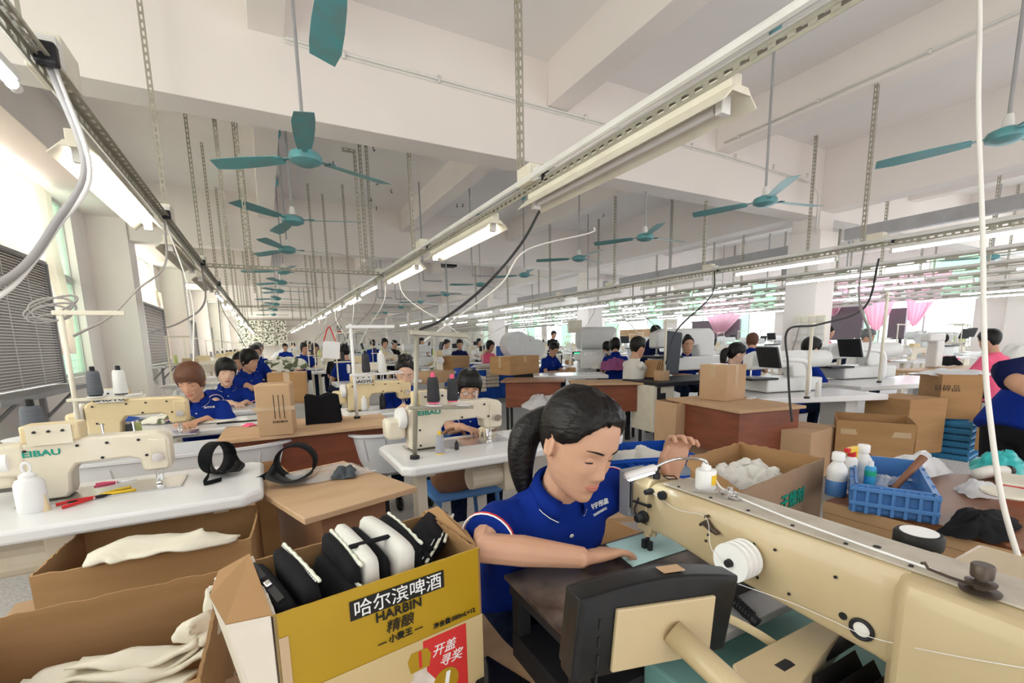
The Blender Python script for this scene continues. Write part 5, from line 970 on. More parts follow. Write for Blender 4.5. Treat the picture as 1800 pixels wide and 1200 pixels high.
# stand under the beer carton
t = thing('stool_table', 'low brown table under the beer carton with a phone on it', 'table', (HB.location.x+.07, HB.location.y+.02, 0), Th); MB().box((0, 0, Zt-Hb-.012), (.66, .42, .022)).build('tabletop', M['ply'], t, bevel=.003)
for sx in (-1, 1):
    for sy in (-1, 1): MB().box((sx*.28, sy*.17, (Zt-Hb-.024)/2), (.04, .04, Zt-Hb-.024)).build('leg', M['dark'], t)
q = atz(872, 1190, Zt-Hb); t = thing('mobile_phone', 'black phone lying beside the beer carton at the bottom edge', 'phone', (q.x, q.y-.02, Zt-Hb-.001), .35); MB().box((0, 0, .005), (.075, .15, .009)).build('phone_body', M['black'], t, bevel=.003); MB().box((0, 0, .0100), (.068, .14, .001)).build('phone_screen', mat('glossy black glass', (.01, .01, .012), .05), t)
# big left boxes
Z1 = .78; A0, A1 = atz(-60, 1096, Z1), atz(388, 1000, Z1); rz1 = math.atan2(A1.y-A0.y, A1.x-A0.x); W1 = (A1-A0).length; D1 = .42; H1 = .5
cb = (A0+A1)/2; B1 = carton('open_carton', 'large open brown carton with white felt pieces in the bottom left corner', W1, D1, H1, (cb.x+math.sin(rz1)*D1/2, cb.y-math.cos(rz1)*D1/2, Z1-H1), rz1, 'card', torn=.006)
Z2 = .72; A0, A1 = atz(50, 1012, Z2), atz(441, 944, Z2); rz2 = math.atan2(A1.y-A0.y, A1.x-A0.x); W2 = (A1-A0).length
cb2 = (A0+A1)/2; B2 = carton('open_carton', 'second open brown carton behind the bottom left one', W2, .34, .44, (cb2.x+math.sin(rz2)*.0-math.sin(rz2)*.17, cb2.y+math.cos(rz2)*.17, Z2-.44), rz2, 'card', torn=.006)
for lab, par_, rzz, hh, ww, dd, z0 in (('low wooden bench under the bottom left carton', B1, rz1, Z1-H1, W1*.9, D1*.9, 0), ('low wooden bench under the second left carton', B2, rz2, Z2-.44, W2*.9, .30, 0)):
    t = thing('low_bench', lab, 'bench', (par_.location.x, par_.location.y, 0), rzz); MB().box((0, 0, hh-.012), (ww, dd, .022)).build('seat_board', M['ply'], t)
    for sx in (-1, 1): MB().box((sx*ww*.4, 0, (hh-.024)/2), (.04, dd*.8, hh-.024)).build('side_support', M['brown'], t)
def sheetpad(label, pts_, z, w_, seed, name='felt_piece', mt='feltw', fold=.0, thick=.006, grp='white felt pieces'):
    rnd = random.Random(seed); cp = curve_pts(pts_, 6); m = MB(); R = []; L = len(cp)
    for i, p in enumerate(cp):
        tg = (cp[min(i+1, L-1)]-cp[max(i-1, 0)]).normalized(); sd = Vector((tg.y, -tg.x, 0)); sd = sd.normalized() if sd.length > .05 else Vector((1, 0, 0)); ww = w_*(.8+.25*math.sin(PI*i/(L-1))+.08*math.sin(i*1.3+seed))
        R.append([p+sd*ww*s+Vector((0, 0, .006*math.sin(s*3+i*.5+seed))) for s in (-.5, -.25, 0, .25, .5)])
    m.loft(R, closed=False); o = m.build(name, M[mt], smooth=True, solid=thick); tag(o, label, 'felt piece', grp); return o
za = .66
g1 = [atz(x, y, .70) for x, y in ((130, 1175), (200, 1165), (270, 1150), (330, 1120))]
sheetpad('white felt strip curling up at the right end of the bottom left carton', [atz(240, 1172, .69), atz(300, 1160, .70), atz(345, 1130, .715), atz(362, 1108, .735), atz(352, 1092, .75), atz(332, 1098, .745), atz(325, 1130, .72)], 0, .055, 1)
sheetpad('long white felt strip lying along the bottom left carton', [atz(60, 1195, .68), atz(140, 1180, .69), atz(230, 1178, .70), atz(310, 1165, .70), atz(370, 1140, .71)], 0, .06, 2); sheetpad('upper white felt strip across the bottom left carton', [atz(130, 1165, .70), atz(200, 1160, .712), atz(290, 1150, .71), atz(350, 1128, .72)], 0, .05, 5)
sheetpad('white felt strip standing upright in the carton corner', [atz(372, 1120, .70), atz(372, 1080, .74), atz(375, 1045, .77), atz(378, 1025, .785)], 0, .030, 3); sheetpad('lower white felt strip at the very bottom edge', [atz(20, 1215, .68), atz(130, 1205, .68), atz(260, 1198, .69), atz(340, 1190, .69)], 0, .07, 4)
sheetpad('broad white felt sheet covering the second left carton', [atz(150, 985, .725), atz(210, 966, .735), atz(290, 955, .735), atz(360, 945, .735), atz(400, 938, .72)], 0, .16, 6)
carton('cardboard_box', 'cardboard box on the floor under the left white table', .36, .3, .3, (FR.x-.75, FR.y+.55, 0), .1, 'cardp', open_=False); carton('cardboard_box', 'cardboard box with green print on the floor under the left white table', .3, .3, .3, (FR.x-.30, FR.y+.62, 0), -.1, 'cardp', open_=False)
# ---- right foreground : carton with drying agent print, crate, bottles, table
Z3 = .74
E0, E1 = atz(1235, 905, Z3), atz(1375, 935, Z3)
tbl = thing('side_table', 'brown wooden side table with pale veneer edge at the right', 'table', (0, 0, 0)); m = MB()
TP = [atz(1448, 880, .80), atz(1690, 930, .80), atz(1900, 1000, .80), atz(1900, 840, .80), atz(1600, 830, .80)]
m.prism([(p.x, p.y) for p in TP], .765, .80); m.build('tabletop', M['brownred'], tbl, bevel=.003)
m = MB(); f0, f1 = TP[0], TP[2]; dd = (f1-f0).normalized(); nn2 = Vector((-dd.y, dd.x, 0)); m.loft([[f0+Vector((0, 0, z)) + nn2*o_ for o_ in (0, .02)]+[f1+Vector((0, 0, z))+nn2*o_ for o_ in (.02, 0)] for z in (-.40, -.036)]); m.build('front_panel', M['woodlite'], tbl, bevel=.002); 
m = MB(); m.loft([[f0+Vector((0, 0, z)) - nn2*o_ for o_ in (0, .003)]+[f1+Vector((0, 0, z))-nn2*o_ for o_ in (.003, 0)] for z in (-.034, .0)]); m.build('edge_strip', M['woodlite'], tbl)
cc_ = (TP[0]+TP[1]+TP[2]+TP[3])/4
for p in (TP[0]+nn2*.05+dd*.03, TP[2]+nn2*.05, TP[3]-nn2*.05, TP[4]-nn2*.03): MB().bx(p.x-.02, p.x+.02, p.y-.02, p.y+.02, 0, .765).build('leg', M['dark'], tbl)
zc = .905; K0, K1, K2, K3 = atz(1452, 802, zc), atz(1290, 850, zc+.0), atz(1225, 790, zc), atz(1300, 775, zc)
G = thing('open_carton', 'open carton with green printing and white cloth inside, behind the big machine', 'cardboard box', (0, 0, 0))
kc = [atz(1302, 862, .90), atz(1450, 803, .90), atz(1300, 776, .90), atz(1215, 800, .90)]
for i in range(4):
    a, b = kc[i], kc[(i+1) % 4]; m = MB(); R = []; rnd = random.Random(i); ax = (b-a).normalized(); n3 = Vector((ax.y, -ax.x, 0))*.006
    for j in range(21): q = a+(b-a)*j/20; hh = .0-rnd.random()*.006; R.append([Vector((q.x, q.y, .56)), q+Vector((0, 0, hh)), q-n3+Vector((0, 0, hh)), Vector((q.x, q.y, .56))-n3])
    m.loft(R); m.build('side_panel', M['cardd' if i == 0 else 'card'], G)
m = MB(); m.prism([(p.x, p.y) for p in kc], .56, .57); m.build('bottom_panel', M['card'], G)
a, b = kc[0], kc[1]; ang = math.atan2(b.y-a.y, b.x-a.x); mid = a+(b-a)*.58; text_mesh('干燥剂', .055, M['green_ink'], G, 'lettering', (mid.x+math.sin(ang)*.003, mid.y-math.cos(ang)*.003, .80), (PI/2, 0, ang), .001, 1, 0, .001)
flapx(G, [kc[0], kc[3], kc[3]+Vector((-.03, -.01, -.03)), kc[0]+Vector((-.05, -.015, -.05))], 'card')
kk = (kc[0]+kc[1]+kc[2]+kc[3])/4
for i, (dx, dy, s) in enumerate(((-.03, 0, .11), (.05, .03, .09), (.0, -.06, .08), (-.1, .02, .07))): cloth_pile('white_cloth', 'crumpled white cloth piece in the carton with green printing', 'cloth', (kk.x+dx, kk.y+dy, .82), s, s*.8, .07, 'whitecl', 20+i, group='white cloth in the green printed carton')
t = thing('box_stand', 'low stand under the carton with green printing', 'stand', (kk.x, kk.y, 0), ang); MB().box((0, 0, .545), (.34, .3, .025)).build('top_board', M['ply'], t); MB().box((0, 0, .265), (.28, .24, .53)).build('stand_body', M['brown'], t)
def bottle(label, px, z, cap, fill, sc, trig=False):
    q = atz(*px, z); t = thing('jug_bottle', label, 'bottle', tuple(q), .3); t.scale = (sc,)*3
    MB().lathe([(0, 0), (.040, 0), (.046, .01), (.046, .13), (.043, .15), (.022, .185), (.020, .195), (0, .195)], 28).build('bottle_body', M['bottlep'], t, smooth=SM)
    MB().lathe([(.0462, .004), (.0470, .012), (.0470, .085), (.0462, .086)], 28).build('label_band', M[fill], t, smooth=SM)
    if trig:
        MB().lathe([(0, .195), (.024, .195), (.022, .225), (0, .225)], 18).build('cap', M[cap], t, smooth=SM)
    else: MB().lathe([(0, .190), (.030, .190), (.030, .225), (.026, .232), (0, .232)], 22).build('cap', M['white'], t, smooth=SM)
    return t
bottle('white jug with blue lower half beside the light blue crate, left', (1468, 870), .80, 'white', 'bluel', .62); bottle('white jug with a white cap behind the spray trigger', (1512, 852), .80, 'white', 'bottlep', .62)
q = atz(1492, 858, .80); t = thing('spray_bottle', 'spray bottle with yellow trigger and red collar between the two jugs', 'spray bottle', tuple(q), 0); MB().lathe([(0, 0), (.018, 0), (.018, .10), (.010, .115), (0, .115)], 16).build('bottle_body', M['bottlep'], t, smooth=SM); MB().lathe([(0, .112), (.012, .112), (.012, .128), (0, .128)], 14).build('collar', M['red'], t); m = MB(); m.box((0, 0, .136), (.05, .016, .018)); m.prism([(.01, .13), (.035, .125), (.03, .10), (.025, .10)], -.004, .004, 'Y'); m.build('trigger', M['yellow'], t, bevel=.003); MB().box((-.03, 0, .137), (.014, .014, .014)).build('nozzle', M['red'], t)
cA, cB, cC = atz(1500, 893, .81), atz(1640, 915, .81), atz(1695, 850, .81)
rzc = math.atan2(cB.y-cA.y, cB.x-cA.x); wc = (cB-cA).length; dc = (cC-cB).length*.85; Cr = crate('light blue crate with a spray can and a wooden handle on the side table', tuple(Vector((cA.x, cA.y, .801))+Vector((math.cos(rzc)*wc/2-math.sin(rzc)*dc/2, math.sin(rzc)*wc/2+math.cos(rzc)*dc/2, 0))), wc, dc, .085, rzc, 'bluel', None, False)
def inC(x, y, z): return Vector(Cr.location)+Matrix.Rotation(rzc, 3, 'Z') @ Vector((x*wc, y*dc, z))
t = thing('spray_can', 'small green and white spray can standing in the light blue crate', 'spray can', tuple(inC(-.25, .05, .008))); MB().lathe([(0, 0), (.016, 0), (.016, .075), (.012, .082), (0, .082)], 18).build('can_body', M['bluel2'], t, smooth=SM); MB().lathe([(.0162, .05), (.0165, .05), (.0165, .068), (.0162, .068)], 18).build('green_band', M['green'], t); MB().lathe([(0, .082), (.008, .082), (.007, .098), (0, .1)], 12).build('nozzle', M['white'], t, smooth=SM)
t = thing('hammer', 'wooden handled hammer leaning out of the light blue crate', 'hammer', tuple(inC(.1, .0, .02))); MB().tube([(0, 0, .01), Vector((.10, -.03, .105))], [.009, .012], 12).build('handle', M['woodh'], t, smooth=SM); MB().box((-.008, .003, .006), (.05, .02, .02), rz=.4).build('hammer_head', M['dark'], t, bevel=.004)
cloth_pile('plastic_packet', 'crumpled clear packet in the light blue crate', 'packet', tuple(inC(-.02, .1, .03)), .05, .035, .035, 'bag', 31)
cloth_pile('clear_plastic_bag', 'large milky plastic bag behind the light blue crate', 'bag', tuple(atz(1610, 830, .81)), .16, .07, .075, 'bagw', 12); cloth_pile('clear_plastic_bag', 'milky plastic bag right of the light blue crate', 'bag', tuple(atz(1720, 868, .80)), .07, .05, .05, 'bagw', 14)
q = atz(1755, 835, .80); cloth_pile('teal_sheet', 'teal folded sheet behind the wooden handle', 'sheet', (q.x, q.y, .81), .10, .07, .09, 'tealp', 15)
cloth_pile('black_bag', 'soft black bag lying on the side table in front of the crate', 'bag', tuple(atz(1722, 930, .80)), .14, .065, .055, 'blackcl', 16); m = MB(); q = atz(1632, 905, .80); m.tube([q+Vector((.022*math.cos(a), 0, .022+.020*math.sin(a))) for a in [2*PI*i/18 for i in range(19)]], .012, 8, flat=.3); tag(m.build('black_strap_loop', M['blackcl'], smooth=True), 'black strap loop at the end of the soft black bag', 'strap')
q = atz(1770, 895, .80); tag(MB().lathe([(0, 0), (.06, 0), (.064, .004), (.062, .010), (.05, .012), (0, .009)], 30).build('cream_lid', M['creamfix'], smooth=SM, loc=(q.x, q.y, .845)), 'round cream lid lying on the soft black bag', 'lid')
q = atz(1790, 868, .80); t = thing('red_box', 'red and cream flat box at the right edge of the side table', 'box', (q.x, q.y, .80), .2); MB().box((0, 0, .02), (.16, .1, .04)).build('box_body', M['red'], t, bevel=.003); MB().box((0, 0, .044), (.15, .09, .008)).build('box_lid', M['creamfix'], t, bevel=.002)
q = atz(1740, 850, .80); t = thing('white_pouch', 'white pouch with a black end beside the teal sheet', 'pouch', (q.x, q.y, .84), -.25); MB().tube([(-.07, 0, 0), (0, 0, .004), (.07, 0, 0)], [.018, .022, .018], 12).build('pouch_body', M['whitecl'], t, smooth=True); MB().tube([(.065, 0, 0), (.09, 0, 0)], [.019, .017], 12).build('black_end', M['ink'], t, smooth=True)
q = atz(1610, 1000, .90); q = Vector((.95, .375, .93)); q = atz(1612, 965, .955); q2 = (q.x, q.y, .88); t = thing('grease_jar', 'round black rimmed jar with a white lid behind the big arm', 'jar', (q.x, q.y, .95)); MB().lathe([(0, -.056), (.030, -.056), (.031, .012), (0, .012)], 30).build('jar_body', M['greasy'], t, smooth=SM); MB().lathe([(0, .012), (.033, .012), (.034, .016), (.034, .032), (.031, .036), (0, .036)], 30).build('lid_rim', M['ink'], t, smooth=SM); MB().lathe([(0, .0362), (.026, .0362), (.026, .0375), (0, .0375)], 28).build('lid_top', M['white'], t, smooth=SM)
t2 = thing('motor_box', 'cream motor housing behind the big arm at the right edge', 'machine housing', (0, 0, 0)); MB().bx(.945, 1.25, -.3, .33, .55, .893).build('housing', M['machbig'], t2, bevel=.01); MB().bx(.96, 1.2, -.25, .3, 0, .549).build('pedestal', M['dark'], t2)
# blue crates with white sheets behind the seated woman
cr1 = crate('blue crate with white sheets behind the seated woman\'s shoulder', (0, 0, 0), .55, .42, .16, 0, 'bluep', None, False)
q = atz(1120, 790, .66); cr1.location = (q.x, q.y, .50); cr1.rotation_euler = (0, 0, -.35); cloth_pile('white_sheets', 'pile of white sheets in the blue crate behind the woman', 'cloth', (q.x, q.y, .60), .22, .15, .07, 'whitecl', 17)
q = atz(1185, 812, .66); cr2 = crate('blue crate with dark mesh cloth, nearer the big machine', (q.x+.02, q.y-.04, .50), .5, .36, .15, -.35, 'bluep', None, False); cloth_pile('grey_mesh', 'grey mesh cloth in the nearer blue crate', 'cloth', (q.x, q.y-.02, .58), .18, .12, .05, 'greymesh', 18)
t = thing('low_table', 'low table under the two blue crates', 'table', (q.x-.1, q.y+.12, 0), -.35); MB().box((0, 0, .485), (1.0, .75, .025)).build('tabletop', M['ply'], t)
for sx in (-1, 1):
    for sy in (-1, 1): MB().box((sx*.45, sy*.33, .236), (.04, .04, .472)).build('leg', M['dark'], t)
bx2 = carton('cardboard_box', 'open cardboard box between the seated woman and the big machine head', .34, .26, .3, (.80, 1.13, .42), .1, 'card', flaps=(.06, 0, 0, 0)); t = thing('box_stand', 'stand under the box beside the seated woman', 'stand', (.80, 1.13, 0), .1); MB().box((0, 0, .21), (.32, .24, .42)).build('stand_body', M['brown'], t)
# ============================================================ people
def lerp_tab(T, z):
    if z <= T[0][0]: return T[0][1:]
    for a, b in zip(T[:-1], T[1:]):
        if z <= b[0]:
            t = (z-a[0])/(b[0]-a[0]); t = t*t*(3-2*t)*.35+t*.65
            return tuple(p+(q-p)*t for p, q in zip(a[1:], b[1:]))
    return T[-1][1:]
HEADT = [(-.122, .004, .058, -.030), (-.117, .020, .076, -.005), (-.108, .032, .083, .010), (-.095, .043, .086, .022), (-.075, .054, .087, .040), (-.05, .063, .087, .060), (-.02, .070, .087, .083), (.01, .0735, .087, .094), (.04, .0745, .086, .098), (.07, .069, .078, .092), (.095, .055, .062, .076), (.11, .037, .043, .054), (.12, .014, .018, .022), (.123, .002, .003, .004)]
def gs(d, s): return math.exp(-(d/s)**2)
def face_d(x, z):
    ax = abs(x); d = 0
    d += .0165*gs(x, .0095)*gs(z+.030, .016) + .0085*gs(x, .0075)*gs(z+.008, .022)      # nose ridge and tip
    d += .007*gs(ax-.013, .007)*gs(z+.035, .008)                                        # nostril wings
    d -= .0075*gs(ax-.031, .017)*gs(z-.006, .012)                                       # sockets
    d += .0035*gs(ax-.030, .024)*gs(z-.030, .010)                                       # brows
    d += .005*gs(ax-.042, .018)*gs(z+.025, .022)                                        # cheeks
    d += .006*gs(x, .024)*gs(z+.064, .017) - .003*gs(x, .022)*gs(z+.0635, .0022)        # mouth
    d -= .003*gs(x, .02)*gs(z+.082, .006)
    d += .006*gs(x, .020)*gs(z+.102, .014)                                              # chin
    d -= .0025*gs(x, .004)*gs(z+.049, .006)
    return d
def head_pt(th, z, off=0):
    """th = 0 at the face (-Y), positive to +X"""
    W, F, Bk = lerp_tab(HEADT, z); W += off; F += off; Bk += off
    c, s = math.cos(th), math.sin(th); e = .88
    x = W*math.copysign(abs(s)**e, s); y = -F*abs(c)**e if c >= 0 else Bk*abs(c)**.95
    if c > 0 and off == 0: y -= face_d(x, z)*min(1, c*1.6)
    return Vector((x, y, z))
def face_y(x, z):
    lo, hi = -1.5, 1.5
    for _ in range(24):
        m = (lo+hi)/2
        if head_pt(m, z).x < x: lo = m
        else: hi = m
    return head_pt((lo+hi)/2, z).y
def add_head(m, H, n=40, k=36, ears=True):
    m.X = H; zs = [-.122+.245*(1-math.cos(PI*i/k))/2 for i in range(k+1)]
    m.loft([[head_pt(2*PI*j/n, z) for j in range(n)] for z in zs])
    if ears:
        for s in (-1, 1):
            m.X = H @ Matrix.Translation((s*.0755, .012, -.008)) @ Matrix.Rotation(s*.35, 4, 'Z') @ Matrix.Rotation(-.15, 4, 'X')
            m.ball((0, 0, 0), (.006, .017, .031), 10, 8); m.tube([(s*.004, .004+.016*math.sin(a), .001+.028*math.cos(a)) for a in [x*.35-.6 for x in range(11)]], .0042, 6)
    m.X = Matrix.Identity(4)
def add_hand(m, W, d, nrm, curl=.5, side=1, sc=1., thumb=.6, spread=.12):
    """W wrist, d along the hand, nrm = back of the hand, side = +1 when the thumb is towards +x of (d x nrm)"""
    d = Vector(d).normalized(); nrm = Vector(nrm); nrm = (nrm-d*nrm.dot(d)).normalized(); xx = d.cross(nrm)*side
    def P(a, b, c): return Vector(W)+xx*(a*sc)+d*(b*sc)+nrm*(c*sc)
    rings = []
    for b, w_, h in ((-.02, .026, .021), (.01, .027, .018), (.04, .037, .017), (.07, .041, .0145), (.088, .039, .012)):
        rings.append([P(w_*math.cos(2*PI*j/12), b, h*math.sin(2*PI*j/12)) for j in range(12)])
    m.loft(rings)
    for i, (x0, L) in enumerate(((.031, .066), (.0105, .076), (-.0105, .070), (-.031, .055))):
        a = spread*(1.5-i)/1.5; pts = [P(x0*.9, .068, .002)]; p = P(x0, .088, .003); pts.append(p); ang = curl*.45; r = [.0095*sc, .0092*sc]
        for s_, q in ((.45, .0086), (.30, .0078), (.25, .0062)):
            dd = (d*math.cos(ang) - nrm*math.sin(ang))*math.cos(a)+xx*math.sin(a); p = p+dd*(L*s_*sc); pts.append(p); r.append(q*sc); ang += curl*.75
        m.tube(pts, r, 8); m.ball(pts[-1], r[-1], 8, 6)
    p0 = P(.020, .012, -.004); p1 = P(.044, .038, -.010-.006*thumb); p2 = P(.052, .066, -.016-.012*thumb); p3 = P(.044+.012*(1-thumb), .090, -.022-.014*thumb)
    m.tube([p0, p1, p2, p3], [.014*sc, .0125*sc, .0098*sc, .0075*sc], 8); m.ball(p3, .0075*sc, 8, 6)
def remeshed(m, name, mats, parent, vox, smooth=3, fac=.5):
    me = m.mesh('tmp', mats); o = bpy.data.objects.new('tmp', me); COL.objects.link(o)
    r = o.modifiers.new('r', 'REMESH'); r.mode = 'VOXEL'; r.voxel_size = vox
    s = o.modifiers.new('s', 'SMOOTH'); s.iterations = smooth; s.factor = fac
    dg = bpy.context.evaluated_depsgraph_get(); me2 = bpy.data.meshes.new_from_object(o.evaluated_get(dg)); bpy.data.objects.remove(o)
    me2.name = name; me2.materials.clear()
    for q in (mats if isinstance(mats, (list, tuple)) else [mats]): me2.materials.append(q)
    me2.shade_smooth(); ob = bpy.data.objects.new(name, me2); COL.objects.link(ob); ob.parent = parent; return ob
def rot(yaw=0, pitch=0, roll=0): return Matrix.Rotation(yaw, 4, 'Z') @ Matrix.Rotation(pitch, 4, 'X') @ Matrix.Rotation(roll, 4, 'Y')
HT = .62
def hair_cap(m, H, style, th0=.011, n=56, k=22):
    def zlow(th):
        a = abs(((th+PI) % (2*PI))-PI)     # 0 face .. PI back
        if style == 'bob': T = [(0, .066), (.55, .058), (.85, .03), (1.15, -.07), (1.6, -.085), (2.2, -.10), (PI, -.105)]
        elif style == 'fringe': T = [(0, .038), (.5, .036), (.85, .02), (1.15, -.03), (1.6, -.05), (2.2, -.09), (PI, -.10)]
        elif style == 'short': T = [(0, .070), (.55, .066), (.9, .045), (1.2, -.008), (1.55, .012), (1.9, -.03), (2.4, -.07), (PI, -.08)]
        else: T = [(0, .088), (.45, .084), (.8, .066), (1.1, .034), (1.4, .014), (1.75, .004), (2.1, -.04), (2.6, -.07), (PI, -.08)]
        return lerp_tab(T, a)[0]
    m.X = H; rings = []
    for i in range(k+1):
        v = i/k; R = []
        for j in range(n):
            th = 2*PI*j/n; zl = zlow(th) + (.0016*math.sin(th*19+1)+.0012*math.sin(th*43)) * (1 if math.cos(th) > .2 else .3); z = .1225-( .1225-zl)*(1-(1-v)**1.6)
            off = th0*(1+.25*max(0, math.cos(th*1.0+2.6)))*(1-.86*v**3)+.0022*math.sin(th*17+v*6+2*math.sin(th*5))*(v*(1.1-v))*1.6+.0012*math.sin(th*41+v*3)
            if v == 1: off = .001
            p = head_pt(th, z, max(off, .001)); p.z += off*.9*max(0, (z-.03)/.09); R.append(p)
        rings.append(R)
    m.loft(rings, cap=False); m.add(rings[0], [tuple(range(n))]); m.X = Matrix.Identity(4)
def person(label, loc, rz, lean=.25, head=(0, .3, 0), arms=None, hair='pony', hm_='hair', shirt='blue', seated=True, skin='skin', vox=.007, pants='denim', sc=1., collar=True, glasses=False, gloves=None, trim=True, cap=None, sleeve=.52, legs=True, logo=False, group=None, mask=False, hunch=0., side_lean=0., eyes='down', hb=None, long_sleeve=False, head_up=.0, hipz=.56, tail=None, wide=1.):
    t = thing('person', label, 'person', loc, rz, group); t.scale = (sc,)*3
    hip = hipz if seated else .93
    P = Vector((0, .0, hip)); Rl = Matrix.Rotation(lean, 3, 'X') @ Matrix.Rotation(side_lean, 3, 'Y')
    def S(x, y, z): return P + Rl @ Vector((x, y, z))          # torso space, z up the spine
    bend = lambda z: -hunch*max(0, z-.2)**1.5
    def SB(x, y, z): return S(x, y+bend(z), z)
    N = SB(0, .012, .47); Hc = N + Vector((0, -.035-.05*lean, .108+head_up)); hy, hp, hr = head
    H = Matrix.Translation(Hc) @ rot(hy, hp, hr) @ Matrix.Translation((0, -.0, .035)) @ Matrix.Scale(1.06, 4)
    Sh = {s: SB(s*.152*wide, .012, .385) for s in (-1, 1)}
    if arms is None: arms = {}
    A = {}
    for s in (-1, 1):
        e, w_ = arms.get(s, (None, None))[:2] if s in arms else (None, None)
        if e is None: e = Sh[s]+Vector((s*.06, -.12, -.24))
        if w_ is None: w_ = e+Vector((-s*.10, -.22, .03))
        A[s] = (Vector(e), Vector(w_))
    b = MB(); add_head(b, H, 40 if vox < .006 else 28, 40 if vox < .006 else 26)
    b.tube([SB(0, .015, .36), N+Vector((0, .0, .0)), Hc+Vector((0, .02, -.03)), H @ Vector((0, .015, .0))], [.062, .053, .050, .05], 14)
    b.tube([SB(0, 0, .0), SB(0, 0, .2), SB(0, 0, .40)], [.08, .075, .07], 12)
    for s in (-1, 1):
        e, w_ = A[s]; b.tube([SB(0, 0, .38), Sh[s], (Sh[s]*.5+e*.5), e, e*.6+w_*.4+Vector((0, 0, .002)), w_], [.05, .05, .046, .038, .038, .0255], 12)
        hd = arms[s][2] if s in arms and len(arms[s]) > 2 else (w_-e); hn = arms[s][3] if s in arms and len(arms[s]) > 3 else (0, .0, 1)
        cu = arms[s][4] if s in arms and len(arms[s]) > 4 else .6
        if gloves is None or s not in gloves: add_hand(b, w_, hd, hn, cu, side=s if True else 1)
    if pants == 'skirt' or not legs: pass
    body = remeshed(b, 'body', M[skin], t, vox, 2, .5)
    for s in (gloves or []):
        g = MB(); e, w_ = A[s]; g.tube([w_*.7+e*.3, w_], [.036, .034], 12); add_hand(g, w_, arms[s][2] if len(arms[s]) > 2 else (w_-e), arms[s][3] if len(arms[s]) > 3 else (0, 0, 1), arms[s][4] if len(arms[s]) > 4 else .6, side=s, sc=1.15)
        remeshed(g, 'glove', M['glove'], t, .006, 2)
    # eyes, brows, lips
    fine = vox < .0061
    for s in (-1, 1):
        ex, ez = .031, .004; ey = face_y(ex, ez)
        m = MB(); m.X = H @ Matrix.Translation((s*ex, ey+.0105, ez)); m.ball((0, 0, 0), (.0125, .0125, .0115), 14, 10); m.build('eyeball', M['eyew'], t, smooth=True)
        m = MB(); m.X = H @ Matrix.Translation((s*ex, ey+.0105, ez)); zi = -.0045 if eyes == 'down' else 0; m.ball((0, -.0105, zi), (.0052, .0024, .0052), 10, 6); m.build('iris', M['iris'], t, smooth=True)
        m = MB(); X = H @ Matrix.Translation((s*ex, ey+.0105, ez)); m.X = X
        low = -.28 if eyes == 'down' else .18
        R = []
        for i in range(9):
            el = math.asin(low)+(PI/2-math.asin(low))*i/8; R.append([(.0152*math.cos(el)*math.sin(a), -.0140*math.cos(el)*math.cos(a), .0132*math.sin(el)) for a in [(-1.35+2.7*j/14) for j in range(15)]])
        m.loft(R, closed=False); m.build('eyelid', M[skin], t, smooth=True)
        m = MB(); m.X = X; m.tube([(.0155*math.sin(a), -.0143*math.cos(a), .0132*low-.0012*math.cos(a)*0-abs(a)**2*.0018+s*a*.0006) for a in [(-1.2+2.4*j/12) for j in range(13)]], [.0006+.0011*math.sin(PI*j/12) for j in range(13)], 5); m.build('eyelash', M['ink'], t)
        m = MB(); m.X = H; pts = [(s*(.014+.038*u), face_y(.014+.038*u, .027+.004*math.sin(PI*min(1, u*1.0)))-.0003, .0265+.0045*math.sin(PI*min(1, u*.85))) for u in [i/8 for i in range(9)]]; m.tube(pts, [.0007+.0017*math.sin(PI*min(1, .25+i/10.7)) for i in range(9)], 6, flat=.55); m.build('eyebrow', M['hair' if hm_ != 'hairg' else 'hairg'], t, smooth=True)
    if not mask:
        m = MB(); m.X = H
        for sg, zc, hh in ((1, -.0605, .0042), (-1, -.0675, .0052)):
            R = []
            for i in range(13):
                x = -.0235+.047*i/12; q = max(.05, 1-(x/.0237)**2); h = hh*q**.7; zz = zc+(-.0022*(abs(x)/.024)**2 if sg > 0 else .0022*(abs(x)/.024)**2*1.6)+(.0008*gs(abs(x)-.006, .004) if sg > 0 else 0)
                y = face_y(x, zz); R.append([(x, y+.001-.0042*q**.5*max(0, math.sin(PI*j/6)), zz+h*math.cos(PI*j/6)) for j in range(7)])
            m.loft(R, closed=False)
        m.build('lips', M['lip'], t, smooth=True)
    else:
        m = MB(); m.X = H; R = []
        for i in range(11):
            z = -.025-.085*i/10; R.append([head_pt(-1.35+2.7*j/16, z, .006+(.012*gs((-1.35+2.7*j/16), .5)*gs(i-3, 4))) for j in range(17)])
        m.loft(R, closed=False); m.build('face_mask', M['white'], t, smooth=True)
    if glasses:
        m = MB(); m.X = H
        for s in (-1, 1):
            m.tube([(s*.032+.021*math.cos(a), -.098, .0+.016*math.sin(a)) for a in [2*PI*j/16 for j in range(17)]], .0011, 5); m.tube([(s*.053, -.098, .004), (s*.074, -.06, .004), (s*.078, .015, .0)], .0012, 5)
        m.tube([(-.011, -.098, .003), (0, -.1, .006), (.011, -.098, .003)], .0011, 5); gl = m.build('glasses', M['dark'], t)
        m = MB(); m.X = H
        for s in (-1, 1): m.loft([[(s*.032+.021*math.cos(a), y, .016*math.sin(a)) for a in [2*PI*j/16 for j in range(16)]] for y in (-.0985, -.0975)])
        m.build('lens', M['glass'], gl)
    # hair
    hmat = M[hm_]
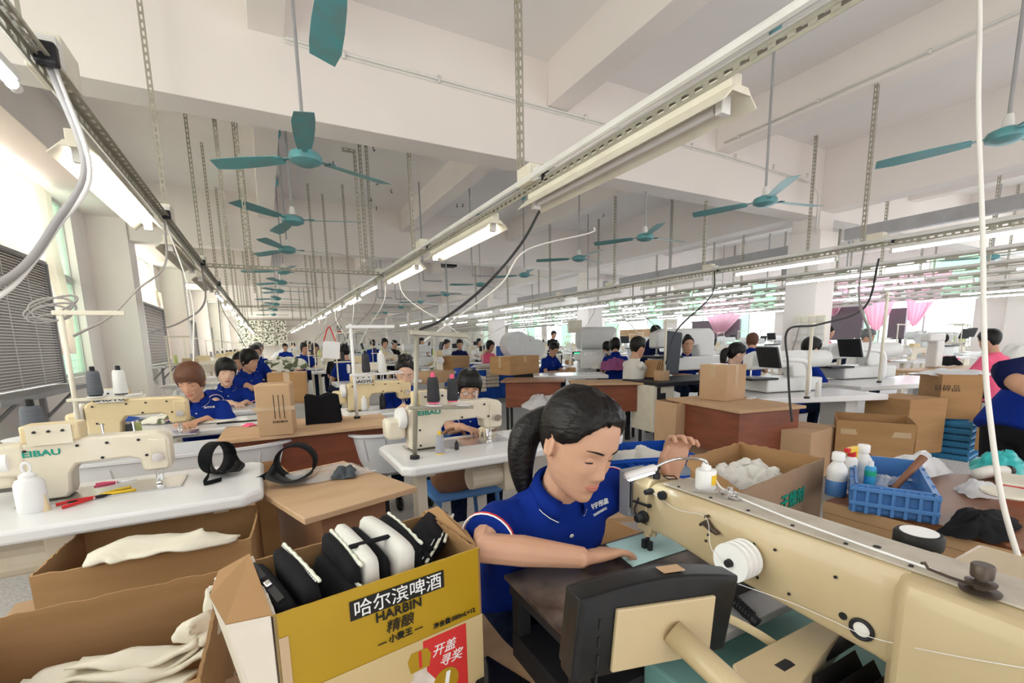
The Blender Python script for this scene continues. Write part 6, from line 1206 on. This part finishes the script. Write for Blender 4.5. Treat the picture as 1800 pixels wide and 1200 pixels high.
    if cap is None or True:
        m = MB(); st = {'pony': 'back', 'bun': 'back', 'short': 'short', 'bob': 'bob', 'fringe': 'fringe', 'mess': 'fringe'}[hair]
        hair_cap(m, H, st, .012, 72 if fine else 44, 26 if fine else 16); ho = m.build('hair', hmat, t, smooth=True)
        if hair == 'bun':
            m = MB(); m.X = H; m.ball((0, .035, .135), (.045, .045, .032), 16, 10)
            for q in range(9): a = q*.7; m.ball((.045*math.cos(a), .035+.04*math.sin(a), .128+.008*math.sin(q*2.1)), (.02, .02, .016), 8, 6)
            m.build('hair_bun', hmat, ho, smooth=True)
        if hair == 'pony' and cap is None:
            m = MB(); m.X = H; a0 = H @ Vector((0, .088, .0)); a1 = H @ Vector((0, .118, -.005)); tl = tail or (0, .03, -.03); HI = H.inverted(); pts = curve_pts([HI @ q for q in (a0, a1, a1+Vector(tl), a1+Vector((tl[0]*1.3, tl[1]*1.2, tl[2]-.08)), a1+Vector((tl[0]*1.2, tl[1]*.9, tl[2]-.17)))], 5); L = len(pts)
            m.tube(pts, [.014+.026*math.sin(PI*min(1, (i/(L-1))*.9+.08))**.8*(1 if i < L-1 else .3) for i in range(L)], 14); m.build('ponytail', hmat, ho, smooth=True)
            m = MB(); m.X = H; m.lathe([(.014, -.006), (.019, 0), (.014, .006)], 14, (0, .104, -.002), 'Y'); m.build('hair_tie', M['ink'], ho, smooth=True)
    if cap:
        m = MB(); hair_cap(m, H, 'short', .02, 32, 12); m.X = H; m.build('headscarf', M[cap], t, smooth=True)
    # shirt
    m = MB(); T = [(-.10, .178, .125, 0), (-.02, .172, .122, 0), (.08, .158, .115, 0), (.18, .158, .115, -.004), (.28, .168, .122, -.006), (.34, .170, .115, 0), (.385, .158, .095, .006), (.42, .122, .074, .010), (.445, .086, .064, .013), (.468, .064, .058, .014)]
    m.loft([[SB(wide*a*math.copysign(abs(math.cos(q))**.85, math.cos(q)), c+b_*math.sin(q), z) for q in [2*PI*j/28 for j in range(28)]] for z, a, b_, c in T])
    cuffs = []
    for s in (-1, 1):
        e, w_ = A[s]; q = Sh[s]+(e-Sh[s])*(sleeve/.75 if not long_sleeve else 1); q2 = q
        m.ball(Sh[s]+Vector((-s*.004, 0, -.004)), (.055, .056, .052), 14, 10)
        if long_sleeve: m.tube([SB(s*.09, .01, .38), Sh[s], Sh[s]*.5+e*.5, e, e*.5+w_*.5, w_*.93+e*.07], [.07, .066, .06, .052, .048, .036], 14)
        else:
            m.tube([SB(s*.08, .01, .375), Sh[s], Sh[s]*.5+q*.5, q], [.06, .060, .064, .069], 16)
            cuffs.append((q, (e-Sh[s]).normalized()))
    so = remeshed(m, 'polo_shirt' if collar else 'shirt', M[shirt], t, .006 if fine else .009, 4, .5)
    if fine:
        tx = bpy.data.textures.new('folds', 'CLOUDS'); tx.noise_scale = .09; d = so.modifiers.new('d', 'DISPLACE'); d.texture = tx; d.strength = .016; d.mid_level = .5
    if trim:
        for q, ax in cuffs:
            for r_, off, mm in ((.0690, -.003, 'whiteink'), (.0692, -.009, 'red')):
                z = ax; x = z.orthogonal().normalized(); y = z.cross(x)
                c = MB(); c.tube([q+z*off+(x*math.cos(a)+y*math.sin(a))*r_ for a in [2*PI*j/24 for j in range(25)]], .0022, 6); c.build('cuff_piping', M[mm], so, smooth=True)
    if collar:
        for s in (-1, 1):
            c = MB(); R = []
            for i in range(11):
                a = -.12+i/10*2.75; nx, ny = s*math.sin(a), math.cos(a); zz = .006-.020*(i/10)**1.5
                r0 = .058; r1 = .074+.010*(i/10)
                b0 = SB(nx*r0, .012+ny*r0*.95, .462+zz); t0 = SB(nx*(r0+.004), .012+ny*(r0+.004), .497+zz); fl = SB(nx*r1, .012+ny*r1-.004*(i/10), .462+zz-.012*(i/10))
                R.append([b0, t0, (t0+fl)/2+Rl @ Vector((nx*.006, ny*.006, .003)), fl])
            c.loft(R, closed=False); co = c.build('collar', M[shirt], so, smooth=True, solid=.003)
            if trim:
                c = MB(); c.tube([r[3]+Rl @ Vector((0, 0, .001)) for r in R], .0018, 5); c.build('collar_piping', M['whiteink'], co)
        c = MB(); R = []
        for i in range(8):
            z = .455-.02*i; yy = .012-lerp_tab([(u[0],)+u[1:] for u in T], z)[1]-.001+lerp_tab(T, z)[2]*0; R.append([SB(-.016, yy-.002, z), SB(.016, yy-.002, z)])
        for i in (1, 4):
            z = .42-.055*i if i else 0; 
            b_ = MB(); zz = .435-.06*(i/3+.3); dep = lerp_tab(T, zz)[1]; b_.X = Matrix.Translation(SB(0, .006-dep-.006, zz)) @ Rl.to_4x4(); b_.lathe([(0, -.0015), (.006, -.0015), (.006, .0015), (0, .0015)], 10, axis='Y'); b_.build('button', M['whiteink'], so)
    if False:
        dep = lerp_tab(T, .30)[1]
        for txt, sz, zz in (('翰宇彤鑫', .018, .305), ('YSHOWBAGS', .0105, .288)):
            o = text_mesh(txt, sz, M['whiteink'], so, 'chest_lettering', SB(.085, -.006-dep*.86-.006, zz), (PI/2+lean*.9, 0, .30), .001)
    # trousers and shoes
    if legs:
        m = MB(); m.ball(P+Vector((0, .01, -.03)), (.165, .12, .12), 16, 10)
        sh = MB()
        for s in (-1, 1):
            if seated: kn = P+Vector((s*.13, -.40, -.02)); an = Vector((s*.13, -.36, .09))
            else: kn = Vector((s*.10, -.02, .50)); an = Vector((s*.10, .02, .09))
            m.tube([P+Vector((s*.085, 0, -.03)), (P+Vector((s*.085, 0, -.03)))*.5+kn*.5, kn, kn*.5+an*.5+Vector((0, .01, 0)), an], [.10, .088, .066, .058, .048], 14)
            b2 = MB(); b2.tube([an+Vector((0, .04, -.045)), an+Vector((0, -.03, -.04)), an+Vector((0, -.12, -.055)), an+Vector((0, -.17, -.06))], [.036, .045, .04, .022], 12, flat=.8); remeshed(b2, 'shoe', M['black'], t, .01, 2)
        remeshed(m, 'trousers', M[pants], t, .010, 3)
    t['H'] = 0; del t['H']
    return t, H, A
# ============================================================ the people
def place(px, D, rz, lean, seated=True, hunch=0., up=0., hipz=.56):
    hip = hipz if seated else .93
    Rl = Matrix.Rotation(lean, 3, 'X'); z0 = .47; y0 = .012-hunch*max(0, z0-.2)**1.5
    h = Vector((0, 0, hip))+Rl @ Vector((0, y0, z0))+Vector((0, -.035-.05*lean, .143+up)); wp = atd(px[0], px[1], D); sc = wp.z/h.z
    o = Matrix.Rotation(rz, 3, 'Z') @ Vector((h.x*sc, h.y*sc, 0)); return (wp.x-o.x, wp.y-o.y, 0), sc
def loc_of(loc, rz, sc, w_): return (Matrix.Rotation(-rz, 3, 'Z') @ (Vector(w_)-Vector(loc)))/sc
# the main seated woman
rz, ln = math.radians(2), .50
loc, sc = place((1008, 775), 1.05, rz, ln, hipz=.63); 
E1, W1_ = atz(846, 962, .875), atz(1028, 980, .842)
W2_ = atd(1178, 838, 1.17); E2 = Vector((loc[0]+.30, loc[1]-.10, .90))
L = lambda p: loc_of(loc, rz, sc, p)
hd = Matrix.Rotation(-rz, 3, 'Z') @ Vector((.85, .10, -.12))
MW, MH, MA = person('person with black ponytail in a royal blue polo shirt stitching at the big machine', loc, rz, lean=ln, head=(.10, .42, .10), sc=sc, hipz=.63, wide=1.10, tail=(-.05, .03, -.04), vox=.0035, logo=False,
    arms={-1: (L(E1), L(W1_), hd, (.1, .25, 1), .35), 1: (L(E2), L(W2_), (.15, -.1, .95), (.3, .9, .1), 1.1)}, hair='pony', sleeve=.50)
MW['category'] = 'person'
def stick_text(root, items, tilt=0):
    bpy.context.view_layer.update(); so = [c for c in root.children if 'shirt' in c.name][0]; MI = so.matrix_world.inverted(); dg = bpy.context.evaluated_depsgraph_get(); ev = so.evaluated_get(dg)
    for txt, sz, px in items:
        o = MI @ CAM; d = (MI.to_3x3() @ ray(*px)).normalized(); ok, hit, nrm, _ = ev.ray_cast(o, d)
        if not ok: print('no hit', txt); continue
        n_ = nrm.normalized(); up = Vector((0, 0, 1)); x = up.cross(n_).normalized(); y = n_.cross(x); R = Matrix((x, y, n_)).transposed() @ Matrix.Rotation(tilt, 3, 'Z'); text_mesh(txt, sz, M['whiteink'], so, 'chest_lettering', hit+n_*.0055, R.to_euler(), .0015)
stick_text(MW, [('翰宇彤鑫', .0185, (1050, 886)), ('YSHOWBAGS', .0100, (1052, 899))], .12)
# stool for her
def stool(loc, rz, label, h=.45, mt='woodlite', grp=None):
    t = thing('stool', label, 'stool', (loc[0], loc[1], 0), rz, grp); MB().box((0, .05, h-.015), (.36, .28, .03)).build('seat', M[mt], t, bevel=.006)
    for sx in (-1, 1):
        for sy in (-1, 1): MB().box((sx*.14, .05+sy*.1, (h-.03)/2), (.03, .03, h-.03)).build('leg', M['dark'], t)
stool(loc, rz, 'wooden stool under the woman in blue at the big machine')
def arms_at(loc, rz, sc, l, r, droop=.10, curl=.6):
    """hands at world points l (image left, her right) and r"""
    A = {}
    for s, w_ in ((-1, l), (1, r)):
        if w_ is None: continue
        wl_ = loc_of(loc, rz, sc, w_); d = Vector((-s*.5, -.8, -.1)); A[s] = (None, wl_, d, (0, .1, 1), curl)
    return A
def fixarms(A, lean, seated=True, hunch=0, out=.09):
    hip = .56 if seated else .93; Rl = Matrix.Rotation(lean, 3, 'X')
    for s in list(A):
        sh = Vector((0, 0, hip))+Rl @ Vector((s*.152, .012-hunch*.08, .385)); w_ = A[s][1]; v = w_-sh; d = v.length; up_, lo_ = .27, .235
        if d > up_+lo_-.01: w_ = sh+v*((up_+lo_-.012)/d); v = w_-sh; d = v.length
        a = (up_**2-lo_**2+d*d)/(2*d); h = math.sqrt(max(0, up_**2-a*a)); pole = Vector((s*.55, .25, -.8)); ax = v/d; pole = (pole-ax*pole.dot(ax)).normalized()
        A[s] = (sh+ax*a+pole*h, w_)+tuple(A[s][2:])
    return A
def seated_p(label, px, D, rzd, lean, l, r, hz=None, head=(0, .35, 0), st=True, **k):
    rz = math.radians(rzd); loc, sc = place(px, D, rz, lean); A = {}
    if l is not None: A.update({-1: arms_at(loc, rz, sc, l, None)[-1]})
    if r is not None: A.update({1: arms_at(loc, rz, sc, None, r)[1]})
    A = fixarms(A, lean); print(label[:30], 'scale %.2f' % sc)
    lg = k.pop('lg', None); p = person(label, loc, rz, lean=lean, head=head, arms=A, sc=sc, **k)
    if lg: stick_text(p[0], [('翰宇彤鑫', .018, lg)])
    if st: stool(loc, rz, 'stool under the '+label[:48].replace('person', 'person'), .45*sc, 'dark', 'dark work stools') if 0 else None
    return p
H_ = lambda x, y, z=.83: atz(x, y, z)
seated_p('person with brown hair in a blue polo at the second white table on the left', (338, 668), 3.25, -8, .42, H_(322, 742), H_(362, 735), head=(-.15, .45, .0), hair='fringe', hm_='hairbr', vox=.006, lg=(368, 716))
seated_p('person with black hair in blue, second of the blue shirts on the left', (396, 653), 4.2, 5, .25, H_(420, 712), H_(432, 706), head=(.15, .25, .1), hair='fringe', vox=.007, trim=True, skin='skinp', lg=(418, 677))
seated_p('person in a blue polo, third of the blue shirts on the left, short black fringe', (437, 633), 5.5, 35, .35, H_(480, 682), H_(470, 676), head=(.3, .3, 0), hair='fringe', vox=.009, trim=False)
seated_p('person half hidden behind the third blue shirt on the left', (424, 636), 6.0, -20, .3, None, None, head=(0, .3, 0), hair='bob', vox=.012, trim=False)
seated_p('person with a white face mask in the left row, in blue', (448, 620), 8.0, 20, .3, None, None, head=(0, .2, 0), hair='short', vox=.012, trim=False, mask=True)
seated_p('grey haired person in blue, fifth in the left row', (453, 614), 9.5, 25, .3, None, None, hair='short', hm_='hairg', vox=.012, trim=False)
seated_p('person in blue polo and glasses at the middle machine, wearing a cotton glove', (824, 681), 2.95, -12, .36, H_(842, 768, .85), H_(866, 772, .85), head=(-.1, .30, .05), hair='fringe', glasses=True, gloves=[1], vox=.006)
seated_p('person with hair pinned in a bun, smiling down behind the yellowed machine in the middle', (712, 656), 3.8, -10, .26, H_(710, 713), H_(742, 705, .9), head=(-.05, .35, .05), hair='bun', vox=.007, skin='skinp', gloves=[1])
def stand_p(label, px, D, rzd, lean=.05, **k):
    rz = math.radians(rzd); loc, sc = place(px, D, rz, lean, False); print(label[:30], 'scale %.2f' % sc)
    return person(label, loc, rz, lean=lean, seated=False, sc=sc, vox=.012, **k)
stand_p('person standing with their back turned in a blue shirt and black trousers, far aisle', (655, 604), 12.5, 180, hair='short', trim=False, pants='blackcl', collar=False)
stand_p('person in a dark long sleeved top standing and looking down, right of centre', (1150, 583), 8.6, 60, .25, hair='short', shirt='navy', long_sleeve=True, collar=False, trim=False, head=(0, .5, 0))
seated_p('person in a white short sleeved shirt with short black hair, facing away to the right', (1120, 610), 6.0, 80, .10, H_(1140, 655), H_(1145, 650), head=(.1, .25, 0), hair='short', shirt='whitecl', vox=.008, trim=False, collar=False)
seated_p('person in blue looking straight at the camera from behind the machines, right of centre', (1209, 607), 7.2, -30, .10, None, None, head=(0, 0, 0), hair='bun', eyes='open', vox=.009, trim=False)
seated_p('person with a ponytail in dark blue seen from the side, reaching to a machine', (1292, 622), 5.2, 62, .35, H_(1320, 668, .86), H_(1330, 664, .86), head=(.1, .40, 0), hair='pony', shirt='blue', vox=.007, skin='skinp')
seated_p('person in blue with short greying hair seen from behind near the nearest column', (1322, 600), 7.6, 120, .30, None, None, hair='short', hm_='hairbr', vox=.010, trim=False)
seated_p('person in blue polo behind the nearer pattern machine, short black hair', (1424, 613), 5.2, 70, .25, None, None, head=(0, .3, 0), hair='short', vox=.009)
seated_p('person in a pink knit top seen from behind at the white table', (1742, 598), 5.6, 168, .15, None, None, hair='short', shirt='pinkcl', long_sleeve=True, collar=False, vox=.010, trim=False)
seated_p('small far person in pink behind the column at right', (1457, 585), 13, 10, .1, None, None, hair='bun', shirt='pinkcl', collar=False, vox=.015, trim=False)
seated_p('far person in a grey green headscarf at the right tables', (1524, 592), 9, 10, .3, None, None, hair='short', cap='hairg', shirt='whitecl', collar=False, vox=.012, trim=False)
seated_p('person in blue with head bowed low behind the centre machines', (972, 613), 9.0, 10, .45, None, None, head=(0, .6, 0), hair='short', vox=.012, trim=False)
seated_p('person with dark hair seen from behind left of the man in white', (1081, 607), 8.0, 150, .2, None, None, hair='bob', vox=.012, trim=False)
# bending person cut by the right edge
P_ = atd(1808, 748, 2.1); rz = math.radians(62); lcl = lambda p: loc_of((P_.x, P_.y, 0), rz, 1, p); e_, w_ = lcl(atd(1770, 662, 1.95)), lcl(atd(1835, 700, 1.75))
BP = person('person in royal blue leaning to the right, back turned, cut off by the right edge', (P_.x, P_.y, 0), rz, lean=.55, seated=False, head=(0, .3, 0), arms={-1: (e_, w_), 1: (Vector((.26, -.42, 1.02)), Vector((.2, -.6, .86)), (0, -.8, -.4), (0, .2, 1), .6)}, vox=.01, hair='pony', pants='blackcl', trim=False)[0]
MB().tube([e_*.8+w_*.2+Vector((0, 0, .0)), e_+Vector((0, 0, .012)), e_*.6+Vector((-.152, -.2, 1.25))*.4], [.05, .062, .058], 14).build('oversleeve', M['navy'], BP, smooth=True)
rp = random.Random(11)
for i, (px, D, rzd, h_, cl) in enumerate([((541, 606), 15, 0, 'short', 'blue'), ((553, 612), 12, 20, 'bob', 'blackcl'), ((535, 612), 11, 10, 'bob', 'blue'), ((596, 617), 8.5, 160, 'bob', 'blackcl'), ((605, 618), 7.8, 200, 'short', 'blue'), ((501, 610), 17, 0, 'short', 'blue'), ((515, 608), 20, 0, 'short', 'navy'),
        ((676, 603), 14, 0, 'bob', 'whitecl'), ((693, 605), 16, 20, 'short', 'blackcl'), ((741, 600), 18, 0, 'bob', 'blue'), ((785, 604), 15, 30, 'short', 'whitecl'), ((808, 605), 13, -10, 'short', 'navy'), ((842, 602), 16, 0, 'bob', 'whitecl'), ((861, 608), 11, 20, 'bob', 'pinkcl'), ((905, 598), 20, 0, 'short', 'blue'), ((973, 588), 22, 0, 'short', 'blackcl'), ((1065, 598), 14, 30, 'short', 'blue'), ((1066, 610), 10, 100, 'bob', 'blackcl')]):
    seated_p('tiny %s person far back in the rows, %s' % ({'blue': 'blue shirted', 'blackcl': 'dark dressed', 'navy': 'navy dressed', 'whitecl': 'white shirted', 'pinkcl': 'pink dressed'}[cl], ['left of the far aisle', 'by the far left cones', 'beyond the tall carton', 'under the hanging paper', 'beside the hanging paper', 'by the far wall on the left', 'against the far wall', 'left of the first far column', 'right of the standing figure', 'between the two far columns', 'beside the loudspeaker column', 'left of the third column', 'at the foot of the third column', 'right of the third column', 'beside the white rolls', 'by the far white window', 'left of the tall embroidery machine', 'just right of the tall embroidery machine'][i]), px, D, rzd, .2, None, None, hair=h_, shirt=cl, vox=.02, trim=False, collar=False, group='seated people far back')
# ============================================================ crowded rows behind, small ceiling hooks
def far_machine():
    t = thing('sewing_machine', 'x', 'sewing machine', group='machines in the far rows')
    m = MB(); P = [(-.235, .0), (-.10, .0), (-.082, .11), (-.06, .145), (.13, .145), (.145, .075), (.235, .08), (.24, .23), (.19, .255), (-.22, .25)]
    m.prism(P, -.045, .045, 'Y'); m.build('arm', M['mach'], t, bevel=.01)
    MB().box((-.12, 0, .30), (.17, .09, .08)).build('control_box', M['machy'], t); MB().lathe([(0, -.03), (.06, -.03), (.06, 0), (0, 0)], 12, (-.245, 0, .18), 'X').build('handwheel', M['white'], t, smooth=SM)
    m = MB(); m.tube([(.19, 0, .09), (.19, 0, .0)], .006, 6); m.lathe([(0, 0), (.02, 0), (.01, .02), (0, .02)], 8, (.2, -.07, .15), 'Y'); m.build('needle_bar', M['chrome'], t); return t
def far_white():
    t = thing('industrial_machine', 'x', 'sewing machine', group='white machines in the far rows')
    m = MB(); m.box((0, 0, .1), (.5, .3, .2)); m.box((.05, 0, .36), (.62, .13, .15)); m.box((.26, 0, .24), (.14, .14, .3)); m.build('machine_body', M['machw'], t, bevel=.025, smooth=SM)
    MB().box((-.15, -.05, .2), (.25, .3, .02)).build('clamp_plate', M['dark'], t); MB().lathe([(0, 0), (.08, 0), (.08, .25), (0, .25)], 14, (.28, 0, .4), 'X').build('motor_cover', M['machw'], t, smooth=SM)
    MB().box((-.38, -.15, .42), (.03, .22, .18), rot=Matrix.Rotation(-.3, 3, 'Y')).build('control_screen', M['dark'], t); return t
def far_table():
    t = thing('sewing_table', 'x', 'sewing table', group='tables in the far rows'); MB().bx(-.58, .58, -.27, .27, TZ-.04, TZ).build('tabletop', M['laminate'], t)
    for s in (-1, 1): m = MB(); m.box((s*.45, 0, TZ/2-.02), (.05, .08, TZ-.05)); m.box((s*.45, 0, .03), (.06, .5, .05)); m.build('leg', M['mach'], t)
    return t
def far_stand():
    t = thing('thread_stand', 'x', 'thread stand', group='thread stands in the far rows'); MB().tube([(0, 0, 0), (0, 0, .7)], .010, 6).build('pole', M['creamfix'], t); m = MB(); m.box((.12, 0, .68), (.3, .02, .02)); m.build('top_arm', M['creamfix'], t); MB().box((.12, 0, .28), (.32, .02, .02)).build('spool_arm', M['creamfix'], t); return t
pm, pw_, pt_, ps_ = far_machine(), far_white(), far_table(), far_stand(); fc_ = {c: cone('x', (0, 0, -5), c, .14, 'white', 1.0, 'cones in the far rows') for c in ('black', 'white', 'grey', 'lime')}
cmesh = {}
for c, o in fc_.items():
    cmesh[c] = [ch.data for ch in o.children if ch.name.startswith('thread')][0]
for o in list(fc_.values()):
    for ch in list(o.children): bpy.data.objects.remove(ch)
    bpy.data.objects.remove(o)
first = {}
def put(proto, key, loc, rz, label, group, s=1.):
    if key not in first: first[key] = 1; proto.location = loc; proto.rotation_euler = (0, 0, rz); proto['label'] = label; proto['group'] = group; proto.scale = (s,)*3; return proto
    return dup(proto, loc, rz, label, group, s)
rg = random.Random(21); colmesh = {}
def near_person(x, y):
    return any(o.parent is None and o.name.startswith('person') and abs(o.location.x-x) < .75 and -.2 < y-o.location.y+.35 < .55 for o in PEOPLE)
PEOPLE = [o for o in bpy.data.objects if o.parent is None and o.name.startswith('person')]
SPOT = []; FIX = [o for o in bpy.data.objects if o.parent is None and o.name.split('.')[0] in ('machine_table', 'work_desk', 'embroidery_machine', 'pattern_sewing_machine') and o.location.length > 2]
for r in range(17):
    y = 6.4+1.62*r; SPOT += [(-.75, y, 0, 'left window', r), (1.35, y+.25, 0, 'left aisle', r)]
for r in range(13):
    y = 8.4+1.8*r
    for c, x in enumerate((3.0, 4.6, 6.2)): SPOT.append((x+rg.uniform(-.2, .2), y+.2*c, math.radians(rg.choice([-10, 0, 80])), 'centre', r))
for r in range(12):
    for c, x in enumerate((9.6, 11.3, 13.0, 14.7, 16.3)):
        y = 3.6+.45*c+2.2*r
        if c == 0 and r < 2: continue
        SPOT.append((x+rg.uniform(-.2, .2), y, math.radians(rg.choice([-15, 0, 75])), 'right', r))
row_w = ordw
for i, (x, y, rz, blk, r) in enumerate(SPOT):
    if any(abs(x-8.2) < .9 and abs(y-ry) < .8 for ry in rowsY): continue
    if any(abs(o.location.x-x) < .7 and -.15 < o.location.y-y < .5 for o in PEOPLE) or any(abs(o.location.x-x) < 1.0 and abs(o.location.y-y) < .75 for o in FIX): continue
    q = '%s block, %s row back' % (blk, row_w[r]); put(pt_, 't', (x, y, 0), rz, 'far table in the %s, %s' % (q, ['near the windows', 'inner side', 'outer side'][i % 3]), 'tables in the far rows')
    R2 = Matrix.Rotation(rz, 3, 'Z'); w2 = lambda dx, dy, z=TZ: tuple(Vector((x, y, z))+R2 @ Vector((dx, dy, 0)))
    if blk in ('centre', 'right') and rg.random() < .55: put(pw_, 'w', w2(.05, 0), rz+rg.choice([0, PI]), 'far white industrial machine in the %s' % q, 'white machines in the far rows', rg.uniform(.9, 1.2))
    else: put(pm, 'm', w2(-.1, 0), rz, 'far cream sewing machine in the %s' % q, 'machines in the far rows', rg.uniform(.9, 1.15))
    put(ps_, 's', w2(-.50, .12), rz, 'far thread stand in the %s' % q, 'thread stands in the far rows')
    for k in range(rg.choice([1, 2, 2])):
        c = rg.choice(['black', 'white', 'grey', 'lime', 'black', 'white']); o = bpy.data.objects.new('thread_cone', cmesh[c]); COL.objects.link(o); o.location = w2(-.42+.14*k, .12, TZ+.289); o.rotation_euler = (0, 0, rz)
        tag(o, '%s thread cone on a far stand in the %s' % (c, q), 'thread cone', 'cones in the far rows')
    if rg.random() < .55:
        kk_ = rg.choice(['whitecl', 'camo', 'blackcl', 'whitecl', 'greymesh']); key = kk_
        if key not in colmesh: o = cloth_pile('cloth_pile', 'x', 'cloth', (0, 0, 0), .22, .16, .14, kk_, 40+len(colmesh)); colmesh[key] = o; first['c'+key] = 0
        o = colmesh[key]
        if first['c'+key]: o = o.copy(); COL.objects.link(o)
        first['c'+key] = 1; o.location = w2(.40, -.05, TZ+.003); o.rotation_euler = (0, 0, rg.uniform(0, 6)); tag(o, '%s heap on a far table in the %s' % ({'whitecl': 'white cloth', 'camo': 'patterned cloth', 'blackcl': 'black cloth', 'greymesh': 'grey mesh'}[kk_], q), 'cloth', 'cloth heaps in the far rows')
    if rg.random() < .3:
        s = rg.uniform(.28, .42); carton('cardboard_box', 'far cardboard box beside a table in the %s' % q, s, s*.8, s*.8, w2(.95, .0, .0 if rg.random() < .5 else 0), rz, rg.choice(['card', 'cardp']), open_=False, group='cartons in the far rows')
# named heaps and goods in the middle distance
for lab, px, rx, ry, h_, mt_, nm_ in (('purple cloth heap between the tall machine and the man in white', (1080, 650), .28, .2, .22, 'purplecl', 'purple_cloth'), ('white cloth heap left of the purple one', (1055, 648), .22, .18, .2, 'whitecl', 'white_cloth'), ('heap of patterned cloth strips on the far left tables', (500, 650), .5, .35, .3, 'camo', 'patterned_cloth'), ('white plastic wrapped heap beyond the patterned strips', (520, 628), .9, .6, .55, 'bagw', 'wrapped_goods'),
        ('row of beige insoles heaped in a white box in the middle distance', (765, 642), .38, .22, .16, 'cardp', 'insole_heap'), ('white cloth on the table right of the nearer pattern machine', (1480, 655), .4, .3, .12, 'whitecl', 'white_cloth'), ('white cloth heap beside the woman in pink', (1790, 632), .5, .35, .3, 'whitecl', 'white_cloth'), ('red and white cloth on the right tables', (1660, 632), .35, .2, .08, 'pinkcl', 'red_cloth'), ('clear bag of goods by the blue crate in the centre', (955, 715), .3, .25, .2, 'bagw', 'plastic_bag')):
    q = atz(*px, TZ if px[1] < 700 else .45); cloth_pile(nm_, lab, 'cloth', tuple(q), rx, ry, h_, mt_, len(lab))
for i, (px, n_) in enumerate((((838, 660), 4), ((850, 652), 6), ((862, 654), 5))):
    q = atz(*px, TZ)
    for k in range(n_): tag(MB().box((0, 0, .03), (.24, .2, .055)).build('fabric_block', M['beigest'], bevel=.012, loc=(q.x, q.y, TZ+.06*k-.25)), 'beige folded block in the %s stack of the middle distance, %s from the bottom' % (['left', 'middle', 'right'][i], ordw[k].replace('nearest', 'first')), 'block', 'stacked beige blocks')
for i, (px, r_) in enumerate((((905, 606), .32), ((922, 608), .26), ((938, 612), .22))):
    q = atz(px[0], 655, TZ); q = aty(px[0], px[1], 9.8); tag(MB().lathe([(0, -.2), (r_*.25, -.2), (r_, -.19), (r_, .19), (0, .2)], 20, (0, 0, 0), 'Y').build('fabric_roll', M['white'], smooth=SM, loc=(q.x, q.y, max(q.z, 1.0))), 'white fabric roll lying behind the centre rows, %s' % ['largest', 'middle one', 'smallest'][i], 'roll')
q = aty(918, 640, 9.8); t = thing('roll_table', 'long table under the white rolls', 'table', (q.x, 9.8, 0)); MB().bx(-1.1, 1.1, -.4, .4, .66, .70).build('tabletop', M['laminate'], t); MB().bx(-.9, .9, -.3, .3, 0, .66).build('shelf_body', M['dark'], t)
t = thing('template_box', 'white box under the beige insoles', 'box', tuple(atz(765, 655, .62))); MB().box((0, 0, .09), (.6, .32, .18)).build('box_body', M['white'], t, bevel=.005)
# ceiling hooks
hk = MB(); hk.tube([(0, 0, 0), (0, 0, -.05), (.02, 0, -.065), (.03, 0, -.045)], .008, 5); hk = hk.mesh('hook', M['ink'])
for i in range(46):
    x = rg.uniform(-1.4, 8); y = rg.uniform(1.0, 14); o = bpy.data.objects.new('ceiling_hook', hk); COL.objects.link(o)
    if any(abs(y-ry) < .25 for ry in rowsY) or any(abs(x-a-.1) < .3 for a in (.09, 2.86, 5.52, 8.06)): y += .5; x += .6
    o.location = (x, y, ZC); o.rotation_euler = (0, 0, rg.uniform(0, 6)); tag(o, 'small rusty hook stub in the ceiling slab', 'hook', 'hook stubs in the ceiling')

# things under the tables
q = atd(812, 862, 2.75); t = thing('blue_chair', 'blue plastic chair under the middle white table', 'chair', (q.x, q.y+.25, 0), PI)
m = MB(); m.sheet(lambda u, v: (-.2+.4*u, -.02+.05*math.sin(PI*u)*-1, .45+.36*v-.04*(2*u-1)**2*v), 10, 8); m.build('backrest', M['bluel'], t, smooth=True, solid=.012)
MB().box((0, .18, .44), (.42, .4, .025)).build('seat', M['bluel'], t, bevel=.01)
for sx in (-1, 1):
    for y in (0, .36): MB().tube([(sx*.18, y, .43), (sx*.21, y, 0)], .014, 8).build('leg', M['bluel'], t)
t = thing('shoulder_bag', 'brown leather bag hanging beside the blue chair', 'bag', (q.x-.05, q.y-.02, .42)); m = MB(); m.ball((0, 0, .14), (.15, .06, .14), 20, 12); m.build('bag_body', M['brown'], t, smooth=True); MB().tube(curve_pts([(-.12, 0, .2), (-.06, 0, .38), (.06, 0, .38), (.12, 0, .2)], 5), .010, 8).build('bag_strap', M['brown'], t, smooth=True)
M['floral'] = mat('red floral cloth', (.25, .02, .03), .8, col2=(.6, .55, .5), scale=22, amount=1, lo=.56, hi=.6)
q = atd(238, 905, 1.95); o = MB().sheet(lambda u, v: (q.x-.14+.34*u-.04*v, q.y+.02*math.sin(9*u), q.z+.05-.16*v*(1-.3*math.sin(5*u))), 24, 8).build('floral_cloth', M['floral'], smooth=True, solid=.004); tag(o, 'red floral cloth hanging under the left white table', 'cloth')
